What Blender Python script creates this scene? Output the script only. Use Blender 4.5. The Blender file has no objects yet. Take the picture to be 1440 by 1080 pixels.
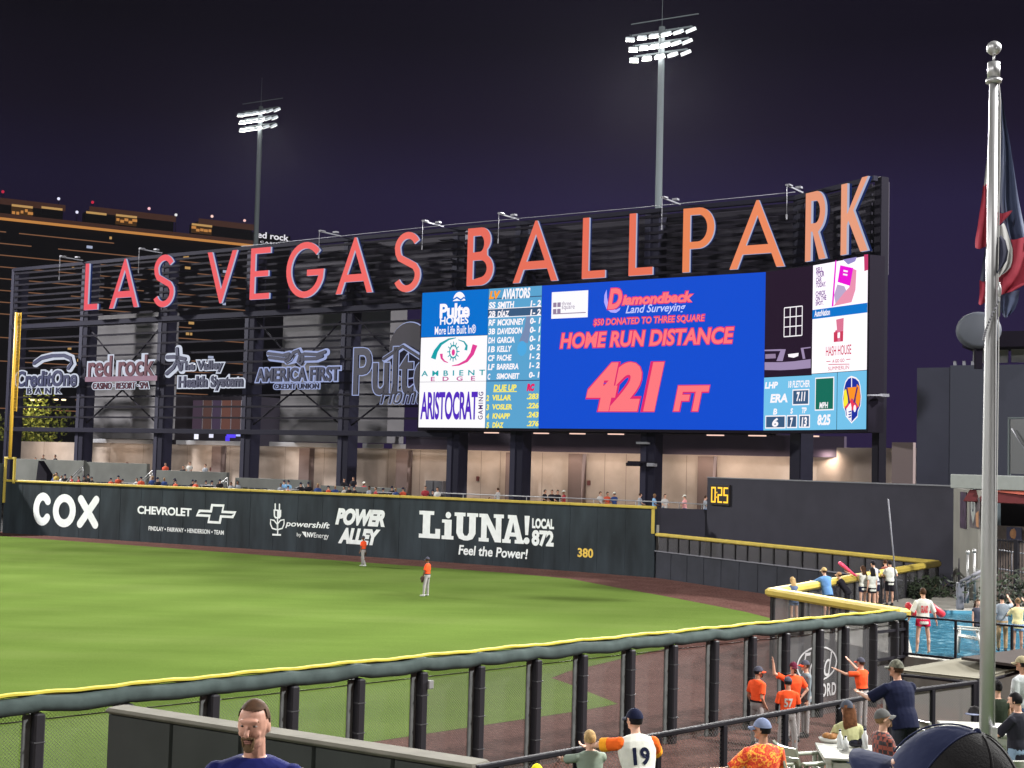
import bpy, math, random
from mathutils import Vector, Matrix, geometry
from mathutils.bvhtree import BVHTree
random.seed(7)
S = bpy.context.scene
COL = S.collection
PI = math.pi
def rad(a): return math.radians(a)

# ------------------------------------------------------------------ camera, world, exposure
FPX, CX, CY, CAMZ = 1920.0, 720.0, 540.0, 6.3
PITCH, ROLL = rad(3.338), rad(1.5)
cam_data = bpy.data.cameras.new('camera')
cam_data.sensor_width = 36.0
cam_data.lens = 36.0 * FPX / 1440.0
cam_data.clip_start, cam_data.clip_end = 0.1, 3000
cam = bpy.data.objects.new('camera', cam_data)
COL.objects.link(cam)
CAMROT = Matrix.Rotation(PI/2 + PITCH, 3, 'X') @ Matrix.Rotation(ROLL, 3, 'Z')
cam.matrix_world = Matrix.Translation((0, 0, CAMZ)) @ CAMROT.to_4x4()
S.camera = cam
CAMP = Vector((0, 0, CAMZ))

W = bpy.data.worlds.new('World'); S.world = W; W.use_nodes = True
nt = W.node_tree; nt.nodes.clear()
wo = nt.nodes.new('ShaderNodeOutputWorld'); bg = nt.nodes.new('ShaderNodeBackground')
tc = nt.nodes.new('ShaderNodeTexCoord'); sx = nt.nodes.new('ShaderNodeSeparateXYZ')
cr = nt.nodes.new('ShaderNodeValToRGB')
nt.links.new(tc.outputs['Generated'], sx.inputs[0]); nt.links.new(sx.outputs['Z'], cr.inputs[0])
rp = ((0.0, (0.024, 0.0150, 0.050)), (0.19, (0.0175, 0.0122, 0.045)), (0.24, (0.0105, 0.0068, 0.021)), (0.30, (0.0050, 0.0036, 0.0100)))
cr.color_ramp.elements[0].position = rp[0][0]; cr.color_ramp.elements[0].color = (*rp[0][1], 1)
cr.color_ramp.elements[1].position = rp[3][0]; cr.color_ramp.elements[1].color = (*rp[3][1], 1)
for q_ in rp[1:3]:
    e_ = cr.color_ramp.elements.new(q_[0]); e_.color = (*q_[1], 1)
mx_ = nt.nodes.new('ShaderNodeMapRange'); mx_.inputs[1].default_value = -0.30; mx_.inputs[2].default_value = 0.04; mx_.inputs[3].default_value = 0.50; mx_.inputs[4].default_value = 1.0
nt.links.new(sx.outputs['X'], mx_.inputs[0]); nt.links.new(mx_.outputs[0], bg.inputs[1])   # the town's glow is weaker to the left
nt.links.new(cr.outputs[0], bg.inputs[0])
nt.links.new(bg.outputs[0], wo.inputs[0])

S.view_settings.view_transform = 'Standard'; S.view_settings.look = 'None'
S.view_settings.exposure = 0.0; S.view_settings.gamma = 1.0
S.render.engine = 'CYCLES'
S.cycles.use_denoising = True
S.cycles.max_bounces = 6; S.cycles.diffuse_bounces = 3; S.cycles.glossy_bounces = 3
S.cycles.transparent_max_bounces = 24
S.cycles.sample_clamp_indirect = 4.0
S.cycles.caustics_reflective = False; S.cycles.caustics_refractive = False

# ------------------------------------------------------------------ stadium floodlights (seen towers, and unseen ones assumed round the field)
def flood(x, y, z, tx, ty, power, size=2.0, color=(1.0, 0.985, 0.95), spot=120):
    l = bpy.data.lights.new('floodlight_lamp', 'SPOT'); l.energy = power
    l.spot_size = rad(spot); l.spot_blend = 0.6; l.shadow_soft_size = size; l.color = color
    o = bpy.data.objects.new('floodlight_lamp', l); COL.objects.link(o)
    o.location = (x, y, z)
    o.rotation_euler = (Vector((tx, ty, 0)) - Vector((x, y, z))).to_track_quat('-Z', 'Y').to_euler()
    return o
FL = 4.4
flood(38, 14, 41, -8, 60, 56000*FL)         # right-field tower, behind the camera
flood(-80, 5, 42, -25, 60, 29000*FL)        # third-base tower
flood(-44, -38, 44, -20, 55, 25000*FL)      # home-plate tower
flood(64, 62, 42, -4, 66, 100000*FL)         # unseen tower beyond the pool, added to brighten the grass at right
flood(-78, 112, 42, -18, 62, 118000*FL)     # unseen left-field tower, added to light the grass and barely the wall
flood(11.2, 106.6, 37.5, -3, 56, 100000*FL, spot=88) # visible tower, right
flood(-28.3, 153, 42, -16, 50, 75000*FL, spot=60)   # visible tower, left

# ------------------------------------------------------------------ picture geometry: pixels of the photo -> rays
def ray(px, py):
    v = CAMROT @ Vector(((px - CX) / FPX, -(py - CY) / FPX, -1.0))
    return v
def G(px, py, z=0.0):
    r = ray(px, py); t = (z - CAMZ) / r.z
    return CAMP + r * t
def AT(px, py, y):
    r = ray(px, py); return CAMP + r * (y / r.y)
class Plane:
    """upright plane through a and b (plan points); u runs from a to b, v is height, w comes out towards the field"""
    def __init__(s, a, b):
        s.a = Vector((a[0], a[1], 0)); d = Vector((b[0]-a[0], b[1]-a[1], 0)); s.len = d.length; s.d = d.normalized()
        s.n = Vector((s.d.y, -s.d.x, 0))
        if s.n.dot(CAMP - s.a) < 0: s.n = -s.n
    def pt(s, u, v, w=0.0):
        p = s.a + s.d*u + s.n*w; return Vector((p.x, p.y, v))
    def hit(s, px, py, w=0.0):
        r = ray(px, py); o = s.a + s.n*w
        t = (o - CAMP).dot(s.n) / r.dot(s.n); return CAMP + r*t
    def uv(s, px, py, w=0.0):
        p = s.hit(px, py, w); return ((p - s.a).dot(s.d), p.z)

# ------------------------------------------------------------------ materials
MATS = {}
def mat(name, color, rough=0.6, metal=0.0, noise=0.0, nscale=4.0, bump=0.0, bscale=30.0, spec=0.25, emit=None, estr=1.0, coat=0.0, stretch=None):
    if name in MATS: return MATS[name]
    m = bpy.data.materials.new(name); m.use_nodes = True; MATS[name] = m
    n = m.node_tree.nodes; L = m.node_tree.links; b = n['Principled BSDF']
    b.inputs['Base Color'].default_value = (*color, 1); b.inputs['Roughness'].default_value = rough
    b.inputs['Metallic'].default_value = metal; b.inputs['Specular IOR Level'].default_value = spec
    if coat: b.inputs['Coat Weight'].default_value = coat
    if noise or bump:
        t = n.new('ShaderNodeTexCoord')
    if noise:
        x = n.new('ShaderNodeTexNoise'); x.inputs['Scale'].default_value = nscale; x.inputs['Detail'].default_value = 5
        if stretch:
            mp = n.new('ShaderNodeMapping'); mp.inputs['Scale'].default_value = stretch; L.new(t.outputs['Object'], mp.inputs[0]); L.new(mp.outputs[0], x.inputs['Vector'])
        else: L.new(t.outputs['Object'], x.inputs['Vector'])
        mr = n.new('ShaderNodeMapRange'); mr.inputs[1].default_value = 0.3; mr.inputs[2].default_value = 0.7
        mr.inputs[3].default_value = 1 - noise; mr.inputs[4].default_value = 1 + noise
        L.new(x.outputs[0], mr.inputs[0])
        mx = n.new('ShaderNodeVectorMath'); mx.operation = 'SCALE'; mx.inputs[0].default_value = color
        L.new(mr.outputs[0], mx.inputs['Scale']); L.new(mx.outputs[0], b.inputs['Base Color'])
    if bump:
        x2 = n.new('ShaderNodeTexNoise'); x2.inputs['Scale'].default_value = bscale; x2.inputs['Detail'].default_value = 4
        L.new(t.outputs['Object'], x2.inputs['Vector'])
        bp = n.new('ShaderNodeBump'); bp.inputs['Strength'].default_value = bump; bp.inputs['Distance'].default_value = 0.02
        L.new(x2.outputs[0], bp.inputs['Height']); L.new(bp.outputs[0], b.inputs['Normal'])
    if emit is not None:
        b.inputs['Emission Color'].default_value = (*emit, 1); b.inputs['Emission Strength'].default_value = estr
    return m
def s2l(c):
    c = c/255.0
    return c/12.92 if c <= 0.04045 else ((c+0.055)/1.055)**2.4
def rgb(r, g, b): return (s2l(r), s2l(g), s2l(b))
def glow(name, r, g, b, k=1.0):
    """a lit surface (screen, lamp): emission only"""
    if name in MATS: return MATS[name]
    m = bpy.data.materials.new(name); m.use_nodes = True; MATS[name] = m
    n = m.node_tree.nodes; n.remove(n['Principled BSDF'])
    e = n.new('ShaderNodeEmission'); e.inputs[0].default_value = (*rgb(r, g, b), 1); e.inputs[1].default_value = k
    m.node_tree.links.new(e.outputs[0], n['Material Output'].inputs[0]); return m
def net(name, color, cell, wire, veil, kind='diamond', rough=0.6, metal=0.0, veilcol=None):
    """open wire mesh: wires opaque, holes let most light through (veil = share covered by a fine screen in the holes)"""
    if name in MATS: return MATS[name]
    m = bpy.data.materials.new(name); m.use_nodes = True; MATS[name] = m
    n = m.node_tree.nodes; L = m.node_tree.links; b = n['Principled BSDF']
    b.inputs['Base Color'].default_value = (*color, 1); b.inputs['Roughness'].default_value = rough; b.inputs['Metallic'].default_value = metal
    t = n.new('ShaderNodeTexCoord'); s = n.new('ShaderNodeSeparateXYZ'); L.new(t.outputs['Object'], s.inputs[0])
    def math_(op, a, b_=None, v=None):
        k = n.new('ShaderNodeMath'); k.operation = op; L.new(a, k.inputs[0])
        if b_ is not None: L.new(b_, k.inputs[1])
        if v is not None: k.inputs[1].default_value = v
        return k.outputs[0]
    if kind == 'diamond':
        p = math_('ADD', s.outputs['X'], s.outputs['Z']); q = math_('SUBTRACT', s.outputs['X'], s.outputs['Z'])
    else:
        p, q = s.outputs['X'], s.outputs['Z']
    outs = []
    for a in (p, q):
        f = math_('PINGPONG', math_('DIVIDE', a, v=cell), v=0.5)
        outs.append(math_('LESS_THAN', f, v=wire/cell/2))
    w = math_('MAXIMUM', outs[0], outs[1]); w = math_('MAXIMUM', w, v=veil)
    tr = n.new('ShaderNodeBsdfTransparent'); mx = n.new('ShaderNodeMixShader')
    L.new(w, mx.inputs[0]); L.new(tr.outputs[0], mx.inputs[1]); L.new(b.outputs[0], mx.inputs[2])
    L.new(mx.outputs[0], n['Material Output'].inputs[0]); return m

# ------------------------------------------------------------------ mesh builder
class MB:
    def __init__(s, smooth=False):
        s.v = []; s.f = []; s.m = []; s.mats = []; s.sm = []; s.smooth = smooth
    def mi(s, m):
        if m not in s.mats: s.mats.append(m)
        return s.mats.index(m)
    def add(s, vs, fs, m, smooth=None):
        k = len(s.v); s.v += [tuple(p) for p in vs]; i = s.mi(m)
        for f in fs: s.f.append(tuple(k + j for j in f)); s.m.append(i); s.sm.append(s.smooth if smooth is None else smooth)
        return s
    def quad(s, a, b, c, d, m): return s.add([a, b, c, d], [(0, 1, 2, 3)], m)
    def box(s, c, size, m, ax=None, bev=0.0):
        """box round c; ax = (x axis, y axis, z axis) unit vectors"""
        c = Vector(c); X, Y, Z = ax if ax else (Vector((1,0,0)), Vector((0,1,0)), Vector((0,0,1)))
        hx, hy, hz = size[0]/2, size[1]/2, size[2]/2
        if not bev:
            P = [c + X*hx*i + Y*hy*j + Z*hz*k for k in (-1,1) for j in (-1,1) for i in (-1,1)]
            F = [(0,2,3,1),(4,5,7,6),(0,1,5,4),(2,6,7,3),(0,4,6,2),(1,3,7,5)]
            return s.add(P, F, m)
        b = min(bev, hx*.9, hy*.9, hz*.9); rings = []
        def ring(ix, iy, z):
            o = []
            q = b
            for (sx_, sy_) in ((1,1),(-1,1),(-1,-1),(1,-1)):
                pts = [(ix*sx_, (iy-q)*sy_), ((ix-q)*sx_, iy*sy_)]
                if sx_*sy_ < 0: pts.reverse()
                o += pts
            return [c + X*p[0] + Y*p[1] + Z*z for p in o]
        rings = [ring(hx-b, hy-b, -hz), ring(hx, hy, -hz+b), ring(hx, hy, hz-b), ring(hx-b, hy-b, hz)]
        return s.loft(rings, m)
    def loft(s, rings, m, cap=True, smooth=None):
        n = len(rings[0]); P = [p for r in rings for p in r]; F = []
        for i in range(len(rings)-1):
            for j in range(n):
                a, b = i*n+j, i*n+(j+1) % n
                F.append((a, b, b+n, a+n))
        if cap:
            F.append(tuple(reversed(range(n)))); F.append(tuple(range(len(P)-n, len(P))))
        return s.add(P, F, m, smooth)
    def tube(s, p0, p1, r0, r1=None, m=None, n=10, cap=True, smooth=True):
        p0, p1 = Vector(p0), Vector(p1); r1 = r0 if r1 is None else r1
        z = (p1-p0).normalized(); x = z.orthogonal().normalized(); y = z.cross(x)
        R = [[p + (x*math.cos(2*PI*k/n) + y*math.sin(2*PI*k/n))*r for k in range(n)] for p, r in ((p0, r0), (p1, r1))]
        return s.loft(R, m, cap, smooth)
    def path(s, pts, r, m, n=8, smooth=True):
        pts = [Vector(p) for p in pts]; R = []
        rr = r if isinstance(r, (list, tuple)) else [r]*len(pts)
        x = None
        for i, p in enumerate(pts):
            t = (pts[min(i+1, len(pts)-1)] - pts[max(i-1, 0)]).normalized()
            if x is None: x = t.orthogonal().normalized()
            x = (x - t*x.dot(t)).normalized(); y = t.cross(x)
            R.append([p + (x*math.cos(2*PI*k/n) + y*math.sin(2*PI*k/n))*rr[i] for k in range(n)])
        return s.loft(R, m, True, smooth)
    def ball(s, c, r, m, n=12, ax=None, smooth=True, zmin=-1.0):
        c = Vector(c); r = r if isinstance(r, (tuple, list)) else (r, r, r)
        X, Y, Z = ax if ax else (Vector((1,0,0)), Vector((0,1,0)), Vector((0,0,1)))
        h = max(4, n//2); R = []
        a0 = math.asin(max(-1, zmin)) if zmin > -1 else -PI/2
        for i in range(h+1):
            a = a0 + (PI/2 - a0)*i/h
            a = min(max(a, -PI/2+0.02), PI/2-0.02)
            R.append([c + X*(r[0]*math.cos(a)*math.cos(2*PI*k/n)) + Y*(r[1]*math.cos(a)*math.sin(2*PI*k/n)) + Z*(r[2]*math.sin(a)) for k in range(n)])
        return s.loft(R, m, True, smooth)
    def capsule(s, p0, p1, r0, r1, m, n=10):
        p0, p1 = Vector(p0), Vector(p1)
        z = (p1-p0).normalized(); x = z.orthogonal().normalized(); y = z.cross(x); R = []
        for a in (-80, -50, -20): R.append((p0 + z*r0*math.sin(rad(a)), r0*math.cos(rad(a))))
        for a in (20, 50, 80): R.append((p1 + z*r1*math.sin(rad(a)), r1*math.cos(rad(a))))
        return s.loft([[p + (x*math.cos(2*PI*k/n) + y*math.sin(2*PI*k/n))*r for k in range(n)] for p, r in R], m, True, True)
    def poly(s, outlines, plane, w0, w1, m, mside=None, back=True):
        """solid from 2-D outlines (first outer, rest holes) in a Plane's u,v; front at w1, back at w0"""
        flat = [p for o in outlines for p in o]
        tris = geometry.tessellate_polygon([[Vector((p[0], p[1], 0)) for p in o] for o in outlines])
        F = [plane.pt(p[0], p[1], w1) for p in flat]
        out = []
        for t in tris:
            a, b, c = (F[i] for i in t)
            out.append(t if (b-a).cross(c-a).dot(plane.n) > 0 else (t[0], t[2], t[1]))
        s.add(F, out, m)
        if w0 is None: return s
        ms = mside or m
        k = 0
        for o in outlines:
            n = len(o)
            P = [plane.pt(p[0], p[1], w1) for p in o] + [plane.pt(p[0], p[1], w0) for p in o]
            s.add(P, [(i, (i+1) % n, n+(i+1) % n, n+i) for i in range(n)], ms)
        if back:
            s.add([plane.pt(p[0], p[1], w0) for p in flat], [tuple(reversed(t)) for t in out], ms)
        return s
    def text(s, body, plane, box, m, w=0.03, thick=0.0, bold=0.0, shear=0.0, spacing=1.0, px=True, mside=None):
        """writing fitted into box: (left, top, right, bottom) - photo pixels when px, else plane u,v"""
        V2, F2 = glyphs(body, bold, shear, spacing, thick > 0)
        if px:
            u0, v1 = plane.uv(box[0], box[1], w); u1, v0 = plane.uv(box[2], box[3], w)
        else:
            u0, v1, u1, v0 = box
        P = [plane.pt(u0 + (u1-u0)*a, v0 + (v1-v0)*b, w + (c-1)*thick) for a, b, c in V2]
        fl = (u1-u0)*(v1-v0) < 0
        fl ^= plane.d.cross(Vector((0,0,1))).dot(plane.n) < 0
        s.add(P, [tuple(reversed(f)) if fl else f for f in F2], m)
        return s
GLY = {}
def glyphs(body, bold, shear, spacing, solid):
    key = (body, bold, shear, spacing, solid)
    if key in GLY: return GLY[key]
    c = bpy.data.curves.new('glyphs', 'FONT'); c.body = body; c.offset = bold; c.shear = shear; c.space_character = spacing
    c.resolution_u = 4; c.fill_mode = 'BOTH' if solid else 'FRONT'; c.extrude = 0.5 if solid else 0.0
    o = bpy.data.objects.new('glyphs', c)
    me = bpy.data.meshes.new_from_object(o)
    vs = [tuple(v.co) for v in me.vertices]; fs = [tuple(p.vertices) for p in me.polygons]
    x0 = min(v[0] for v in vs); x1 = max(v[0] for v in vs); y0 = min(v[1] for v in vs); y1 = max(v[1] for v in vs)
    vs = [((v[0]-x0)/(x1-x0), (v[1]-y0)/(y1-y0), (v[2]+0.5) if solid else 1.0) for v in vs]
    bpy.data.objects.remove(o); bpy.data.curves.remove(c); bpy.data.meshes.remove(me)
    GLY[key] = (vs, fs); return GLY[key]

def props(o, label=None, cat=None, group=None, kind=None):
    if label: o['label'] = label
    if cat: o['category'] = cat
    if group: o['group'] = group
    if kind: o['kind'] = kind
    return o
def base_of(o):
    while o.parent: o = o.parent
    return o
def thing(name, loc, label, cat, group=None):
    o = bpy.data.objects.new(name, None); o.empty_display_size = 0.3; COL.objects.link(o); o.location = Vector(loc)
    return props(o, label, cat, group)
def link_mesh(name, me, parent=None):
    o = bpy.data.objects.new(name, me); COL.objects.link(o)
    if parent: o.parent = parent
    return o
def build(mb, name, parent=None, label=None, cat=None, group=None, kind=None, origin=None):
    me = bpy.data.meshes.new(name)
    if parent: off = Vector(base_of(parent).location)
    elif origin is not None: off = Vector(origin)
    else:
        xs = [v[0] for v in mb.v]; ys = [v[1] for v in mb.v]; zs = [v[2] for v in mb.v]
        off = Vector(((min(xs)+max(xs))/2, (min(ys)+max(ys))/2, min(zs)))
    me.from_pydata([(v[0]-off.x, v[1]-off.y, v[2]-off.z) for v in mb.v], [], mb.f)
    for m in mb.mats: me.materials.append(m)
    me.polygons.foreach_set('material_index', mb.m); me.polygons.foreach_set('use_smooth', mb.sm); me.update()
    o = link_mesh(name, me, parent)
    if not parent: o.location = off
    return props(o, label, cat, group, kind)
def copy_tree(o, parent=None):
    c = o.copy(); COL.objects.link(c)
    if parent: c.parent = parent
    for ch in o.children: copy_tree(ch, c)
    return c
def panel_xz(name, plane, u0, v0, u1, v1, w, m, parent, thick=0.0):
    """upright sheet whose own x runs along the plane (for wire-mesh materials)"""
    me = bpy.data.meshes.new(name)
    L = u1-u0; H = v1-v0
    me.from_pydata([(0,0,0),(L,0,0),(L,0,H),(0,0,H)], [], [(0,1,2,3)]); me.materials.append(m); me.update()
    o = link_mesh(name, me, parent)
    p = plane.pt(u0, v0, w)
    if parent: p = p - base_of(parent).location
    o.location = p; o.rotation_euler = (0, 0, math.atan2(plane.d.y, plane.d.x))
    return o
# a scratch scene where solids are fused into one skin
TMP = bpy.data.scenes.new('scratch')
def fuse(mb, vox, it=3):
    me = bpy.data.meshes.new('fuse'); me.from_pydata(mb.v, [], mb.f); me.update()
    o = bpy.data.objects.new('fuse', me); TMP.collection.objects.link(o)
    r = o.modifiers.new('r', 'REMESH'); r.mode = 'VOXEL'; r.voxel_size = vox; r.adaptivity = 0.0
    if it:
        k = o.modifiers.new('s', 'SMOOTH'); k.factor = 0.5; k.iterations = it
    TMP.view_layers[0].update()
    dg = TMP.view_layers[0].depsgraph
    m2 = bpy.data.meshes.new_from_object(o.evaluated_get(dg))
    vs = [tuple(v.co) for v in m2.vertices]; fs = [tuple(p.vertices) for p in m2.polygons]
    bpy.data.objects.remove(o); bpy.data.meshes.remove(me); bpy.data.meshes.remove(m2)
    return vs, fs
# ================================================================== ground and field
def ground_mat(name, c1, c2, c3, sc, stretch=(1,1,1), bump=0.3, bs=60, rough=0.9, band=None, speck=.22):
    m = bpy.data.materials.new(name); m.use_nodes = True; n = m.node_tree.nodes; L = m.node_tree.links; b = n['Principled BSDF']
    b.inputs['Roughness'].default_value = rough; b.inputs['Specular IOR Level'].default_value = 0.0
    t = n.new('ShaderNodeTexCoord'); mp = n.new('ShaderNodeMapping'); mp.inputs['Scale'].default_value = stretch
    L.new(t.outputs['Object'], mp.inputs[0])
    a = n.new('ShaderNodeTexNoise'); a.inputs['Scale'].default_value = sc; a.inputs['Detail'].default_value = 8; a.inputs['Roughness'].default_value = 0.65
    L.new(mp.outputs[0], a.inputs['Vector'])
    r = n.new('ShaderNodeValToRGB'); r.color_ramp.elements[0].position = 0.32; r.color_ramp.elements[1].position = 0.70
    r.color_ramp.elements[0].color = (*c1, 1); r.color_ramp.elements[1].color = (*c3, 1)
    e = r.color_ramp.elements.new(0.5); e.color = (*c2, 1); L.new(a.outputs[0], r.inputs[0])
    col = r.outputs[0]
    if band:
        w = n.new('ShaderNodeTexWave'); w.inputs['Scale'].default_value = band[0]; w.inputs['Distortion'].default_value = 0.6; w.wave_profile = 'SIN'
        mp2 = n.new('ShaderNodeMapping'); mp2.inputs['Rotation'].default_value = (0, 0, band[1]); L.new(t.outputs['Object'], mp2.inputs[0]); L.new(mp2.outputs[0], w.inputs['Vector'])
        mr = n.new('ShaderNodeMapRange'); mr.inputs[3].default_value = 1-band[2]; mr.inputs[4].default_value = 1+band[2]; L.new(w.outputs['Fac'], mr.inputs[0])
        vm = n.new('ShaderNodeVectorMath'); vm.operation = 'SCALE'; L.new(col, vm.inputs[0]); L.new(mr.outputs[0], vm.inputs['Scale']); col = vm.outputs[0]
    f = n.new('ShaderNodeTexNoise'); f.inputs['Scale'].default_value = bs; f.inputs['Detail'].default_value = 3; L.new(t.outputs['Object'], f.inputs['Vector'])
    mr2 = n.new('ShaderNodeMapRange'); mr2.inputs[1].default_value = .3; mr2.inputs[2].default_value = .7; mr2.inputs[3].default_value = 1-speck; mr2.inputs[4].default_value = 1+speck; L.new(f.outputs[0], mr2.inputs[0])
    vm2 = n.new('ShaderNodeVectorMath'); vm2.operation = 'SCALE'; L.new(col, vm2.inputs[0]); L.new(mr2.outputs[0], vm2.inputs['Scale'])
    L.new(vm2.outputs[0], b.inputs['Base Color'])
    bp = n.new('ShaderNodeBump'); bp.inputs['Strength'].default_value = bump; bp.inputs['Distance'].default_value = 0.03
    L.new(f.outputs[0], bp.inputs['Height']); L.new(bp.outputs[0], b.inputs['Normal'])
    return m
def sheet(name, pts, z, m, kind, thick=0.0):
    mb = MB(); flat = [Vector((p[0], p[1], 0)) for p in pts]
    tr = geometry.tessellate_polygon([flat]); P = [(p[0], p[1], z) for p in pts]
    F = []
    for t in tris_up(P, tr): F.append(t)
    mb.add(P, F, m)
    if thick:
        n = len(P); Q = P + [(p[0], p[1], z-thick) for p in pts]
        mb.add(Q, [(i, (i+1) % n, n+(i+1) % n, n+i) for i in range(n)], m)
    return build(mb, name, kind=kind, origin=(0, 0, 0))
def tris_up(P, tr):
    for t in tr:
        a, b, c = (Vector(P[i]) for i in t)
        yield tuple(t) if (b-a).cross(c-a).z > 0 else (t[0], t[2], t[1])
m_grass = ground_mat('turf', (0.071, 0.110, 0.023), (0.082, 0.124, 0.027), (0.095, 0.134, 0.034), 0.22, (0.35, 1.3, 1), 0.5, 45, 0.85, (0.055, rad(35), 0.05))
m_dirt = ground_mat('warning_track_clay', (0.072, 0.036, 0.031), (0.087, 0.045, 0.039), (0.105, 0.058, 0.050), 0.8, (1, 1, 1), 0.9, 9, 0.95, speck=.38)
m_asph = mat('asphalt', (0.02, 0.02, 0.022), 0.9, noise=0.3, nscale=0.5)
sheet('ground', [(-420, -120), (420, -120), (420, 620), (-420, 620)], -0.06, m_asph, 'structure')
sheet('warning_track', [(-60, -5), (40, -5), (40, 66), (9.5, 80), (-39.5, 106.5), (-60, 106)], 0.0, m_dirt, 'structure')
def g2(px, py): p = G(px, py, 0.0); return (p.x, p.y)
upper = [(-62, 101.3)] + [g2(x, y) for x, y in ((4, 754.2), (180, 766.5), (360, 780), (540, 793), (640, 800.5), (720, 806.3), (802, 814), (865, 826), (927, 837), (1000, 851), (1050, 861), (1087, 870.5))]
lower = [g2(933, 913), g2(800, 944), g2(775, 953.5), g2(800, 962), g2(869, 990), g2(820, 999), g2(680, 1020), g2(513, 1045)]
p_ = lower[-1]
grass = sheet('grass', upper + lower + [(p_[0]-25, p_[1]-24), (-62, -5)], 0.006, m_grass, 'stuff')

# ================================================================== outfield wall
m_vinyl = mat('wall_vinyl', (0.022, 0.030, 0.037), 0.65, spec=.15, noise=0.42, nscale=1.1, stretch=(1, 1, .22), bump=0.4, bscale=1.4)
m_yel = mat('yellow_vinyl', (0.44, 0.33, 0.06), 0.5, noise=0.1, nscale=2)
m_white = mat('white_paint', (0.78, 0.81, 0.82), 0.6, noise=0.06, nscale=3)
m_gold = mat('gold_paint', (0.70, 0.47, 0.08), 0.6)
def padded(mb, pl, u0, u1, z0, z1, m, step=1.22, thick=0.25, groove=0.02, w=0.0):
    """one continuous padded strip with a shallow groove between panels"""
    n = max(1, round((u1-u0)/step)); prof = []
    for i in range(n):
        a = u0 + (u1-u0)*i/n; b = u0 + (u1-u0)*(i+1)/n
        prof += [(a + 0.004, w-groove), (a + 0.03, w), (b - 0.03, w), (b - 0.004, w-groove)]
    V = []; F = []
    for u, ww in prof: V += [pl.pt(u, z0, ww), pl.pt(u, z1-0.03, ww), pl.pt(u, z1, ww-0.03), pl.pt(u, z1, w-thick), pl.pt(u, z0, w-thick)]
    for i in range(len(prof)-1):
        for k in range(4):
            a = i*5+k; F.append((a, a+1, a+6, a+5))
        a = i*5; F.append((a+4, a, a+5, a+9))
    e = (len(prof)-1)*5
    F += [(0, 4, 3, 2, 1), (e, e+1, e+2, e+3, e+4)]
    return mb.add(V, F, m)
wall_px = [(3, 749.2), (350, 771.7), (560, 785.8), (800, 803.0), (919, 812.3)]
wall_pts = [g2(*p) for p in wall_px]
segs = [Plane(wall_pts[i], wall_pts[i+1]) for i in range(4)]
wall = thing('outfield_wall', (wall_pts[2][0], wall_pts[2][1], 0), 'tall dark green padded outfield wall with white painted adverts and a yellow top', 'wall')
mb = MB(); my = MB()
for s in segs:
    padded(mb, s, 0, s.len, 0, 3.9, m_vinyl, 1.9)
    my.box(s.pt(s.len/2, 3.99, -0.10), (s.len, 0.32, 0.17), m_yel, (s.d, s.n, Vector((0,0,1))), 0.03)
e = segs[3]
my.box(e.pt(e.len-0.09, 3.20, 0.025), (0.2, 0.05, 1.40), m_yel, (e.d, e.n, Vector((0,0,1))), 0.01)
build(mb, 'wall_padding', wall); build(my, 'yellow_top', wall)
# adverts painted on the wall
def stroke(pts, r, n=7):
    """outline of a round-ended stroke along pts (u,v)"""
    Lf, Rt = [], []
    for i, p in enumerate(pts):
        a = pts[max(i-1, 0)]; b = pts[min(i+1, len(pts)-1)]
        t = Vector((b[0]-a[0], b[1]-a[1])).normalized(); nn = Vector((-t.y, t.x))
        Lf.append((p[0]+nn.x*r, p[1]+nn.y*r)); Rt.append((p[0]-nn.x*r, p[1]-nn.y*r))
    def cap(p, q):
        t = Vector((p[0]-q[0], p[1]-q[1])).normalized(); a0 = math.atan2(t.y, t.x)
        return [(p[0]+r*math.cos(a0-PI/2+PI*k/n), p[1]+r*math.sin(a0-PI/2+PI*k/n)) for k in range(1, n)]
    return Rt + cap(pts[-1], pts[-2]) + list(reversed(Lf)) + cap(pts[0], pts[1])
def arc(cx, cy, rx, ry, a0, a1, n=18):
    return [(cx + rx*math.cos(rad(a0+(a1-a0)*i/n)), cy + ry*math.sin(rad(a0+(a1-a0)*i/n))) for i in range(n+1)]
def pbox(pl, x0, y0, x1, y1, w=0.0):
    u0, v1 = pl.uv(x0, y0, w); u1, v0 = pl.uv(x1, y1, w); return u0, v0, u1, v1
WA = 0.006
def shape(mb, pl, outl, m, w=WA): mb.poly(outl, pl, None, w, m)
s0, s1_, s2_, s3_ = segs
mb = MB()
# first advert: three round letters
u0, v0, u1, v1 = pbox(s0, 48, 692, 72, 740); r = (u1-u0)*0.155
shape(mb, s0, [stroke(arc((u0+u1)/2, (v0+v1)/2, (u1-u0)/2-r, (v1-v0)/2-r, 40, 320, 22), r)], m_white)
u0, v0, u1, v1 = pbox(s0, 75.5, 694, 105.5, 742.5)
shape(mb, s0, [arc((u0+u1)/2, (v0+v1)/2, (u1-u0)/2, (v1-v0)/2, 0, 345, 26), arc((u0+u1)/2, (v0+v1)/2, (u1-u0)/2-2*r, (v1-v0)/2-2*r, 0, 345, 26)], m_white)
u0, v0, u1, v1 = pbox(s0, 110, 696, 138, 744)
c_ = ((u0+u1)/2, (v0+v1)/2)
shape(mb, s0, [stroke([(u0+r, v1-r), c_, (u1-r, v0+r)], r)], m_white)
shape(mb, s0, [stroke([(u1-r, v1-r), c_, (u0+r, v0+r)], r)], m_white, WA+0.002)
build(mb, 'lettering', wall)
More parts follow.
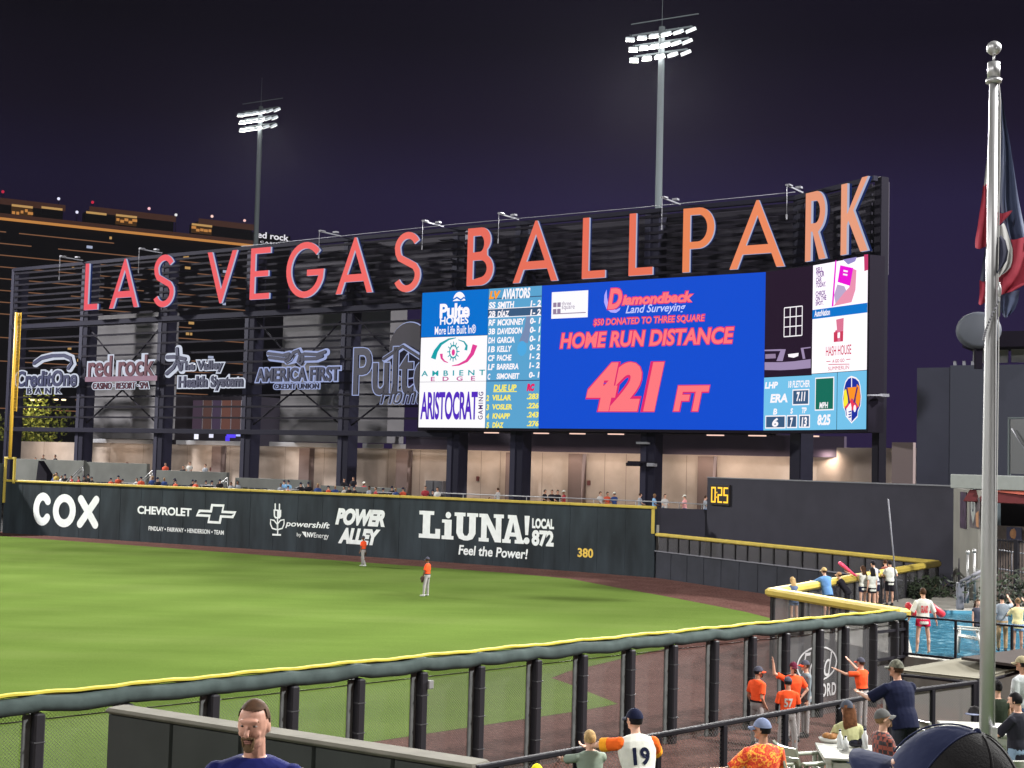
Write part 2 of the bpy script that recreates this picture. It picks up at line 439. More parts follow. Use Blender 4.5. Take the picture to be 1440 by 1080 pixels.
# second advert
mb = MB()
mb.text('CHEVROLET', s0, (193.5, 711, 269, 726.5), m_white, WA, bold=0.035, spacing=0.98)
mb.text('FINDLAY \u2022 FAIRWAY \u2022 HENDERSON \u2022 TEAM', s0, (209, 739.8, 314.5, 752.2), m_white, WA, bold=0.022, spacing=1.05)
build(mb, 'lettering', wall)
mb = MB()
u0, v0, u1, v1 = pbox(s0, 274, 707.5, 334, 738)
def bow(k, sh=0.13):
    P = [(-0.92, .36), (-.34, .36), (-.34, 1), (.34, 1), (.34, .36), (1.0, .36), (.92, -.36), (.34, -.36), (.34, -1), (-.34, -1), (-.34, -.36), (-1.0, -.36)]
    cx, cy = (u0+u1)/2, (v0+v1)/2; hw, hh = (u1-u0)/2*0.9, (v1-v0)/2
    o = []
    for x, y in P:
        x += sh*y*0.7 if abs(x) > 0.5 else 0.08*y
        sx_, sy_ = (1 if x > 0 else -1), (1 if y > 0 else -1)
        o.append((cx + x*hw - sx_*k, cy + y*hh - sy_*k))
    return o
shape(mb, s0, [bow(0), bow(0.17)], m_white)
build(mb, 'emblem', wall)
# third advert: plug plant, words
mb = MB()
def PX(pl, pts, w=WA): return [pl.uv(x, y, w) for x, y in pts]
def z2(pts, ox, oy, k=4.0): return [(ox + x/k, oy + y/k) for x, y in pts]
for pts, wd in ((((108, 355), (108, 385)), 3), (((132, 357), (132, 388)), 3)):
    shape(mb, s1_, [stroke(PX(s1_, z2(pts, 360, 620)), 0.055)], m_white)
shape(mb, s1_, [PX(s1_, z2([(99, 385), (142, 388), (141, 425), (133, 437), (108, 436), (100, 424)], 360, 620)), PX(s1_, z2([(107, 393), (119, 394), (119, 428), (112, 428), (107, 420)], 360, 620))], m_white)
shape(mb, s1_, [stroke(PX(s1_, z2([(121, 432), (122, 470), (122, 525)], 360, 620)), 0.05)], m_white, WA+.002)
shape(mb, s1_, [PX(s1_, z2([(92, 522), (141, 524), (141, 534), (92, 532)], 360, 620))], m_white, WA+.004)
for sgn in (-1, 1):
    q = [(120, 500), (120+sgn*28, 492), (120+sgn*38, 468), (120+sgn*38, 443), (120+sgn*18, 447), (120, 470)]
    shape(mb, s1_, [stroke(PX(s1_, z2(q + [q[0]], 360, 620)), 0.05)], m_white, WA+.006)
build(mb, 'emblem', wall)
mb = MB()
mb.text('powershift', s1_, (401.5, 731.5, 463.5, 746), m_white, WA, bold=0.02, shear=0.22)
mb.text('by', s1_, (417.5, 749, 423.5, 756), m_white, WA)
mb.text('NV', s1_, (431.5, 748.4, 441, 756), m_white, WA, bold=0.04, shear=0.1)
mb.text('Energy', s1_, (441.5, 749.0, 462, 759.4), m_white, WA)
shape(mb, s1_, [PX(s1_, [(424.5, 747.6), (430.5, 748), (430.5, 756), (427.5, 752.5)])], m_white)
build(mb, 'lettering', wall)
mb = MB()
mb.text('POWER', s1_, (472, 714, 541, 741.5), m_white, WA, bold=0.065, shear=0.28, spacing=0.95)
mb.text('ALLEY', s1_, (476, 741.5, 534.5, 767.5), m_white, WA, bold=0.065, shear=0.28, spacing=0.95)
build(mb, 'lettering', wall)
# fourth advert: slab letters
mb = MB()
u0, v0, u1, v1 = pbox(s2_, 590, 717.5, 744, 767)
uL, vt = s2_.uv(590, 718, WA); ub, vb = s2_.uv(590, 756, WA); H = vt-vb; Wd = u1-u0
def R(a, b, c, d): return [(u0+Wd*a, vb+H*b), (u0+Wd*c, vb+H*b), (u0+Wd*c, vb+H*d), (u0+Wd*a, vb+H*d)]
def Pp(pts): return [(u0+Wd*a, vb+H*b) for a, b in pts]
lw = 0.055
shape(mb, s2_, [Pp([(0, 0), (.20, 0), (.20, .36), (.155, .36), (.155, .17), (.105, .17), (.105, .86), (.14, .86), (.14, 1), (0, 1), (0, .86), (.035, .86), (.035, .15), (0, .15)])], m_white)
shape(mb, s2_, [Pp([(.215, 0), (.325, 0), (.325, .13), (.305, .13), (.305, .72), (.215, .72), (.215, .6), (.24, .6), (.24, .13), (.215, .13)])], m_white)
cx, cy = u0+Wd*.272, vb+H*.885; shape(mb, s2_, [arc(cx, cy, H*.12, H*.12, 0, 340, 14)], m_white)
shape(mb, s2_, [Pp([(.33, 1), (.33, .87), (.35, .87), (.35, .25), (.375, .06), (.42, 0), (.455, 0), (.5, .06), (.525, .25), (.525, .87), (.545, .87), (.545, 1), (.445, 1), (.445, .87), (.465, .87), (.465, .28), (.45, .17), (.425, .17), (.41, .28), (.41, .87), (.43, .87), (.43, 1)])], m_white)
shape(mb, s2_, [Pp([(.555, 0), (.645, 0), (.645, .13), (.625, .13), (.625, .62), (.70, 0), (.755, 0), (.755, .87), (.775, .87), (.775, 1), (.685, 1), (.685, .87), (.705, .87), (.705, .42), (.63, 1), (.555, 1), (.555, .87), (.575, .87), (.575, .13), (.555, .13)])], m_white)
shape(mb, s2_, [Pp([(.73+.035, 0), (.84, 0), (.84, .13), (.825, .13), (.832, .24), (.885, .24), (.892, .13), (.875, .13), (.875, 0), (.955, 0), (.955, .13), (.942, .13), (.885, 1), (.81, 1), (.81, .87), (.825, .87), (.782, .13), (.765, .13)]), Pp([(.842, .38), (.858, .74), (.875, .38)])], m_white, WA+.002)
shape(mb, s2_, [Pp([(.955, 1.0), (1.0, 1.0), (.99, .32), (.965, .32)])], m_white)
cx, cy = u0+Wd*.978, vb+H*.12; shape(mb, s2_, [arc(cx, cy, H*.12, H*.12, 0, 340, 14)], m_white)
mb.text('Feel the Power!', s2_, (645, 766, 742, 786.5), m_white, WA, bold=0.025, shear=0.12)
mb.text('LOCAL', s2_, (748.5, 728.5, 779, 744.5), m_white, WA, bold=0.05)
mb.text('872', s2_, (748, 745, 778.5, 769.5), m_white, WA, bold=0.05)
build(mb, 'lettering', wall)
mb = MB(); mb.text('380', s3_, (812.5, 770.3, 834, 784.8), m_gold, WA, bold=0.03); build(mb, 'distance_marker', wall)

# ---- side wall round the foul pole base
sideA = Plane((segs[0].a.x - 0.05, segs[0].a.y + 0.1), (segs[0].a.x - 9.5, segs[0].a.y - 9))
sw = thing('side_wall', (sideA.a.x-2, sideA.a.y-2, 0), 'dark padded wall turning along the left foul line', 'wall')
mb = MB(); padded(mb, sideA, 0.1, sideA.len, 0, 5.3, m_vinyl, 2.0); build(mb, 'wall_padding', sw)
# ---- foul pole
fp = wall_pts[0]; fx, fy = segs[0].pt(0.55, 0, 0.1).x, segs[0].pt(0.55, 0, 0.1).y
m_ypole = mat('yellow_pole_paint', (0.74, 0.44, 0.05), 0.45)
pole = thing('foul_pole', (fx, fy, 0), 'tall yellow foul pole with a mesh wing at the left end of the wall', 'foul pole')
P1 = segs[0]
topz = 6.3 + (633 - 438.5)*fy/1920
mb = MB(); mb.tube((fx, fy, 5.75), (fx, fy, topz), 0.13, 0.12, m_ypole); build(mb, 'pole', pole)
mb = MB()
uu = (Vector((fx, fy, 0)) - P1.a).dot(P1.d)
mb.box(P1.pt(uu+0.42, (topz+9.3)/2, 0.05), (0.05, 0.05, topz-9.3), m_ypole, (P1.d, P1.n, Vector((0,0,1))))
for k in range(30):
    mb.box(P1.pt(uu+0.27, 9.35 + k*(topz-9.4)/29, 0.05), (0.29, 0.03, 0.03), m_ypole, (P1.d, P1.n, Vector((0,0,1))))
for k in range(3):
    mb.box(P1.pt(uu+0.19+0.08*k, (topz+9.3)/2, 0.05), (0.02, 0.02, topz-9.35), m_ypole, (P1.d, P1.n, Vector((0,0,1))))
build(mb, 'mesh_wing', pole)
mb = MB()
for du in (-0.48, 0.48):
    mb.box(P1.pt(uu+du, 4.75 if du > 0 else 4.0, 0.05), (0.17, 0.17, 1.9 if du > 0 else 3.4), m_yel, (P1.d, P1.n, Vector((0,0,1))), 0.02)
mb.box(P1.pt(uu, 5.72, 0.05), (1.13, 0.19, 0.17), m_yel, (P1.d, P1.n, Vector((0,0,1))), 0.02)
build(mb, 'base_frame', pole)

# ================================================================== low fence from the wall to the pool corner
C1 = G(1318, 790, 2.5); E0 = segs[3].pt(segs[3].len, 0, -0.1)
C2 = G(1087, 829, 2.5); C3 = G(1268, 858.5, 2.5)
m_vinyl2 = mat('fence_vinyl', (0.022, 0.024, 0.034), 0.65, spec=.15, noise=0.2, nscale=1.2, bump=0.1, bscale=3)
m_post = mat('black_steel', (0.012, 0.011, 0.015), 0.7, spec=.1)
m_post2 = mat('dark_vinyl_pad', (0.016, 0.015, 0.019), 0.5, bump=0.15, bscale=6)
ff = Plane((E0.x, E0.y), (C1.x, C1.y))
lf = thing('low_outfield_fence', (ff.a.x, ff.a.y, 0), 'low outfield fence of grey padding, open mesh and yellow rail, below the plain dark wall', 'fence')
mb = MB(); padded(mb, ff, 0.05, ff.len, 0, 1.5, m_vinyl2, 1.5); build(mb, 'padding', lf)
mb = MB(); mb.box(ff.pt(ff.len/2, 1.52, -0.08), (ff.len-.1, 0.30, 0.05), mat('grey_cap', (0.16, 0.16, 0.19), .5), (ff.d, ff.n, Vector((0,0,1)))); build(mb, 'ledge', lf)
mb = MB(); mb.box(ff.pt(ff.len/2, 2.46, -0.08), (ff.len, 0.28, 0.2), m_yel, (ff.d, ff.n, Vector((0,0,1))), 0.05); build(mb, 'yellow_rail', lf)
for x in (937, 952, 967, 982, 997.5, 1014, 1032, 1049, 1067, 1086, 1105.5, 1126, 1147, 1168, 1190, 1214, 1240, 1268, 1298):
    u = ff.uv(x, 770 + (x-937)*.06, 0)[0]
    mb = MB(); mb.box(ff.pt(u, 1.95, -0.08), (0.10, 0.10, 0.82), m_post2, (ff.d, ff.n, Vector((0,0,1)))); build(mb, 'post', lf)
m_net_far = net('far_mesh', (0.05, 0.045, 0.05), 0.05, 0.004, 0.45)
panel_xz('mesh', ff, 0.1, 1.54, ff.len, 2.37, -0.08, m_net_far, lf)

# ---- plain dark walls behind it (batter's eye) with the pitch clock
m_eye = mat('batters_eye_paint', (0.031, 0.030, 0.042), 0.8, spec=.1, noise=0.10, nscale=0.8)
nb = -ff.n
eyeA = G(994, 672, 5.8); bA = ff.a + ff.d*((ff.uv(994, 760)[0])) - ff.n*2.2; bB = ff.a + ff.d*(ff.len+0.6) - ff.n*2.2
eye = Plane((bA.x, bA.y), (bB.x, bB.y))
ew = thing('backdrop_wall', (bA.x, bA.y, 0), 'plain dark blue grey wall with the amber clock, taller than the yellow railed fence', 'wall')
topL = eye.uv(994, 672)[1]
eu = eye.uv(994, 720)[0]; el_ = eye.len - eu; em = eu + el_/2
mb = MB(); mb.box(eye.pt(em, topL/2, -0.2), (el_, 0.4, topL), m_eye, (eye.d, eye.n, Vector((0,0,1)))); build(mb, 'wall_panel', ew)
mb = MB(); mb.box(eye.pt(em, topL+0.03, -0.2), (el_+.04, 0.46, 0.06), mat('wall_coping', (0.12, 0.12, 0.14), .5), (eye.d, eye.n, Vector((0,0,1)))); build(mb, 'coping', ew)
mb = MB()
ue = eye.len
mb.box(eye.pt(ue+0.35, 2.75+.2, -0.2), (0.68, 0.6, 5.9+.3), mat('corner_column_paint', (0.05, 0.07, 0.085), .6), (eye.d, eye.n, Vector((0,0,1))))
build(mb, 'corner_column', ew)
cu0, cv0, cu1, cv1 = pbox(eye, 1001, 681, 1027.5, 711.5)
ck = thing('pitch_clock', eye.pt((cu0+cu1)/2, (cv0+cv1)/2, 0), 'amber digital clock reading 0:25 on the plain dark wall', 'clock')
mb = MB(); mb.box(eye.pt((cu0+cu1)/2, (cv0+cv1)/2, 0.06), (cu1-cu0, 0.12, cv1-cv0), mat('clock_black', (0.01, 0.008, 0.008), .4), (eye.d, eye.n, Vector((0,0,1))), 0.01); build(mb, 'housing', ck)
m_amber = glow('amber_segments', 255, 196, 60, 1.6)
def seg_digit(mb, pl, u, v, w_, h_, segs_, m, w):
    t = h_*0.10
    R_ = {'a': (u, v+h_-t, u+w_, v+h_), 'g': (u, v+h_/2-t/2, u+w_, v+h_/2+t/2), 'd': (u, v, u+w_, v+t), 'f': (u, v+h_/2, u+t*1.2, v+h_), 'e': (u, v, u+t*1.2, v+h_/2), 'b': (u+w_-t*1.2, v+h_/2, u+w_, v+h_), 'c': (u+w_-t*1.2, v, u+w_, v+h_/2)}
    for k, q in enumerate(segs_):
        a, b, c, d = R_[q]; ww = w + 0.001*k
        mb.quad(pl.pt(a, b, ww), pl.pt(c, b, ww), pl.pt(c, d, ww), pl.pt(a, d, ww), m)
mb = MB(); hh = (cv1-cv0)*.76; ww_ = (cu1-cu0)*.24; v_ = cv0+(cv1-cv0)*.12; cw = cu1-cu0
seg_digit(mb, eye, cu0+cw*.07, v_, ww_, hh, 'abcdef', m_amber, .125); seg_digit(mb, eye, cu0+cw*.41, v_, ww_, hh, 'abged', m_amber, .125); seg_digit(mb, eye, cu0+cw*.71, v_, ww_, hh, 'afgcd', m_amber, .125)
for k in (.3, .6):
    a = cu0+cw*.345; mb.quad(eye.pt(a, v_+hh*k, .125), eye.pt(a+cw*.04, v_+hh*k, .125), eye.pt(a+cw*.04, v_+hh*(k+.1), .125), eye.pt(a, v_+hh*(k+.1), .125), m_amber)
build(mb, 'digits', ck)
# short wall between the tall wall and the batter's eye
eL = eye.pt(eu + .1, 0, -.3)
sh = Plane((E0.x + 0.05, E0.y + 0.3), (eL.x, eL.y))
mb = MB(); zt = sh.uv(960, 715.5)[1]; mb.box(sh.pt(sh.len/2, zt/2, -.15), (sh.len, 0.3, zt), m_eye, (sh.d, sh.n, Vector((0,0,1))))
build(mb, 'connecting_wall', None, 'short dark wall piece between the tall padded wall and the plain dark wall', 'wall')

# ================================================================== wedge fence with broad yellow pads (pool deck corner)
m_net_mid = net('dark_netting', (0.06, 0.058, 0.062), 0.05, 0.005, 0.38)
def wedge(a, b, label, wid, step):
    pl = Plane((a.x, a.y), (b.x, b.y)); t = thing('pool_deck_fence', (a.x, a.y, 0), label, 'fence', None)
    mb = MB(); mb.box(pl.pt(pl.len/2, 2.42, 0), (pl.len+wid*.6, wid, 0.26), m_yel, (pl.d, pl.n, Vector((0,0,1))), 0.07); build(mb, 'yellow_pad', t)
    n = max(2, round(pl.len/step))
    for i in range(n+1):
        mb = MB(); mb.box(pl.pt(pl.len*i/n, 1.15, 0), (0.12, 0.12, 2.3), m_post2, (pl.d, pl.n, Vector((0,0,1)))); build(mb, 'post', t)
    panel_xz('mesh', pl, 0.07, 0.02, pl.len-.07, 2.3, 0.02, m_net_mid, t)
    return pl
wf1 = wedge(C2, C3, 'pool deck fence with a broad yellow pad, nearer arm of the wedge', 0.50, 1.5)
wf2 = wedge(C2, C1, 'pool deck fence with a yellow pad, farther arm of the wedge that spectators lean on', 0.34, 1.6)
# ================================================================== tall near fence with padded posts
F0 = G(0, 983, 2.5); F1 = Vector((C3.x, C3.y, 2.5))
nf = Plane((F0.x, F0.y), (F1.x, F1.y))
m_cap = mat('green_grey_vinyl', (0.050, 0.068, 0.066), 0.75, noise=0.2, nscale=3, bump=0.35, bscale=5, spec=0.08)
nfence = thing('tall_mesh_fence', (F0.x, F0.y, 0), 'long tall black mesh fence with padded posts and a padded top roll edged yellow', 'fence')
U0 = -4.5
post_px = [(-72, 991), (52, 986), (177, 973), (298, 964), (410, 951), (503, 941), (591, 932), (672, 924), (752, 915), (817, 906), (884, 899), (944, 893), (1002, 889), (1055, 885), (1102, 881), (1149.5, 876), (1185.5, 872), (1226, 867), (1256, 864), (1270, 862)]
post_u = [nf.uv(x, y)[0] for x, y in post_px]
mb = MB(True)
# padded roll: rings along the fence, sagging between posts and puckered at each post
prof = [(-.13, 2.245), (.06, 2.235), (.125, 2.25), (.145, 2.33), (.14, 2.42), (.10, 2.475), (-.10, 2.485), (-.14, 2.36)]
us = []
u = U0
while u < nf.len+.15: us.append(u); u += 0.16
R_ = []
for u in us:
    d = min(abs(u-p) for p in post_u); q = math.exp(-(d/0.13)**2); sag = -0.022*math.sin(min(1, d/.75)*PI/2)
    wob = 0.012*math.sin(u*3.1) + 0.009*math.sin(u*7.7+1)
    R_.append([nf.pt(u, z + sag*(1 if z < 2.3 else .6) + wob*(1 if w > 0 else .3) + 0.03*q, w*(1+0.12*q) + wob) for w, z in prof])
mb.loft(R_, m_cap); build(mb, 'padded_top', nfence)
mb = MB(); RY = []
for u in us:
    wob = 0.010*math.sin(u*3.1) + .006*math.sin(u*9)
    RY.append([nf.pt(u, z+wob, w) for w, z in ((-.17, 2.46), (-.015, 2.508), (-.015, 2.545), (-.10, 2.55), (-.19, 2.52))])
m_yb = mat('yellow_trim', (0.50, 0.42, 0.06), 0.7, noise=.1, spec=.1)
mb.loft(RY, m_yb); build(mb, 'yellow_edge', nfence)
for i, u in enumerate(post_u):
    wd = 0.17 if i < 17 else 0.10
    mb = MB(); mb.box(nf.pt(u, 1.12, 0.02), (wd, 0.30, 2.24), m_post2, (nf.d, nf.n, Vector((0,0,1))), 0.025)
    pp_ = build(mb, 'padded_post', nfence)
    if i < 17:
        mb = MB(); mb.box(nf.pt(u-.155, 1.11, .0), (.13, .05, 2.22), mat('lit_face_grey', (.105, .11, .11), .65, noise=.2, nscale=5), (nf.d, nf.n, Vector((0,0,1))), .01); build(mb, 'lit_face_strip', nfence)  # grey strip added in place of the post's lit left face
    for z in (0.6, 1.25, 1.8):
        mb = MB(); mb.box(nf.pt(u, z, .02), (wd+.012, .312, 0.02), mat('steel_strap', (0.06, .06, .065), .6, .3), (nf.d, nf.n, Vector((0,0,1)))); build(mb, 'strap', pp_)
m_mesh_a = net('chain_link', (0.10, 0.105, 0.10), 0.058, 0.0075, 0.16, metal=0.3)
m_mesh_b = net('fine_screen_mesh', (0.065, 0.062, 0.062), 0.055, 0.0075, 0.36)
m_mesh_c = net('printed_windscreen', (0.085, 0.084, 0.088), 0.055, 0.004, 0.62)
m_strip = mat('mesh_edge_strip', (0.14, 0.14, 0.135), 0.6, noise=.3, nscale=40)
allu = post_u
for i in range(len(allu)-1):
    a, b = allu[i]+.09, allu[i+1]-.09
    if b-a < .15: continue
    m = m_mesh_a if i < 6 else (m_mesh_b if i < 14 else m_mesh_c)
    p = panel_xz('mesh', nf, a, 0.02, b, 2.22, -0.02, m, nfence)
    mb = MB(); mb.box(nf.pt((a+b)/2, 2.12, -0.005), (b-a, 0.012, 0.02), m_strip, (nf.d, nf.n, Vector((0,0,1)))); build(mb, 'tension_wire', nfence)
# sponsor mark printed on the screen at the right end
mb = MB(); m_print = mat('printed_white', (0.42, 0.42, 0.43), .7)
u0, v0, u1, v1 = pbox(nf, 1121, 912, 1177, 955); cu, cv = (u0+u1)/2, (v0+v1)/2
mb.poly([arc(cu, cv, (u1-u0)/2, (v1-v0)/2, 0, 350, 34), arc(cu, cv, (u1-u0)/2-.05, (v1-v0)/2-.045, 0, 350, 34)], nf, None, -0.004, m_print)
mb.text('Ford', nf, (1128, 919, 1170, 950), m_print, -0.004, bold=-0.005, shear=.3)
mb.text('FORD', nf, (1150, 962.5, 1175.5, 977), m_print, -0.004, bold=.03, spacing=1.15)
build(mb, 'lettering', nfence)
# little white box on a post
mb = MB(); mb.box(nf.pt(post_u[6]+.12, 2.0, .17), (.12, .1, .16), mat('junction_grey', (.2, .2, .2), .5), (nf.d, nf.n, Vector((0,0,1))), .01); build(mb, 'junction_box', nfence)
# gate bars at the right end
for z in (1.25, 2.0):
    mb = MB(); mb.box(nf.pt((post_u[17]+post_u[19])/2, z, .1), (post_u[19]-post_u[17], .06, .07), m_post, (nf.d, nf.n, Vector((0,0,1)))); build(mb, 'gate_bar', nfence)

# ================================================================== terrace in the foreground
TZ = 2.0
ra = G(672, 1077, 3.1); rb = G(1240, 975, 3.1); rc = G(1372, 957.5, 3.1); wl = G(151, 996, 3.1)
m_conc = mat('concrete', (0.27, 0.26, 0.24), 0.85, noise=0.15, nscale=1.5, bump=.2, bscale=20)
m_turf2 = ground_mat('terrace_turf', (0.04, 0.07, 0.02), (0.05, 0.085, 0.025), (0.06, .1, .03), 1.5, (1,1,1), .5, 60)
edge = [(wl.x-.15, wl.y-.1), (ra.x, ra.y), (rb.x, rb.y), (rc.x, rc.y), (rc.x+16, rc.y-3.5), (rc.x+16, 12.5), (-5.6, 12.5)]
sheet('terrace', edge, TZ, m_turf2, 'structure', 2.0)
mb = MB()
for k in range(15):
    y1 = 12.5 - k*.8; z = TZ + .18*(k+1)
    mb.box((2, y1-.4, z/2), (34, .8, z), m_conc)
mb.box((2, -2, 2.3), (34, 5, 4.6), m_conc)
build(mb, 'concrete_steps', kind='structure')
def chain_fence(a, b, px_posts, label, m_mesh, name='railing_fence'):
    pl = Plane((a.x, a.y), (b.x, b.y)); t = thing(name, (a.x, a.y, TZ), label, 'fence')
    mb = MB(); mb.box(pl.pt(pl.len/2, 3.08, 0), (pl.len+.05, .07, .06), m_post, (pl.d, pl.n, Vector((0,0,1))), .012); build(mb, 'top_rail', t)
    mb = MB(); mb.box(pl.pt(pl.len/2, 2.06, 0), (pl.len, .05, .05), m_post, (pl.d, pl.n, Vector((0,0,1)))); build(mb, 'bottom_rail', t)
    for x, y in px_posts:
        u = pl.uv(x, y)[0]; mb = MB(); mb.box(pl.pt(u, 2.53, 0), (.09, .07, 1.06), m_post, (pl.d, pl.n, Vector((0,0,1))), .01); build(mb, 'post', t)
    panel_xz('mesh', pl, 0.03, 2.08, pl.len-.03, 3.05, 0.0, m_mesh, t)
    return pl
m_link = net('silver_chain_link', (0.16, 0.15, 0.15), 0.055, 0.0085, 0.10, metal=0.5, rough=.45)
m_scr = net('grey_screen_mesh', (0.16, 0.15, 0.145), 0.04, 0.006, 0.7)
rail1 = chain_fence(ra, rb, [(702, 1072), (812, 1051), (925, 1031), (1018, 1014), (1104, 999), (1180, 986)], 'long black chain link railing along the terrace edge, where the boy leans', m_link)
rail2 = chain_fence(rb, rc, [(1250, 974), (1311, 965), (1369, 958)], 'short dark screened railing under the beige canopy', m_scr)
# padded wall across the left of the terrace
pw = Plane((wl.x, wl.y), (ra.x, ra.y))
m_pad3 = mat('grey_green_pad', (0.034, 0.037, 0.036), 0.55, noise=0.15, nscale=1.5, bump=.4, bscale=2.2)
m_top3 = mat('lit_vinyl_top', (0.12, 0.113, 0.095), 0.8, spec=.08, noise=.15, nscale=3, bump=.2, bscale=4)  # top toned lighter than the padding, floodlight put into its colour
padw = thing('padded_wall', (wl.x, wl.y, TZ), 'low grey padded wall with a top toned as lit behind the man in blue', 'wall')
mb = MB(); padded(mb, pw, 0, pw.len, 1.0, 3.05, m_pad3, 1.15, .26, .045); build(mb, 'wall_padding', padw)
mb = MB(); mb.box(pw.pt(pw.len/2, 3.08, -.12), (pw.len, .36, .07), m_top3, (pw.d, pw.n, Vector((0,0,1))), .03); build(mb, 'lit_top', padw)
# ================================================================== sign structure, video board, ballpark sign
BA, BB, BC, BD = (-6.42, 94.96), (14.90, 80.55), (17.04, 77.48), (19.12, 73.46)
BZ0, BZ1 = 8.65, 18.05
pm = Plane(BA, BB); pmid = Plane(BB, BC); pwg = Plane(BC, BD)
UP = Vector((0, 0, 1))
m_steel = mat('navy_steel', (0.0048, 0.0044, 0.0125), 0.85, spec=.15, noise=.12, nscale=.6)
m_steel2 = mat('dark_louvre_steel', (0.0045, 0.0036, 0.008), 0.85, spec=.1)
m_pale = mat('pale_fixture', (0.15, 0.15, 0.175), 0.6)
pla = Plane((pm.pt(-36, 0).x, pm.pt(-36, 0).y), BA)     # same plane, running on to the left
def UA(px, py, w=0.0): return pla.uv(px, py, w)
st = thing('sign_structure', pm.pt(-10, 2.6, -1.6), 'huge dark steel frame of columns and louvres carrying the signs', 'steel structure')
cols = [(18, 610), (118, 610), (228, 640), (351, 640), (488, 640), (643, 640), (732, 640), (916, 640)]
col_u = [UA(x, y, -1.5)[0] for x, y in cols]
def pA(u, v, w): return pla.pt(u, v, w)
for k, u in enumerate(col_u):
    mb = MB(); mb.box(pA(u, 12.6, -1.55), (1.0, 1.1, 20.2), m_steel, (pla.d, pla.n, UP), .04)
    build(mb, 'column', st)
    mb = MB(); mb.box(pA(u-.30, 12.6, -0.98), (.4, .06, 20.1), mat('column_flange_paint', (0.008, .0075, .021), .8), (pla.d, pla.n, UP)); build(mb, 'flange', st.children[-1])
c8 = AT(1127, 640, 80.6); c9 = AT(1236, 640, 75.0)
for c in (c8, c9):
    mb = MB(); mb.box((c.x, c.y, 12.6), ((1.0, 1.0, 20.2) if c is c8 else (.55, .6, 20.2)), m_steel2 if c is c9 else m_steel, (pwg.d, pwg.n, UP), .04); build(mb, 'column', st)
uR = (Vector((c8.x, c8.y, 0)) - pla.a).dot(pla.d)
# louvres behind the big letters
z = 17.5
while z < 22.6:
    mb = MB(); u0 = col_u[0]; mb.box(pA((u0+uR)/2, z, -0.95), (uR-u0, .10, .16), m_steel2, (pla.d, pla.n, UP)); build(mb, 'louvre', st)
    mb = MB(); a = Vector((c8.x, c8.y, z)); b = Vector((c9.x, c9.y, z)); mb.box((a+b)/2+pwg.n*.6, ((b-a).length, .10, .16), m_steel2, (pwg.d, pwg.n, UP)); build(mb, 'louvre', st)
    z += 0.52
for zz, hh in ((17.35, .35), (22.55, .28)):
    mb = MB(); mb.box(pA((col_u[0]+uR)/2, zz, -1.0), (uR-col_u[0]+.4, .3, hh), m_steel, (pla.d, pla.n, UP)); build(mb, 'beam', st)
    mb = MB(); a = Vector((c8.x, c8.y, zz)); b = Vector((c9.x, c9.y, zz)); mb.box((a+b)/2+pwg.n*.55, ((b-a).length+.4, .3, hh), m_steel, (pwg.d, pwg.n, UP)); build(mb, 'beam', st)
# backing sheets behind the louvres from the third bay on (dark)
m_back = mat('dark_backing', (0.020, 0.017, 0.028), .8)
uB = UA(396, 400, -1.2)[0]
mb = MB(); mb.box(pA((uB+uR)/2, 19.9, -2.2), (uR-uB, .08, 5.2), m_back, (pla.d, pla.n, UP)); build(mb, 'backing_sheet', st)
mb = MB(); a = Vector((c8.x, c8.y, 19.9)); b = Vector((c9.x, c9.y, 19.9)); mb.box((a+b)/2-pwg.n*.6, ((b-a).length, .08, 5.2), m_back, (pwg.d, pwg.n, UP)); build(mb, 'backing_sheet', st)
# cross bars in the open bays, diagonal braces
z = 9.3
uE = UA(640, 560, -1.0)[0]
while z < 17.2:
    mb = MB(); mb.box(pA((col_u[0]+uE)/2, z, -1.0), (uE-col_u[0], .10, .15), m_steel2, (pla.d, pla.n, UP)); build(mb, 'crossbar', st); z += .87
mb = MB(); mb.box(pA((col_u[0]+uE)/2, 8.2, -.85), (uE-col_u[0], .3, .38), m_steel, (pla.d, pla.n, UP), .02); build(mb, 'beam', st)
for i in (1, 3, 4):
    a, b = col_u[i]+.5, col_u[i+1]-.5; m_ = (a+b)/2
    for p, q in (((a, 16.8), (m_, 13.2)), ((b, 16.8), (m_, 13.2)), ((a, 8.8), (m_, 11.6)), ((b, 8.8), (m_, 11.6))):
        mb = MB(); mb.tube(pA(p[0], p[1], -1.3), pA(q[0], q[1], -1.3), .07, .07, m_steel2, 6); build(mb, 'brace', st)
# lamp arms above the letters
for x, y in ((115, 376), (226, 367), (478, 344), (622, 331), (728, 319), (955, 297), (1128, 276)):
    u = UA(x, y, -1.0)[0]; mb = MB()
    mb.box(pA(u, 22.85, .1), (.07, 2.4, .09), m_pale, (pla.d, pla.n, UP)); mb.box(pA(u, 22.9, 1.0), (.3, .5, .10), m_pale, (pla.d, pla.n, UP), .02)
    mb.box(pA(u, 23.05, -.5), (.35, .3, .12), m_pale, (pla.d, pla.n, UP)); mb.tube(pA(u, 22.85, 1.28), pA(u, 21.1, 1.28), .02, .02, m_pale, 5); mb.box(pA(u, 21.0, 1.28), (.08, .08, .3), m_pale)
    build(mb, 'lamp_arm', st)
mb = MB(); mb.path([pA(col_u[3], 22.5, .2), pA(col_u[5], 22.65, .2), pA(col_u[7], 22.6, .2), pA(uR, 22.65, .2)], .022, m_pale, 5); build(mb, 'cable', st)
mb = MB()
for k in range(6): mb.box(pA(UA(632, 340, -1)[0], 18.2+.72*k, -.7), (1.1, .5, .07), m_steel, (pla.d, pla.n, UP))
build(mb, 'ladder', st)

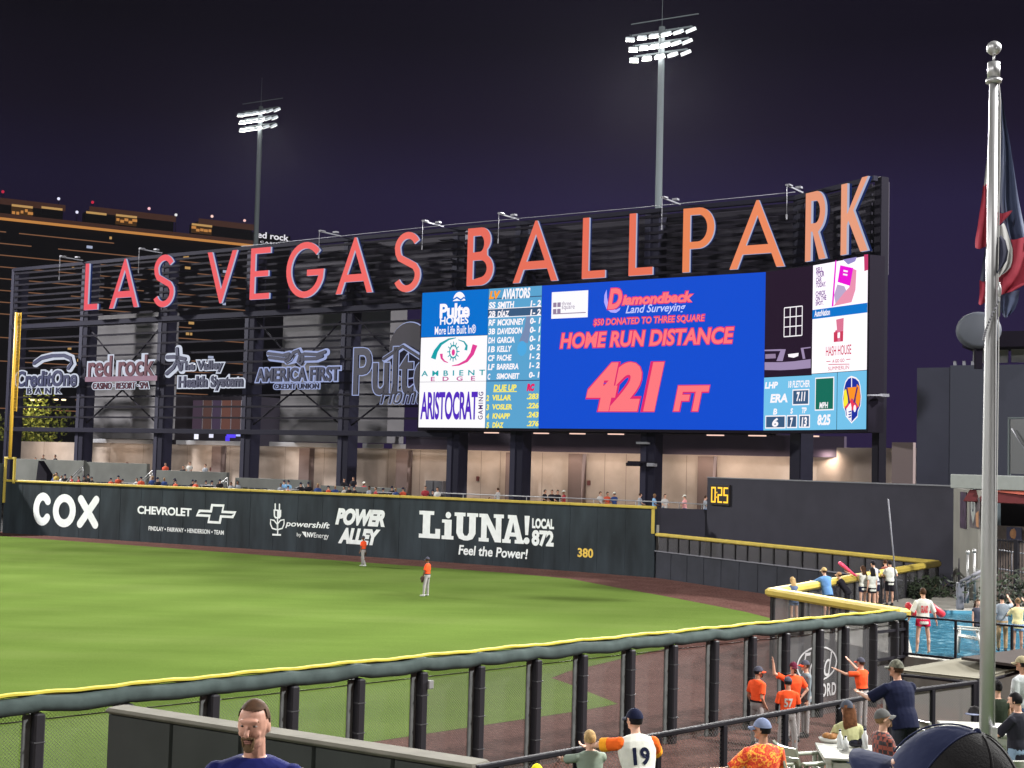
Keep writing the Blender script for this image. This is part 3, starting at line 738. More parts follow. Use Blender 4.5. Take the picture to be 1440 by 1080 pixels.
# ------------------------------------------------------------------ the big letters
def ring_(cx, cy, rx, ry, a0, a1, n=16): return arc(cx, cy, rx, ry, a0, a1, n)
T = .122   # stroke width as share of the height (units: height 1)
def L_(w): return [[(0,0),(w,0),(w,T),(T,T),(T,1),(0,1)]]
def A_(w):
    m = w/2; h = 1.03
    return [[(0,0),(T*1.05,0),(T*1.05+ (m-T*.55)*.22,.215),(w-T*1.05-(m-T*.55)*.22,.215),(w-T*1.05,0),(w,0),(m+.02,h),(m-.02,h)],
            [(T*1.05+(m-T*.55)*.36,.35),(m,.80),(w-T*1.05-(m-T*.55)*.36,.35)]]
def V_(w): return [[(0,1),(T*1.05,1),(w/2,.24),(w-T*1.05,1),(w,1),(w/2+.03,-.03),(w/2-.03,-.03)]]
def E_(w): return [[(0,0),(w,0),(w,T*.92),(T,T*.92),(T,.44),(w*.92,.44),(w*.92,.44+T*.9),(T,.44+T*.9),(T,1-T*.92),(w,1-T*.92),(w,1),(0,1)]]
def fat(pts, r): 
    o = stroke(pts, r, 1); return [o]
def S_(w):
    r1 = .245; P = []
    P += [(w/2 + (w/2-T/2)*.96*math.cos(rad(a)), .735 + (.285-T/2+.02)*math.sin(rad(a))) for a in range(28, 181, 12)]
    P += [(T/2+.03, .66), (w*.22, .58), (w*.5, .50), (w*.78, .42), (w-T/2-.01, .33)]
    P += [(w/2 + (w/2-T/2)*math.cos(rad(a)), .265 - (.285-T/2+.02)*math.sin(rad(a))) for a in range(0, 160, 12)]
    return fat(P, T/2)
def G_(w):
    rx, ry = w/2, .53; cx, cy = w/2, .5
    o = arc(cx, cy, rx, ry, 42, 318, 26)
    i = arc(cx, cy, rx-T, ry-T, 318, 42, 26)
    last = o[-1]
    return [arc(cx, cy, rx, ry, 42, 340, 28) + [(w*.99, .5), (w*.55, .5), (w*.55, .5-T*.95), (w-T*1.15, .5-T*.95)] + arc(cx, cy, rx-T, ry-T, 325, 42, 26)]
def B_(w):
    r = w
    o = [(0,0)] + [(w*.52, 0)] + [(w*.52 + w*.48*math.cos(rad(a)), .275 + .275*math.sin(rad(a))) for a in range(-80, 61, 14)] + [(w*.52+w*.36*math.cos(rad(a)), .78 + .22*math.sin(rad(a))) for a in range(-50, 91, 14)] + [(0,1)]
    h1 = [(T, T*.85)] + [(w*.50 + (w*.48-T)*math.cos(rad(a)), .285 + .15*math.sin(rad(a))) for a in range(-88, 89, 16)] + [(T, .435)]
    h2 = [(T, .575)] + [(w*.48 + (w*.38-T)*math.cos(rad(a)), .72 + .14*math.sin(rad(a))) for a in range(-88, 89, 16)] + [(T, .86)]
    return [o, h1, h2]
def P_(w):
    o = [(0,0),(T,0),(T,.36),(w*.5,.36)] + [(w*.5 + w*.5*math.cos(rad(a)), .68 + .32*math.sin(rad(a))) for a in range(-80, 91, 12)] + [(0,1)]
    h = [(T,.36+T*.9)] + [(w*.48 + (w*.52-T)*math.cos(rad(a)), .68 + (.32-T*.9)*math.sin(rad(a))) for a in range(-88, 89, 14)] + [(T,1-T*.9)]
    return [o, h]
def R_(w, t=.125):
    o = [(0,0),(t,0),(t,.42),(t*1.25,.42),(w-t*1.15,0),(w,0),(w*.62,.40)] + [(w*.5 + w*.46*math.cos(rad(a)), .70 + .30*math.sin(rad(a))) for a in range(-60, 91, 12)] + [(0,1)]
    h = [(t,.54)] + [(w*.48 + (w*.5-t)*math.cos(rad(a)), .70 + .165*math.sin(rad(a))) for a in range(-88, 89, 14)] + [(t,.87)]
    return [o, h]
def K_(w, t=.125):
    return [[(0,0),(t,0),(t,.40),(t*1.22,.47),(w-t*1.2,0),(w,0),(w*.46,.60),(w*.98,1.03),(w-t*1.05,1.03),(t,.56),(t,1),(0,1)]]
big = [(L_, 117.5, 440, 136.5, 438, pla), (A_, 153, 438.7, 193.5, 435.7, pla), (S_, 214, 434, 243.5, 432, pla), (V_, 292, 358, 333.5, 356, pla), (E_, 350.5, 426, 378, 425, pla),
       (G_, 402.5, 385, 456, 380, pla), (A_, 471.7, 419.5, 523, 417, pla), (S_, 552.5, 414, 590, 411, pla), (B_, 656, 400, 693, 390, pla), (A_, 721, 397, 784, 393.5, pla),
       (L_, 818, 391, 850.7, 389, pla), (L_, 883.7, 386, 917.5, 383, pla), (P_, 959.5, 381, 1004.5, 330, pla), (A_, 1025.7, 377.5, 1103, 372.5, pla), (R_, 1132, 364.8, 1161, 358.5, pwg), (K_, 1182, 352.4, 1220.4, 344.4, pwg)]
cs = [(236, 92, 104), (238, 96, 106), (240, 98, 106), (238, 100, 104), (240, 102, 106), (240, 104, 104), (240, 106, 102), (238, 112, 102), (230, 108, 92), (230, 112, 90), (230, 112, 88), (230, 114, 88), (232, 134, 88), (236, 138, 96), (230, 152, 120), (232, 158, 126)]
m_edge_w = glow('letter_edge_white', 200, 208, 240, .7); m_edge_b = glow('letter_edge_blue', 40, 62, 130, .42)
sg = thing('ballpark_sign', pm.pt(-6, 18, .5), 'row of giant coral neon letters spelling LAS VEGAS BALLPARK above the video board', 'sign')
for (fn, x0, y0, x1, y1, pl), c in zip(big, cs):
    u0 = pl.uv(x0, y0, .25)[0]; u1 = pl.uv(x1, y1, .25)[0]; H = 3.95; v0 = 18.30
    w = (u1-u0)/H
    O = [[(u0 + a*H, v0 + b*H) for a, b in o] for o in fn(w)]
    mb = MB(); mb.poly(O, pl, .19, .25, glow('letter_face_%d' % cs.index(c), *c, 1.0), m_edge_w); L = build(mb, 'letter', sg)
    mb = MB(); mb.poly(O, pl, .09, .188, m_edge_w); build(mb, 'white_edge', L)
    mb = MB(); mb.poly(O, pl, -.08, .088, m_edge_b); build(mb, 'blue_edge', L)

# ------------------------------------------------------------------ video board
vb = thing('video_board', pm.pt(pm.len/2, BZ0, 0), 'huge lit video scoreboard showing HOME RUN DISTANCE 421 FT on blue', 'scoreboard')
m_house = mat('board_housing', (0.006, 0.0045, 0.009), .85, spec=.05)
fr = [Vector((*p, 0)) for p in (BA, BB, BC, BD)]
def off(p, n, k): return p + n*k
nn = [pm.n, (pm.n+pmid.n).normalized(), (pmid.n+pwg.n).normalized(), pwg.n]
A2 = fr[0] - pm.d*.12; D2 = fr[3] + pwg.d*.12
top = [A2, fr[1], fr[2], D2]
ringz = lambda z: [Vector((p.x, p.y, z)) for p in [t - n*.02 for t, n in zip(top, nn)] + [t - n*1.1 for t, n in reversed(list(zip(top, nn)))]]
mb = MB(); mb.loft([ringz(BZ0-.16), ringz(BZ1+.06)], m_house); build(mb, 'housing', vb)
SW = 0.012; TW = 0.03
def screen(pl, u0, v0, u1, v1, m, w=SW, name='screen'):
    mb = MB(); mb.quad(pl.pt(u0, v0, w), pl.pt(u1, v0, w), pl.pt(u1, v1, w), pl.pt(u0, v1, w), m)
    return build(mb, name, vb)
k_white = glow('screen_white', 250, 248, 252, 1.05); k_white2 = glow('screen_text_white', 255, 250, 255, 1.0)
k_blue = glow('screen_blue', 20, 78, 208); k_sky = glow('screen_sky_blue', 92, 164, 208); k_sky2 = glow('screen_pale_sky', 118, 196, 236)
k_pulte = glow('screen_azure', 4, 112, 206); k_teal = glow('screen_teal', 20, 160, 170); k_pink = glow('screen_pink', 226, 62, 150)
k_viol = glow('screen_violet', 84, 44, 190); k_grey = glow('screen_grey', 90, 84, 110); k_yel = glow('screen_yellow', 255, 240, 96); k_dark = glow('screen_slate', 60, 92, 128)
k_cor = glow('screen_coral', 255, 122, 128); k_red = glow('screen_red_edge', 226, 40, 110); k_night = glow('screen_night', 40, 26, 44); k_lilac = glow('screen_lilac', 160, 142, 178)
uu = lambda x, y: pm.uv(x, y, SW)[0]; vv = lambda x, y: pm.uv(x, y, SW)[1]
uA, uB_, uC_, uD_ = 0.0, uu(687.5, 406), uu(762.5, 401), pm.len
vP, vAm = vv(592.5, 475), vv(591, 537.5)
# -- azure advert
p = screen(pm, uA, vP+.03, uB_-.02, BZ1, k_pulte, name='advert_screen')
mb = MB(); c = pm.uv(645.7, 421, TW)
mb.poly([arc(c[0], c[1]-.1, .52, .62, 0, 180, 16)], pm, None, TW, k_white2)
q = lambda x, y: pm.uv(570+x/4, 380+y/4, TW+.004)
mb.poly([[q(240, 188), q(290, 158), q(312, 172), q(330, 158), q(360, 188), q(360, 180), q(330, 148), q(312, 162), q(290, 148), q(240, 180)]], pm, None, TW+.004, k_pulte)
mb.text('Pulte', pm, (618.7, 427.5, 660.3, 446), k_white2, TW+.008, bold=.04, spacing=.95); mb.text('HOMES', pm, (619, 445.7, 658.7, 455.2), k_white2, TW, bold=.025)
mb.text('More Life Built In\u00ae', pm, (611.7, 458.6, 669, 468.6), k_white2, TW, bold=.012)
build(mb, 'lettering', p)
# -- eye advert
p = screen(pm, uA, vAm+.02, uB_-.02, vP, k_white, name='advert_screen')
mb = MB()
def taper(pts, r0, r1, ox=570, oy=380):
    L1, L2 = [], []
    for i, (x, y) in enumerate(pts):
        a = pts[max(0, i-1)]; b = pts[min(len(pts)-1, i+1)]; t = Vector((b[0]-a[0], b[1]-a[1])).normalized(); r = r0 + (r1-r0)*i/(len(pts)-1)
        L1.append(pm.uv(ox+(x-t.y*r)/4, oy+(y+t.x*r)/4, TW)); L2.append(pm.uv(ox+(x+t.y*r)/4, oy+(y-t.x*r)/4, TW))
    return L1 + L2[::-1]
mb.poly([taper([(157, 498), (172, 455), (200, 415), (245, 388), (285, 380)], 14, 2)], pm, None, TW, k_teal)
mb.poly([taper([(340, 450), (345, 425), (330, 402), (298, 392)], 8, 2)], pm, None, TW, k_teal)
mb.poly([taper([(392, 420), (375, 470), (345, 510), (300, 532), (262, 538)], 14, 2)], pm, None, TW, k_pink)
mb.poly([taper([(202, 470), (205, 495), (220, 512), (240, 520)], 8, 2)], pm, None, TW, k_pink)
cx, cy = pm.uv(637.5, 494.5, TW)
for k in range(12):
    a = 2*PI*k/12; mb.poly([stroke([(cx+.28*math.cos(a), cy+.38*math.sin(a)), (cx+.5*math.cos(a), cy+.66*math.sin(a))], .035)], pm, None, TW, k_teal)
mb.poly([arc(cx, cy, .36, .48, 0, 350, 20), arc(cx, cy, .28, .38, 0, 350, 20)], pm, None, TW+.004, k_teal)
mb.poly([arc(cx, cy-.05, .14, .22, 0, 345, 14)], pm, None, TW, k_pink)
mb.text('AMBIENT', pm, (592.8, 521.6, 682, 527.5), k_teal, TW, bold=.02, spacing=1.9); mb.text('EDGE', pm, (606, 530, 668, 535.2), glow('screen_mauve', 190, 84, 150), TW, bold=.02, spacing=2.6)
build(mb, 'lettering', p)
p = screen(pm, uA, BZ0, uB_-.02, vAm, k_white, name='advert_screen')
mb = MB(); mb.text('ARISTOCRAT', pm, (592, 551, 671, 590.5), k_viol, TW, bold=.03, spacing=.95)
V2, F2 = glyphs('GAMING', .015, 0, 1.25, False); u0, v1 = pm.uv(673.2, 551, TW); u1, v0 = pm.uv(678.7, 590, TW)
mb.add([pm.pt(u1-(u1-u0)*b, v0+(v1-v0)*a, TW) for a, b, c in V2], F2, glow('screen_plum', 70, 40, 110))
build(mb, 'lettering', p)
# -- line-up column
p = screen(pm, uB_, BZ0, uC_-.015, BZ1, k_sky, name='lineup_screen')
mb = MB()
def hq(y, m, h=.05, x=690): v = vv(570+470/4, 380+y/4); mb.quad(pm.pt(uB_, v-h/2, TW-.008), pm.pt(uC_-.02, v-h/2, TW-.008), pm.pt(uC_-.02, v+h/2, TW-.008), pm.pt(uB_, v+h/2, TW-.008), m)
hq(162, k_dark, .07); hq(219, k_white2, .05); hq(267, k_white2, .05); hq(623, k_dark, .07)
a, b = vv(687.5, 435.2), vv(687.5, 446); mb.quad(pm.pt(uB_, b, TW-.01), pm.pt(uC_-.02, b, TW-.01), pm.pt(uC_-.02, a, TW-.01), pm.pt(uB_, a, TW-.01), k_dark)
mb.poly([[pm.uv(570+x/4, 380+y/4, SW+.004) for x, y in ((690, 215), (700, 225), (705, 330), (690, 410), (640, 400), (668, 330))]], pm, None, SW+.004, glow('screen_dusky', 120, 140, 178))
mb.poly([arc(*pm.uv(734, 490, SW+.006), .38, .5, 0, 340, 16)], pm, None, SW+.006, glow('screen_sky_mid', 80, 170, 226))
mb.text('LV', pm, (570+472/4, 380+118/4, 570+536/4, 380+160/4), glow('screen_orange', 255, 160, 40), TW, bold=.07, shear=.2)
mb.text('AVIATORS', pm, (706, 406.5, 745.5, 419), k_white2, TW, bold=.045, shear=.12)
rows = [('SS', 'SMITH', '1- 2', 193, 612), ('2B', 'D\u00cdAZ', '1- 2', 243, 585), ('RF', 'MCKINNEY', '0- 1', 291, 672), ('3B', 'DAVIDSON', '0- 1', 341, 660), ('DH', 'GARCIA', '0- 1', 391, 618), ('1B', 'KELLY', '0- 2', 441, 602), ('CF', 'PACHE', '1- 2', 491, 602), ('LF', 'BARRERA', '1- 2', 541, 642), ('C', 'SIMONEIT', '0- 1', 595, 648)]
def TX(s_, x0, x1, yc, m, h=34, sl=-.03, bold=.04, shear=.12, up=0):
    ym = lambda x: yc + (x-600)*sl
    mb.text(s_, pm, (570+x0/4, 380+(ym(x0)-h/2-up)/4, 570+x1/4, 380+(ym(x1)+h/2)/4), m, TW, bold=bold, shear=shear)
for i, (a, b, c, y, xr) in enumerate(rows):
    TX(a, 470-i*.8, (507 if len(a) > 1 else 484)-i*.8, y, k_white2); TX(b, 520-i*.8, xr-i*.8, y, k_white2, up=6 if '\u00cd' in b else 0); TX(c, 704-i, 762-i, y-3, k_white2)
TX('DUE UP', 497, 625, 660, k_yel, 38); mb.text('RC', pm, (570+683/4, 380+638/4, 570+727/4, 380+680/4), glow('screen_crimson', 226, 30, 100), TW, bold=.09, shear=.2)
v = vv(570+500/4, 380+686/4); mb.quad(pm.pt(uu(694, 551), v, TW), pm.pt(uu(727, 551), v, TW), pm.pt(uu(727, 551), v+.06, TW), pm.pt(uu(694, 551), v+.06, TW), k_yel)
for i, (a, b, c, y, xr) in enumerate((('2', 'VILLAR', '.283', 715, 594), ('3', 'VOSLER', '.226', 767, 600), ('4', 'KNAPP', '.243', 818, 588), ('5', 'D\u00cdAZ', '.276', 868, 552))):
    TX(a, 456, 470, y, k_yel); TX(b, 490, xr, y, k_yel, up=6 if '\u00cd' in b else 0); TX(c, 684, 749, y-2, k_yel)
build(mb, 'lettering', p)
# -- main blue screen
p = screen(pm, uC_, BZ0, uD_, BZ1, k_blue, name='main_screen')
mb = MB(); u0, v1 = pm.uv(776, 411, TW); u1, v0 = pm.uv(826.3, 446, TW)
mb.quad(pm.pt(u0, v0, TW-.01), pm.pt(u1, v0, TW-.01), pm.pt(u1, v1, TW-.01), pm.pt(u0, v1, TW-.01), k_white)
k_lg = glow('screen_soft_grey', 150, 130, 160)
mb.text('three', pm, (790, 424, 803, 429), k_lg, TW); mb.text('square', pm, (790, 430.5, 808, 436), k_lg, TW)
for k in range(4):
    a, b = u0+.13+(k % 2)*.32, v0+1.05-(k//2)*.42
    mb.quad(pm.pt(a, b-.3, TW), pm.pt(a+.26, b-.3, TW), pm.pt(a+.26, b, TW), pm.pt(a, b, TW), k_lg)
v = v0+.28; mb.quad(pm.pt(u0+.13, v, TW), pm.pt(u1-.15, v, TW), pm.pt(u1-.15, v+.06, TW), pm.pt(u0+.13, v+.06, TW), k_lg)
for nm, m, bo, w in (('edge', k_red, .035, TW), ('face', k_cor, 0.0, TW+.012)):
    g_ = 0.0 if nm == 'face' else 1.1
    B_2 = lambda a, b, c, d: (a-g_, b-g_, c+g_, d+g_)
    mb.text('D', pm, B_2(855, 406, 874.5, 434), m, w, bold=.05+bo, shear=.22)
    mb.text('iamondback', pm, B_2(875, 414.5, 975, 424.5), m, w, bold=.05+bo, shear=.22)
    mb.text('$50 DONATED TO THREE SQUARE', pm, B_2(835, 449, 990.7, 453), m, w, bold=.02+bo, shear=.12)
    mb.text('HOME RUN DISTANCE', pm, B_2(788, 468.5, 1032, 483), m, w, bold=.035+bo, shear=.16)
    mb.text('421', pm, B_2(825.5, 510.5, 933, 578.5), m, w, bold=.055+bo, shear=.22, spacing=.98)
    mb.text('FT', pm, B_2(947.5, 542.5, 997.5, 578.3), m, w, bold=.05+bo, shear=.2)
mb.text('Land Surveying', pm, (880, 429.5, 964, 440.5), glow('screen_ice', 200, 206, 255), TW+.004, bold=.015, shear=.3)
mb.poly([[pm.uv(640+x/4, 240+y/4, TW-.004) for x, y in ((852, 668), (840, 700), (838, 740), (850, 775), (875, 797), (905, 800), (925, 785), (930, 770), (905, 783), (880, 775), (862, 750), (855, 715))]], pm, None, TW-.004, glow('screen_crescent', 180, 170, 255))
build(mb, 'lettering', p)
# -- middle column: camera picture with strike zone, pitcher panel
um = pmid.len; vE = pmid.uv(1077, 531, SW)[1]
p = screen(pmid, 0, vE+.02, um, BZ1, k_night, name='camera_screen')
mb = MB(); g = lambda x, y, w=TW: pmid.uv(x, y, w)
u0, v1 = g(1103, 433); u1, v0 = g(1127.7, 471.5); b_ = .06
for k in range(4):
    a = u0+(u1-u0)*k/3; mb.quad(pmid.pt(a-b_/2, v0, TW), pmid.pt(a+b_/2, v0, TW), pmid.pt(a+b_/2, v1, TW), pmid.pt(a-b_/2, v1, TW), k_white2)
    a = v0+(v1-v0)*k/3; mb.quad(pmid.pt(u0, a-b_/2, TW+.003), pmid.pt(u1, a-b_/2, TW+.003), pmid.pt(u1, a+b_/2, TW+.003), pmid.pt(u0, a+b_/2, TW+.003), k_white2)
zz = lambda P, w=TW: [g(1060+x/8, 480+y/8, w) for x, y in P]
mb.poly([zz([(122, 235), (300, 235), (450, 225), (560, 210), (640, 200), (640, 300), (450, 318), (300, 325), (122, 322)])], pmid, None, TW, k_lilac)
mb.poly([zz([(122, 95), (300, 88), (360, 90), (325, 222), (255, 222), (300, 108), (122, 110)])], pmid, None, TW+.003, k_lilac)
mb.poly([zz([(528, 75), (640, 62), (640, 74), (560, 85), (580, 195), (552, 198)])], pmid, None, TW+.003, k_lilac)
mb.poly([zz([(385, 145), (505, 130), (500, 165), (450, 185), (390, 175)])], pmid, None, TW+.003, k_white2)
mb.poly([zz([(130, 145), (245, 140), (248, 190), (130, 196)])], pmid, None, TW+.003, k_lg)
build(mb, 'picture', p)
p = screen(pmid, 0, BZ0, um, vE, k_sky2, name='pitcher_screen')
mb = MB()
def T6(s_, x0, y0, x1, y1, m=k_white2, pl=pmid, bold=.045, shear=.14, w=TW+.01): mb.text(s_, pl, (1060+x0/8, 480+y0/8, 1060+x1/8, 480+y1/8), m, w, bold=bold, shear=shear)
def box6(x0, y0, x1, y1, m, pl=pmid, k=8, fr=True):
    u0, v1 = pl.uv(1060+x0/8, 480+y0/8, TW); u1, v0 = pl.uv(1060+x1/8, 480+y1/8, TW); b = .07
    if fr: mb.quad(pl.pt(u0, v0, TW-.008), pl.pt(u1, v0, TW-.008), pl.pt(u1, v1, TW-.008), pl.pt(u0, v1, TW-.008), k_white2)
    mb.quad(pl.pt(u0+b, v0+b, TW), pl.pt(u1-b, v0+b, TW), pl.pt(u1-b, v1-b, TW), pl.pt(u0+b, v1-b, TW), m)
T6('LHP', 125, 460, 272, 528); T6('18 FLETCHER', 388, 446, 630, 514, bold=.03); T6('ERA', 185, 594, 380, 686)
box6(434, 542, 622, 716, k_dark); T6('7.11', 480, 570, 580, 674)
T6('B', 217, 757, 263, 824); T6('S', 412, 752, 440, 814); T6('TP', 540, 744, 594, 808)
box6(130, 835, 356, 980, k_dark); box6(370, 830, 486, 976, k_dark); box6(508, 826, 630, 972, k_dark)
T6('6', 207, 862, 275, 962); T6('7', 408, 858, 440, 965); T6('13', 536, 852, 598, 958)
build(mb, 'lettering', p)
# -- wing: two adverts, speed panel, team emblem
vH = pwg.uv(1142, 525.5, SW)[1]; vS0 = pwg.uv(1142.5, 436, SW)[1]; vS1 = pwg.uv(1142.5, 449, SW)[1]; uw = pwg.len
umph = pwg.uv(1177.5, 524, SW)[0]
p = screen(pwg, 0, vS1, uw, BZ1, glow('screen_glare_white', 255, 246, 255, 1.15), name='advert_screen')
mb = MB(); w6 = lambda P, w=TW: [pwg.uv(880+x/4, 350+y/4, w) for x, y in P]
k_txt = glow('screen_purple_text', 110, 50, 140)
for s_, x0, y0, x1, y1 in (('SELL', 1070, 106, 1110, 128), ('YOUR', 1070, 133, 1117, 155), ('CAR', 1070, 163, 1102, 185), ('TODAY.', 1070, 191, 1126, 211), ('CHECK', 1068, 240, 1124, 258), ('ON THE', 1068, 268, 1128, 287), ('SPOT.', 1068, 297, 1112, 314)):
    mb.text(s_, pwg, (880+x0/4, 350+y0/4, 880+x1/4, 350+y1/4), k_txt, TW, bold=.03)
k_mag = glow('screen_magenta', 236, 20, 214); k_skin = glow('screen_skin', 236, 150, 178); k_rose = glow('screen_rose', 200, 60, 110)
mb.poly([w6([(1178, 66), (1186, 64), (1168, 322), (1158, 325)])], pwg, None, TW, k_mag)
mb.poly([w6([(1340, 33), (1363, 30), (1363, 118), (1342, 125)])], pwg, None, TW, k_rose)
mb.poly([w6([(1222, 60), (1300, 45), (1290, 70), (1250, 88)])], pwg, None, TW, glow('screen_haze_blue', 150, 140, 200))
mb.poly([w6([(1190, 200), (1230, 210), (1250, 260), (1180, 310), (1172, 260)])], pwg, None, TW, glow('screen_haze_lilac', 190, 170, 205))
mb.poly([w6([(1265, 105), (1298, 120), (1292, 230), (1270, 300), (1168, 322), (1230, 245), (1258, 215)])], pwg, None, TW+.003, k_skin)
mb.poly([w6([(1207, 92), (1280, 108), (1262, 208), (1192, 186)])], pwg, None, TW+.006, k_mag)
mb.poly([w6([(1226, 118), (1250, 123), (1248, 132), (1224, 127)])], pwg, None, TW+.009, k_white2); mb.poly([w6([(1224, 138), (1248, 143), (1246, 152), (1222, 147)])], pwg, None, TW+.009, k_white2)
mb.quad(pwg.pt(0, vS1, TW-.012), pwg.pt(uw, vS1, TW-.012), pwg.pt(uw, vS0, TW-.012), pwg.pt(0, vS0, TW-.012), glow('screen_strip_blue', 14, 118, 206))
mb.text('AutoNation', pwg, (880+1062/4, 350+347/4, 880+1148/4, 350+372/4), k_white2, TW, bold=.03)
build(mb, 'lettering', p)
p = screen(pwg, 0, vH, uw, vS1, glow('screen_bright_white', 255, 250, 255, 1.1), name='advert_screen')
mb = MB(); k_crim = glow('screen_dull_red', 206, 60, 92)
mb.poly([w6([(1183, 398), (1226, 388), (1222, 520), (1172, 525), (1178, 460), (1188, 455)]), w6([(1192, 472), (1206, 468), (1204, 500), (1190, 502)])], pwg, None, TW, glow('screen_brick_pink', 222, 120, 150))
mb.poly([w6([(1170, 470), (1190, 462), (1192, 518), (1170, 524)])], pwg, None, TW+.003, k_crim); mb.poly([w6([(1205, 465), (1224, 462), (1222, 518), (1208, 520)])], pwg, None, TW+.003, k_crim)
mb.text('HASH HOUSE', pwg, (880+1126/4, 350+550/4, 880+1268/4, 350+592/4), k_crim, TW, bold=.01)
mb.text('A GO GO', pwg, (880+1162/4, 350+622/4, 880+1230/4, 350+636/4), k_crim, TW, bold=.015)
mb.text('SUMMERLIN', pwg, (880+1138/4, 350+663/4, 880+1256/4, 350+676/4), k_crim, TW)
for x0, x1, y in ((1128, 1152, 632), (1240, 1264, 620), (1140, 1258, 648)): mb.poly([w6([(x0, y), (x1, y-2), (x1, y+2), (x0, y+4)])], pwg, None, TW, k_crim)
build(mb, 'lettering', p)
p = screen(pwg, 0, BZ0, umph-.02, vH-.03, k_sky2, name='speed_screen')
mb = MB(); box6(690, 410, 900, 774, glow('screen_green', 24, 110, 92), pwg)
T6('MPH', 738, 686, 835, 752, pl=pwg, bold=.03); T6('8:25', 716, 824, 862, 942, pl=pwg)
build(mb, 'lettering', p)
p = screen(pwg, umph+.02, BZ0, uw, vH-.03, k_sky2, name='emblem_screen')
mb = MB(); w8 = lambda P, w: [pwg.uv(1060+x/8, 480+y/8, w) for x, y in P]
k_org = glow('screen_amber', 255, 150, 40); k_navy = glow('screen_navy', 30, 50, 160); k_y2 = glow('screen_sun_yellow', 255, 236, 60); k_r2 = glow('screen_flame', 236, 60, 90)
helm = [(1098, 388), (1150, 405), (1185, 440), (1200, 500), (1212, 620), (1205, 720), (1175, 790), (1170, 850), (1100, 925), (1035, 845), (1028, 790), (1005, 740), (998, 640), (1015, 510), (1030, 450), (1060, 405)]
mb.poly([w8(helm, TW)], pwg, None, TW, k_white2)
sh_ = lambda P, k: [(1100+(x-1100)*k, 655+(y-655)*k) for x, y in P]
mb.poly([w8(sh_(helm, .93), TW+.003)], pwg, None, TW+.003, k_navy)
mb.poly([w8([(1015, 560), (1050, 520), (1060, 690), (1020, 760), (1008, 700)], TW+.006)], pwg, None, TW+.006, k_y2)
mb.poly([w8([(1160, 480), (1190, 510), (1200, 640), (1180, 740), (1145, 690)], TW+.006)], pwg, None, TW+.006, k_org)
mb.poly([w8([(1055, 520), (1158, 512), (1140, 690), (1105, 640), (1075, 700)], TW+.008)], pwg, None, TW+.008, k_org)
mb.poly([w8([(1020, 740), (1075, 690), (1098, 640), (1140, 700), (1175, 730), (1150, 770), (1060, 780)], TW+.010)], pwg, None, TW+.010, k_r2)
for a, b in (((1045, 525), (1078, 700)), ((1165, 515), (1128, 690))): mb.poly([w8([(a[0]-9, a[1]), (a[0]+9, a[1]), (b[0]+9, b[1]), (b[0]-9, b[1])], TW+.012)], pwg, None, TW+.012, glow('screen_purple', 90, 40, 110))
mb.poly([w8([(1040, 760), (1090, 690), (1100, 745), (1100, 900), (1048, 845)], TW+.014)], pwg, None, TW+.014, k_white2)
mb.poly([arc(*pwg.uv(1060+1136/8, 480+755/8, TW+.014), .11, .2, 0, 340, 14)], pwg, None, TW+.014, k_white2)
for y in (790, 820, 850): mb.poly([w8([(1062, y), (1095, y-10), (1098, y+4), (1070, y+12)], TW+.016)], pwg, None, TW+.016, k_navy)
mb.poly([w8([(1096, 395), (1105, 395), (1105, 515), (1096, 515)], TW+.016)], pwg, None, TW+.016, k_white2)
build(mb, 'emblem', p)
# soffit lamps under the board
m_soff = glow('soffit_lamp', 236, 196, 180, 1.3)
for x, y in ((623, 607), (690, 608), (760, 609), (811, 609), (865, 609.5), (1005, 611), (1064, 611), (1138, 610)):
    u = pm.uv(x, y, -1.6)[0]; mb = MB(); mb.box(pm.pt(u, 8.38, -1.7), (1.05, .3, .08), m_soff, (pm.d, pm.n, UP)); build(mb, 'soffit_lamp', vb)
mb = MB(); mb.box(pm.pt(pm.len/2-.4, 8.46, -2.5), (pm.len+1, 2.9, .10), m_house, (pm.d, pm.n, UP)); build(mb, 'soffit', vb)

# ------------------------------------------------------------------ sponsor signs hung in the bays
m_navyf = mat('navy_letter_face', (0.005, 0.007, 0.034), .6); m_maroon = mat('maroon_letter_face', (0.040, 0.003, 0.014), .6)
m_halo = glow('halo_light', 214, 220, 236, .9); m_halo2 = glow('halo_blue_light', 168, 180, 226, .85); m_pinkbar = glow('pink_bar_light', 186, 150, 168, .7)
LW = -0.55
def logo(name_px, label, build_fn):
    u, v = UA(*name_px, LW); t = thing('sponsor_sign', pla.pt(u, v, LW), label, 'sign', 'lit sponsor signs hung in the bays of the steel frame'); build_fn(t); return t
def halo_text(t, s_, box, face, halo, g=1.7, bold=.03, extra=.075, shear=0.0, spacing=1.0):
    mb = MB(); mb.text(s_, pla, (box[0]-g, box[1]-g, box[2]+g, box[3]+g), halo, LW+.06, .16, bold=bold+extra, shear=shear, spacing=spacing); h = build(mb, 'halo', t)
    mb = MB(); mb.text(s_, pla, box, face, LW+.20, .12, bold=bold, shear=shear, spacing=spacing); build(mb, 'lettering', t)
def curve_part(t, pts, r, face, halo, name='emblem'):
    P = [UA(x, y, LW) for x, y in pts]
    mb = MB(); mb.poly([stroke(P, r*2.1)], pla, LW-.10, LW+.06, halo); build(mb, 'halo', t)
    mb = MB(); mb.poly([stroke(P, r)], pla, LW+.07, LW+.20, face); build(mb, name, t)
def f1(t):
    halo_text(t, 'CreditOne', (22.5, 522, 107, 543), m_navyf, m_halo, shear=.05)
    halo_text(t, 'BANK', (38, 545.5, 85, 553.5), m_navyf, m_halo, .9, bold=.0, spacing=1.9)
    curve_part(t, [(50, 511), (60, 504), (75, 500.5), (92, 500), (101, 504), (103, 511), (98, 518)], .16, m_navyf, m_halo)
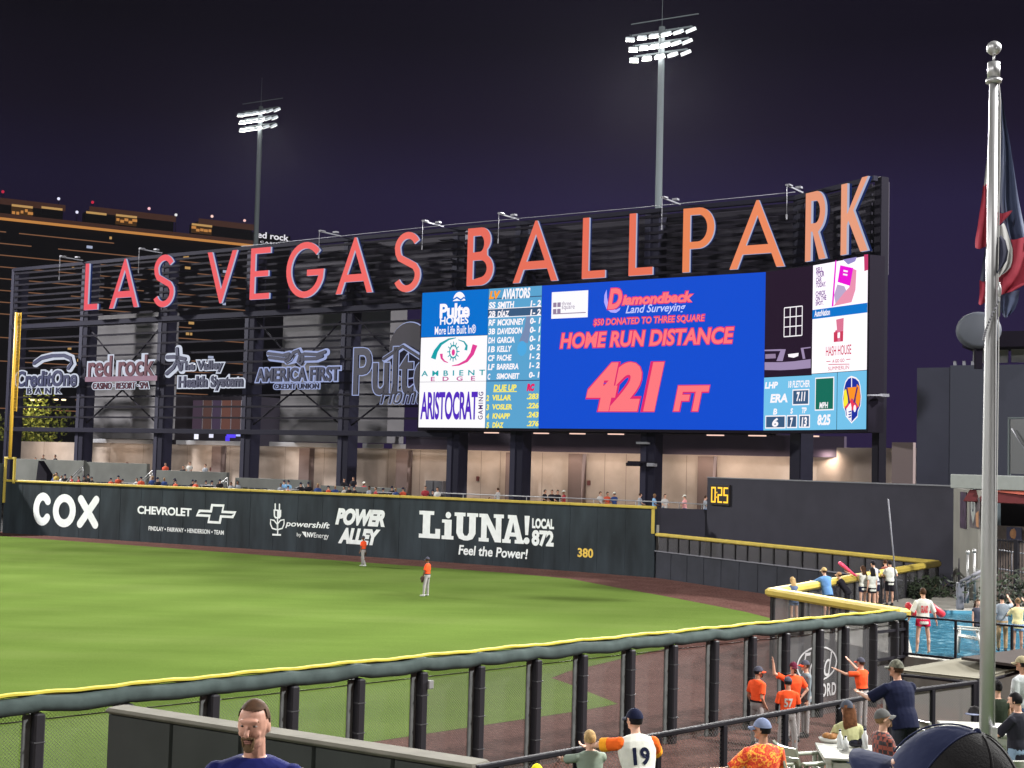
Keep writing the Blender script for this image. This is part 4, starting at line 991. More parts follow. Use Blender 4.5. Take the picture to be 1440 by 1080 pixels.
logo((65, 535), 'navy letter sign with a swoosh arc over it, beside the yellow foul pole', f1)
def f2(t):
    halo_text(t, 'red rock', (124.5, 501, 216, 528.5), m_maroon, m_halo, bold=.02)
    mb = MB(); a, b = UA(121, 533.5, LW), UA(219.5, 531.5, LW); mb.box(pla.pt((a[0]+b[0])/2, a[1], LW), (b[0]-a[0], .2, .40), m_pinkbar, (pla.d, pla.n, UP)); build(mb, 'light_bar', t)
    halo_text(t, 'CASINO \u00b7 RESORT \u00b7 SPA', (130, 538.3, 208, 546.5), m_maroon, m_halo, .9, bold=.0, extra=.06)
logo((170, 525), 'maroon letter sign with a pale pink bar under its large lower case words', f2)
def f3(t):
    halo_text(t, 'The Valley', (251, 508, 313, 523.5), m_navyf, m_halo, bold=.04)
    halo_text(t, 'Health System', (251, 529, 341, 549), m_navyf, m_halo, bold=.04)
    for pts in ([(237, 502.5), (247, 502), (262, 505)], [(251, 491), (252, 505), (246, 517), (236.5, 525.5)], [(251, 505), (256, 520)]): curve_part(t, pts, .16, m_navyf, m_halo, 'star_figure')
logo((290, 528), 'navy two line letter sign with a small leaping star figure at its left', f3)
def f4(t):
    halo_text(t, 'AMERICA FIRST', (360, 518, 476.5, 535.5), m_navyf, m_halo2, bold=.03)
    halo_text(t, 'CREDIT UNION', (385, 539.7, 447.5, 546.5), m_navyf, m_halo2, 1.0, bold=.0, spacing=1.1)
    for pts in ([(379, 497.5), (400, 500), (408, 498)], [(381, 503), (402, 505.5), (407, 503)], [(404, 508), (409, 505), (415, 496), (421, 493.5), (424, 500), (421, 509), (425, 512), (428, 507), (427, 499)], [(430, 498), (448, 499), (459, 495)], [(430, 505), (446, 504.5), (455, 501)]): curve_part(t, pts, .13, m_navyf, m_halo2, 'eagle_emblem')
logo((418, 525), 'navy letter sign with outspread wings above two lines of capitals', f4)
def f5(t):
    halo_text(t, 'Pulte', (498, 489.5, 606, 555), mat('slate_letter_face', (.014, .013, .03), .6), m_halo2, 1.2, bold=.01, extra=.016)
    halo_text(t, 'Homes', (535, 541, 606, 568), mat('slate_letter_face', (.014, .013, .03), .6), m_halo2, .6, bold=-.01, extra=.02, shear=.35)
    c = UA(572, 492, LW); mb = MB(); mb.poly([arc(c[0], c[1], 1.85, 2.05, 0, 360, 36)], pla, LW-.40, LW-.30, m_halo2); build(mb, 'halo', t)
    mb = MB(); mb.poly([arc(c[0], c[1], 1.79, 1.98, 0, 360, 36)], pla, LW-.298, LW-.22, mat('plum_disc', (.012, .009, .018), .7)); build(mb, 'disc', t)
    curve_part(t, [(541, 505), (568, 487), (596, 505)], .10, mat('slate_letter_face', (.014, .013, .03), .6), m_halo2, 'roof_emblem')
logo((545, 525), 'large slate letter sign with a dark disc behind it, partly hidden by the video board', f5)
# ================================================================== concourse behind the wall
m_beige = mat('beige_render', (0.33, 0.27, 0.235), .85, noise=.16, nscale=.6, bump=.1, bscale=10)
m_greyc = mat('grey_concrete', (0.10, 0.103, 0.098), .85, noise=.14, nscale=.7, bump=.2, bscale=12)
m_brown = mat('brown_return', (0.12, 0.085, 0.08), .8)
m_gray_clad = mat('grey_cladding', (0.12, 0.115, 0.125), .8, spec=.1, noise=.12, nscale=.4)
BW = -6.5
uL = UA(24, 630, BW)[0]; uRr = (Vector((19.0, 73.0, 0)) - pla.a).dot(pla.d) + 2
conc = [tuple(segs[0].pt(0, 0, -.25).xy)] + [tuple(s.pt(s.len, 0, -.25).xy) for s in segs] + [(E0.x+2.5, E0.y+2), tuple(pla.pt(uRr+4, 0, -5).xy), tuple(pla.pt(uRr+2, 0, -10).xy), tuple(pla.pt(uL-6, 0, -10).xy)]
sheet('concourse', conc, 3.0, m_conc, 'structure', 2.9)
bw = thing('concourse_wall', pla.pt(30, 3, BW), 'long beige wall at the back of the concourse under the steel frame', 'wall')
mb = MB(); mb.box(pla.pt((uL+uRr-3)/2, 5.1, BW-.3), (uRr-3-uL, .5, 4.2), m_beige, (pla.d, pla.n, UP)); build(mb, 'render', bw)
for k, u in enumerate(col_u[2:]):
    mb = MB(); mb.box(pla.pt(u+1.6, 5.05, BW+.25), (1.1, .6, 4.1), m_brown, (pla.d, pla.n, UP)); build(mb, 'return_wall', bw)
m_fasc = mat('white_fascia', (0.30, 0.30, 0.33), .5)
for x0, x1, y in ((251, 344, 624), (382, 478, 625), (513, 540, 627), (555, 628, 628), (652, 664, 629), (689, 700, 630), (126, 218, 621)):
    a, b = UA(x0, y, BW)[0], UA(x1, y, BW)[0]; mb = MB(); mb.box(pla.pt((a+b)/2, 7.38, BW+.15), (b-a, .3, .36), m_fasc, (pla.d, pla.n, UP), .02); build(mb, 'fascia', bw)
for x, y in ((179, 653), (297, 660), (426, 654), (567, 667), (672, 673), (828, 679)):
    u, v = UA(x, y, BW); mb = MB(); mb.box(pla.pt(u, v, BW+.02), (.22, .16, .34), mat('alarm_box', (.10, .03, .03), .5), (pla.d, pla.n, UP), .02); build(mb, 'alarm_box', bw)
m_joint = mat('joint_dark_line', (.16, .12, .10), .9)  # darker colour of the vertical panel joints
for x in (60, 153, 200, 262, 322, 400, 455, 545, 590, 676, 703, 762, 812, 850, 880, 965):
    u, v = UA(x, 660, BW); mb = MB(); mb.box(pla.pt(u, 5.1, BW-.055), (.035, .02, 4.1), m_joint, (pla.d, pla.n, UP)); build(mb, 'panel_joint', bw)
for x0, lab in ((607, 'dark grey cabinet left of the column under the left end of the video board'), (619, 'dark grey cabinet right beside the column under the left end of the video board')):
    u, v = UA(x0, 690, BW+1.2); t = thing('cabinet', pla.pt(u, 3.0, BW+1.2), lab, 'cabinet'); mb = MB(); mb.box(pla.pt(u, 3.95, BW+1.2), (.75, .6, 1.9), mat('cabinet_grey', (.06, .06, .07), .6), (pla.d, pla.n, UP), .03); build(mb, 'body', t); mb = MB(); mb.box(pla.pt(u, 4.0, BW+1.515), (.62, .03, 1.6), mat('cabinet_door', (.075, .075, .085), .5), (pla.d, pla.n, UP)); build(mb, 'door', t)
u, v = UA(217.5, 650.5, BW+2); mb = MB(); mb.box(pla.pt(u, v, BW+2), (.28, .05, .18), glow('exit_red', 190, 40, 50, .8), (pla.d, pla.n, UP)); build(mb, 'exit_sign', None, 'small red lit exit sign on the concourse', 'exit sign')
# dark upper fascia of the right half
mb = MB(); a, b = UA(640, 620, BW)[0], UA(1108, 620, BW)[0]; mb.box(pla.pt((a+b)/2, 7.85, BW+.6), (b-a+8, .4, 1.3), mat('plum_fascia', (.028, .02, .036), .7), (pla.d, pla.n, UP)); build(mb, 'dark_fascia', bw)
# downlights along the top of the wall (the lamps the photo shows washing it)
def wash(p, pw, sx_=2.2):
    l = bpy.data.lights.new('downlight', 'AREA'); l.shape = 'RECTANGLE'; l.size = sx_; l.size_y = .3; l.energy = pw; l.color = (1.0, .80, .62)
    o = bpy.data.objects.new('downlight', l); COL.objects.link(o); o.location = p
    dv = -pla.n*.62 - UP*.9; o.rotation_euler = dv.to_track_quat('-Z', 'Y').to_euler()
for x in (70, 175, 300, 430, 590, 690, 780, 870, 1000, 1070):
    u = UA(x, 630, BW)[0]; wash(pla.pt(u, 7.05, BW+1.7), 58 if x < 650 else 110, 5.0)
# wing walls to the right under the board end
rw = Plane(tuple(AT(1108, 640, 88).xy), tuple(AT(1290, 640, 78).xy))
mb = MB(); mb.box(rw.pt(rw.len/2, 5.3, -.2), (rw.len, .4, 5.0), m_beige, (rw.d, rw.n, UP)); build(mb, 'concourse_end_wall', None, 'beige wall piece under the right end of the video board', 'wall')
u = rw.uv(1172, 640)[0]; l = rw.pt(u, 7.4, .7)
wash(l, 70, .6)
# railings and terraces of the stand behind the wall
m_rail = mat('pale_steel_rail', (.26, .26, .27), .5, .2)
ps = [segs[2].pt(0.5, 0, -3), segs[2].pt(segs[2].len, 0, -3), segs[3].pt(segs[3].len, 0, -3), Vector((bA.x-.6, bA.y+1.2, 0))]
cr_ = thing('concourse_rail', (ps[0].x, ps[0].y, 3.0), 'long pale handrail along the concourse above the outfield wall', 'railing')
mb = MB(); mb.path([Vector((p.x, p.y, 4.25)) for p in ps], .035, m_rail, 6); build(mb, 'handrail', cr_)
for a, b in zip(ps, ps[1:]):
    n = max(1, int((b-a).length/2.2))
    for k in range(n):
        p = a.lerp(b, k/n); mb = MB(); mb.tube((p.x, p.y, 3.0), (p.x, p.y, 4.25), .025, .025, m_rail, 6); build(mb, 'post', cr_)
gp = [((21, 118), 645, 3.4), ((118, 207), 649.5, 3.6), ((219, 319), 661, 3.8), ((330, 434), 671.5, 4.0), ((450, 567), 682.5, 4.0)]
wal_lab = ['leftmost grey concrete parapet, next to the foul pole', 'grey concrete parapet above the round white letters', 'grey concrete parapet with spectators standing behind it', 'grey concrete parapet right of the third stair rail', 'lowest grey concrete parapet with rows of dark seats before it']
def seg_for(px):
    for i in range(4):
        if px <= wall_px[i+1][0]: return segs[i]
    return segs[3]
for ((x0, x1), ytop, wback), lab in zip(gp, wal_lab):
    pl = seg_for((x0+x1)/2); a, z = pl.uv(x0, ytop, -wback-1.2); b = pl.uv(x1, ytop, -wback-1.2)[0]
    mb = MB(); mb.box(pl.pt((a+b)/2, (3.0+z)/2, -wback-1.4), (b-a-.05, .35, z-3.0), m_greyc, (pl.d, pl.n, UP), .02); build(mb, 'parapet', None, lab, 'parapet', 'grey parapets at the back of the left field seats')
# dark gap wedge beside the first parapet
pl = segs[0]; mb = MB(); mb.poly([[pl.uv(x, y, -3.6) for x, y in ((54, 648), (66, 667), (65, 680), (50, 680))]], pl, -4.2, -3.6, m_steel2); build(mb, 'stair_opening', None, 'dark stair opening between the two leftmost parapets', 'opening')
for (x0, y0, x1, y1), lab in zip(((90, 680, 117, 655), (191, 683, 214, 661.5), (299, 688, 320, 672), (405, 692, 427, 681)), ('pale stair rail beside the leftmost parapet', 'pale stair rail between the second and third parapets', 'pale stair rail between the third and fourth parapets', 'short pale stair rail before the fourth parapet')):
    pl = seg_for(x0); t = thing('stair_rail', pl.hit(x0, y0, -2), lab, 'railing', 'pale stair rails in the left field seats')
    for k in range(2):
        a = pl.hit(x0+k*4, y0+k*.6, -1.4); b = pl.hit(x1+k*.5, y1+k*4, -3.4)
        mb = MB(); mb.tube(a, b, .035, .035, m_rail, 6); build(mb, 'handrail', t)
        for q0, q1 in ((b, b - UP*.9), (a, a - UP*.6)):
            mb = MB(); mb.tube(q0, q1, .03, .03, m_rail, 6); build(mb, 'post', t)
# rows of dark folding seats
m_seat = mat('dark_seat', (.025, .028, .036), .5)
def seat_row(pl, u0, u1, w, z, label):
    t = thing('seat_row', pl.pt((u0+u1)/2, z, w), label, 'seats', 'rows of dark seats behind the left field wall')
    mb = MB(); mb.box(pl.pt((u0+u1)/2, z+.20, w), (u1-u0, .9, .40), m_greyc, (pl.d, pl.n, UP)); build(mb, 'tread', t)
    n = int((u1-u0)/.56)
    for k in range(n):
        u = u0+.28+k*.56
        mb = MB(); mb.box(pl.pt(u, z+.85, w-.30), (.46, .06, .55), m_seat, (pl.d, (pl.n+UP*.2).normalized(), UP), .02); build(mb, 'backrest', t)
SEATROWS = []
for pl, a, b, lab in ((segs[0], .10, .44, 'dark seat row behind the wall above the round white letters'), (segs[0], .48, .98, 'dark seat row behind the wall above the car advert'), (segs[1], .02, .96, 'dark seat row behind the wall above the plug plant advert'), (segs[2], .02, .18, 'short dark seat row behind the wall left of the slab letters')):
    seat_row(pl, pl.len*a, pl.len*b, -2.2, 3.0, lab); SEATROWS.append((pl, pl.len*a, pl.len*b))
# small folding tables of the party deck
for x0, y0, x1 in ((74, 676, 88), (174, 679, 190), (284, 682, 301), (402, 688, 418), (532, 692, 552)):
    pl = seg_for(x0); a = pl.hit(x0, y0, -1.0); b = pl.hit(x1, y0+.8, -1.0); t = thing('drink_ledge', a, 'white framed ledge on the wall top, at %s' % {74: 'its left end by the first stair rail', 174: 'the second stair rail', 284: 'the third stair rail', 402: 'the blue shirted spectators', 532: 'the end of the dark seats'}[x0], 'ledge', 'white framed drink ledges')
    mb = MB(); mb.box((a+b)/2, ((b-a).length, .4, .05), m_fasc, (pl.d, pl.n, UP)); build(mb, 'top', t)
    for p in (a, b): mb = MB(); mb.box(p - UP*.35, (.05, .05, .7), m_fasc); build(mb, 'leg', t)
# grey cladding of the building behind the bays
for (x0, x1, yt), lab in (((131, 224, 440), 'grey clad wall seen through the second bay, behind the maroon letters'), ((396, 480, 436), 'grey clad wall seen through the bay behind the winged sign'), ((500, 547, 430), 'grey clad wall right of the winged sign, behind the large slate letters')):
    a = UA(x0, 520, -4.6)[0]; b = UA(x1, 520, -4.6)[0]; z = UA((x0+x1)/2, yt, -4.6)[1]
    mb = MB(); mb.box(pla.pt((a+b)/2, (z+7.6)/2, -5.6), (b-a, 2.0, z-7.6), m_gray_clad, (pla.d, pla.n, UP)); build(mb, 'clad_wall', None, lab, 'wall', 'grey clad walls behind the steel frame')
# box cluster and speaker hung on the column under the board
t = thing('speaker_cluster', AT(905, 650, 86), 'small dark cluster of fixtures hung on the column under the board', 'fixture')
mb = MB(); c = AT(903, 650, 86); mb.box(c, (2.0, .2, .12), m_steel2, (pm.d, pm.n, UP)); build(mb, 'bar', t)
for dx in (-.8, -.3, .7): mb = MB(); mb.box(c + pm.d*dx - UP*.15, (.5, .5, .22), m_pale if dx > 0 else m_steel2, (pm.d, pm.n, UP), .03); build(mb, 'fixture', t)
mb = MB(); mb.box(AT(905, 623, 86), (.8, .5, .14), m_pale, (pm.d, pm.n, UP)); build(mb, 'fixture', t)

# ================================================================== light towers
m_gal = mat('galvanised_steel', (0.085, 0.10, 0.11), .8, .0); m_lamp = glow('lamp_lens', 255, 252, 244, 16.0); m_dim = mat('fixture_white', (.62, .66, .68), .45, emit=(.8, .9, 1), estr=.25)
def tower(px, ptop, Y, scale, label):
    c = AT(px, ptop, Y); x, y, zt = c.x, c.y, c.z
    t = thing('light_tower', (x, y, 0), label, 'light tower', 'floodlight towers')
    mb = MB(); mb.tube((x, y, 0), (x, y, zt), .36*scale, .25*scale, m_gal, 12); build(mb, 'pole', t)
    ax = Vector((1, -.60, 0)).normalized()
    fwd = Vector((ax.y, -ax.x, 0))
    mb = MB(); mb.tube((x, y, zt), (x, y, zt+3.4), .02, .015, m_gal, 5); build(mb, 'lightning_rod', t)
    for r, (dz, n, w_) in enumerate(((-.35, 6, 5.4), (-1.25, 6, 4.8), (-2.15, 5, 4.6))):
        arm = MB(); arm.box((x, y, zt+dz), (w_*scale, .14, .14), m_gal, (ax, fwd, UP)); a = build(arm, 'crossarm', t)
        for k in range(n):
            s = (k/(n-1)-.5)*w_*scale; tilt = rad(28); lit = k < n*.55
            bx = Vector((x, y, zt+dz-.38)) + ax*s + fwd*.35
            yaw = -.5 + 1.0*k/(n-1)
            f2 = (fwd*math.cos(yaw) + ax*(-math.sin(yaw)*1.0)).normalized(); rr = Vector((-f2.y, f2.x, 0))
            up2 = (UP*math.cos(tilt) + f2*math.sin(tilt)).normalized(); fr_ = rr.cross(up2)
            if fr_.dot(f2) < 0: fr_ = -fr_
            fm = MB(); fm.box(bx, (.74*scale, .62*scale, .26*scale), m_dim, (rr, fr_, up2), .05); fm.tube(bx+UP*.12, bx+UP*.38, .03, .03, m_gal, 5); f = build(fm, 'floodlight', t)
            lm = MB(); lm.box(bx - up2*.135*scale, (.70*scale, .58*scale, .03), m_lamp if lit else m_lamp2, (rr, fr_, up2)); build(lm, 'lens', f)
    mb = MB(); mb.box(Vector((x, y, zt+.62)) + ax*.2, (6.0*scale, .09, .07), m_gal, (ax, fwd, UP)); build(mb, 'top_bar', t)
m_lamp2 = glow('lamp_lens_dim', 250, 252, 250, 2.0)
tower(367, 150, 154, 1.0, 'floodlight tower behind the word VEGAS, above the hotel end')
tower(931, 38, 109.5, 1.0, 'floodlight tower behind the word BALLPARK, the taller looking one')

# ================================================================== hotel in the distance
H0 = AT(-30, 640, 345); dirH = Vector((math.sin(rad(59.7)), math.cos(rad(59.7)), 0))
hp = Plane((H0.x-60*dirH.x, H0.y-60*dirH.y), (H0.x+73*dirH.x, H0.y+73*dirH.y)); hu = lambda x, y: hp.uv(x, y)
hl = hu(358, 345)[0]
hotel = thing('hotel_tower', hp.pt(60, 0, -10), 'dark distant hotel slab with long amber light strips on every floor', 'hotel')
m_hot = mat('hotel_dark_glass', (0.010, 0.010, 0.014), .5); m_strip_l = glow('amber_strip', 150, 106, 78, .62); m_strip_b = glow('bright_amber_strip', 214, 146, 78, .75); m_strip_d = glow('dull_amber_strip', 70, 46, 38, .8)
zr = hu(5, 306)[1]
mb = MB(); mb.box(hp.pt(hl/2, zr/2, -12), (hl, 24, zr), m_hot, (hp.d, hp.n, UP)); build(mb, 'tower_body', hotel)
mb = MB(); mb.box(hp.pt(hl/2, zr+.2, .3), (hl, 1.4, 1.5), m_strip_d, (hp.d, hp.n, UP)); build(mb, 'roof_edge', hotel)
mb = MB(); mb.box(hp.pt(hl/2, zr-.5, 1.05), (hl, .1, .7), m_strip_b, (hp.d, hp.n, UP)); build(mb, 'light_strip', hotel)
z = hu(4, 326)[1]; dz_ = hu(4, 326)[1] - hu(2.5, 342)[1]
for k in range(19):
    zz_ = z - k*dz_*1.02
    if zz_ < 10: break
    m = MB(); a = 0
    while a < hl-4:
        ln = random.uniform(22, 60); b = min(hl, a+ln)
        if random.random() > (.12 + .02*k): m.box(hp.pt((a+b)/2, zz_, .1), (b-a, .2, .24), m_strip_l, (hp.d, hp.n, UP))
        a = b + random.uniform(1, 7)
    if m.v: build(m, 'light_strip', hotel)
m_win = glow('warm_window', 214, 168, 104, .7)
for k in range(34):
    u = random.uniform(hl*.35, hl-3); zz_ = z - random.randint(0, 11)*dz_*1.02 + dz_*.45
    m = MB(); m.box(hp.pt(u, zz_, .06), (random.choice((.6, .9, 1.5)), .1, .7), m_win if k % 3 else glow('cool_window', 200, 210, 240, .6), (hp.d, hp.n, UP)); build(m, 'window', hotel)
# penthouse blocks
for x0, x1, yt, yb in ((-30, 92, 275, 300), (131, 248, 291, 318), (285, 358, 308, 335)):
    a, b = hu(x0, yt)[0], hu(x1, yt)[0]; zt = hu((x0+x1)/2, (yt + (x1-x0)*.0))[1]
    zt = hu(x0, yt)[1]
    m = MB(); m.box(hp.pt((a+b)/2, (zr+zt)/2, -7), (b-a, 10, zt-zr), m_hot, (hp.d, hp.n, UP)); pb = build(m, 'penthouse', hotel)
    m = MB(); m.box(hp.pt((a+b)/2, zt-.4, -1.9), (b-a+1, .5, 1.6), m_strip_d, (hp.d, hp.n, UP)); build(m, 'lit_edge', pb)
for x0, y0, x1, y1, st_ in ((18, 286, 47, 302, 1), (60, 289, 89, 300, 0), (123, 296, 151, 310, 0), (165, 300, 194, 314, 1), (272, 313, 300, 326, 1)):
    a, zt = hu(x0, y0); b, zb = hu(x1, y1); zb = hu(x0, y1)[1]
    m = MB()
    m.box(hp.pt((a+b)/2, (zt+zb)/2, -1.6), (b-a, .3, zt-zb), glow('dim_lounge', 70, 48, 26, .8) if st_ else m_hot, (hp.d, hp.n, UP))
    m.box(hp.pt((a+b)/2, zt-.25, -1.3), (b-a, .2, .55), m_win, (hp.d, hp.n, UP))
    if st_:
        for q_ in range(5): m.box(hp.pt(a+(b-a)*(q_+.5)/5, zb+(zt-zb)*random.uniform(.25, .6), -1.3), (random.uniform(.6, 1.3), .2, .7), m_strip_b, (hp.d, hp.n, UP))
    build(m, 'lounge_window', hotel)
for x, y, c in ((7, 267, (190, 40, 66)), (134, 282, (190, 40, 66)), (86, 277, (230, 230, 255)), (214, 291, (255, 190, 200)), (252, 300, (230, 230, 230)), (303, 302, (255, 210, 200)), (349, 308, (255, 200, 190)), (112, 296, (230, 230, 255))):
    u, zz_ = hu(x, y); m = MB(); m.ball(hp.pt(u, zz_, -3), .42, glow('beacon_%d_%d_%d' % c, *c, 1.0), 8); m.tube(hp.pt(u, zr, -3), hp.pt(u, zz_, -3), .08, .08, m_hot, 5); build(m, 'beacon', hotel)
# the hotel's far roof sign
hs = Plane(tuple(AT(340, 335, 392).xy), tuple(AT(420, 335, 402).xy))
rs = thing('hotel_sign', hs.pt(5, hs.uv(385, 335)[1], 0), 'white lit hotel roof letters half hidden behind the light pole', 'sign')
mb = MB(); mb.text('red rock', hs, (357, 324.5, 406, 339.5), glow('roof_sign_white', 235, 232, 240, .95), 0.1, bold=.02); mb.text('CASINO', hs, (366, 338.5, 401, 345.5), glow('roof_sign_white', 235, 232, 240, .95), .1, spacing=1.3); build(mb, 'lettering', rs)
mb = MB(); a, z_ = hs.uv(356, 350); b = hs.uv(408, 350)[0]; mb.box(hs.pt((a+b)/2, z_/2+2, -6), (b-a, 11.8, z_+6), m_hot, (hs.d, hs.n, UP)); build(mb, 'roof_block', rs)

# ---- street lamps, tree and lit building seen through the frame
for (x, y), lab in (((47, 562.5), 'twin headed street lamp left, glowing under the swoosh sign'), ((80, 562), 'twin headed street lamp right, glowing under the swoosh sign')):
    c = AT(x, y, 150); t = thing('street_lamp', (c.x, c.y, 0), lab, 'street lamp', 'street lamps beyond the stadium')
    m = MB(); m.tube((c.x+.4, c.y, 0), (c.x+.4, c.y, c.z), .09, .06, m_steel, 6); build(m, 'pole', t)
    for dx in (-.1, .75): m = MB(); m.box((c.x+dx, c.y, c.z), (.42, .4, .16), glow('street_lamp_lens', 255, 226, 180, 2.2), None, .04); build(m, 'lamp_head', t)
t0 = AT(42, 592, 146)
tr = thing('tree', (t0.x, t0.y, 0), 'bushy lamp lit tree beside the foul pole, seen through the frame', 'tree')
m_bark = mat('bark', (.08, .055, .035), .9); m_leaf = [mat('leaf_%d' % i, c, .7) for i, c in enumerate(((.07, .085, .012), (.10, .115, .015), (.045, .06, .01)))]
def leafy(center, r, n, parent, ls=.22, name='crown', mats=None):
    mb = MB(); rnd = random.Random(int(center[0]*100)); cl = [Vector((rnd.gauss(0, .5), rnd.gauss(0, .5), rnd.gauss(0, .45))) for _ in range(14)]
    for k in range(n):
        c = rnd.choice(cl); p = Vector((center[0]+(c.x+rnd.gauss(0, .28))*r[0], center[1]+(c.y+rnd.gauss(0, .28))*r[1], center[2]+(c.z+rnd.gauss(0, .26))*r[2]))
        a = Vector((rnd.gauss(0, 1), rnd.gauss(0, 1), rnd.gauss(0, 1))).normalized(); b = a.orthogonal().normalized(); q = ls*rnd.uniform(.6, 1.3)
        mb.add([p-a*q, p+b*q*.5, p+a*q, p-b*q*.5], [(0, 1, 2, 3)], (mats or m_leaf)[rnd.randint(0, 2)])
    return build(mb, name, parent)
m = MB(); m.path([(t0.x, t0.y, 0), (t0.x+.1, t0.y, 3), (t0.x-.1, t0.y, 6), (t0.x+.4, t0.y, t0.z+1)], [.28, .2, .14, .05], m_bark); m.path([(t0.x, t0.y, 4), (t0.x-1, t0.y, t0.z)], [.12, .04], m_bark); build(m, 'trunk', tr)
leafy((t0.x, t0.y, t0.z), (2.5, 2.2, 3.0), 1800, tr)
sl = bpy.data.lights.new('street_lamp_light', 'POINT'); sl.energy = 1500; sl.color = (1, .8, .5); sl.shadow_soft_size = .3
so = bpy.data.objects.new('street_lamp_light', sl); COL.objects.link(so); so.location = AT(50, 566, 143.5)
lbp = Plane(tuple(AT(236, 600, 140).xy), tuple(AT(350, 600, 135).xy))
lb = thing('lit_building', lbp.pt(5, 0, -3), 'low building with tall lit windows seen through the frame under the star figure sign', 'building')
a, zt = lbp.uv(246, 556); b = lbp.uv(344, 556)[0]
m = MB(); m.box(lbp.pt((a+b)/2, zt/2, -4), (b-a, 7.8, zt), mat('dusk_facade', (.035, .03, .045), .8), (lbp.d, lbp.n, UP)); build(m, 'wall', lb)
for k, (x0, x1, c) in enumerate(((272, 284, (70, 56, 70)), (286, 297, (86, 62, 58)), (299, 310, (70, 58, 78)), (312, 324, (104, 70, 62)), (326, 338, (92, 64, 60)))):
    u0, v1 = lbp.uv(x0, 563, .02); u1, v0 = lbp.uv(x1, 604, .02); m = MB(); m.box(lbp.pt((u0+u1)/2, (v0+v1)/2, .03), (u1-u0, .06, v1-v0), glow('dusk_window_%d' % k, *c, .9), (lbp.d, lbp.n, UP)); w_ = build(m, 'window', lb)
    m = MB(); m.box(lbp.pt(u1+.06, (v0+v1)/2, .05), (.08, .1, v1-v0), mat('pale_mullion', (.3, .28, .32), .5), (lbp.d, lbp.n, UP)); build(m, 'mullion', w_)
for x, y, c in ((276, 614, (240, 240, 255)), (325, 612, (90, 70, 240)), (335, 610, (180, 190, 255)), (320, 617, (80, 60, 230)), (297, 612, (220, 220, 240))):
    p = lbp.uv(x, y, 2); m = MB(); m.box(lbp.pt(p[0], p[1], 2), (.9 if c[2] > 230 and c[0] < 100 else .3, .3, .5), glow('bar_light_%d' % x, *c, 1.1), (lbp.d, lbp.n, UP)); build(m, 'bar_lamp', lb)
for x, y in ((117, 530), (100, 607), (67, 592), (12, 553), (3, 580)):
    pass
# ================================================================== pool deck, building and terrace furniture on the right
DZ = 1.25
m_deck = mat('pool_deck_concrete', (.20, .19, .17), .8, noise=.12, nscale=1.5, bump=.15, bscale=15)
rl = Plane((C3.x, C3.y), tuple(G(1440, 885, 2.3).xy)); R2 = rl.pt(rl.len*3, 0)
deck = [(C2.x+.2, C2.y+.3), (C3.x, C3.y), (R2.x, R2.y), (48, 62), (C1.x+1, C1.y+4), (C1.x, C1.y)]
wp = [G(1268, 857.5, DZ), G(1378, 859, DZ), G(1500, 862, DZ), rl.pt(rl.len*2, 0, -.5), rl.pt(.12, 0, -.5)]
def ring_sheet(name, outer, hole, z, m, thick):
    mb = MB(); flat = [(p[0], p[1], z) for p in outer] + [(p[0], p[1], z) for p in hole]
    tr = geometry.tessellate_polygon([[Vector((p[0], p[1], 0)) for p in outer], [Vector((p[0], p[1], 0)) for p in hole]])
    mb.add(flat, list(tris_up(flat, tr)), m)
    n = len(outer); mb.add([(p[0], p[1], z) for p in outer] + [(p[0], p[1], z-thick) for p in outer], [(i, (i+1) % n, n+(i+1) % n, n+i) for i in range(n)], m)
    k = len(hole); mb.add([(p[0], p[1], z) for p in hole] + [(p[0], p[1], z-1.2) for p in hole], [(i, (i+1) % k, k+(i+1) % k, k+i) for i in range(k)], mat('pool_tile', (.10, .30, .42), .35))
    return build(mb, name, kind='structure', origin=(0, 0, 0))
ring_sheet('pool_deck', deck, [(p.x, p.y) for p in wp], DZ, m_deck, 1.25)
mw = bpy.data.materials.new('pool_water'); mw.use_nodes = True; n_ = mw.node_tree.nodes; L_n = mw.node_tree.links; b_n = n_['Principled BSDF']
b_n.inputs['Base Color'].default_value = (.05, .22, .34, 1); b_n.inputs['Roughness'].default_value = .08
t_ = n_.new('ShaderNodeTexCoord'); w1 = n_.new('ShaderNodeTexNoise'); w1.inputs['Scale'].default_value = 3.2; w1.inputs['Detail'].default_value = 6; L_n.new(t_.outputs['Object'], w1.inputs[0])
r_ = n_.new('ShaderNodeValToRGB'); r_.color_ramp.elements[0].position = .42; r_.color_ramp.elements[0].color = (.018, .085, .135, 1); r_.color_ramp.elements[1].position = .74; r_.color_ramp.elements[1].color = (.26, .40, .46, 1)  # pale patches for foam and lamp glints put into the water colour
e_ = r_.color_ramp.elements.new(.58); e_.color = (.032, .125, .185, 1)
L_n.new(w1.outputs[0], r_.inputs[0]); L_n.new(r_.outputs[0], b_n.inputs['Base Color'])
bp_ = n_.new('ShaderNodeBump'); bp_.inputs['Strength'].default_value = .9; bp_.inputs['Distance'].default_value = .12; L_n.new(w1.outputs[0], bp_.inputs['Height']); L_n.new(bp_.outputs[0], b_n.inputs['Normal'])
sheet('pool_water', [(p.x, p.y) for p in wp], DZ-.10, mw, 'structure')
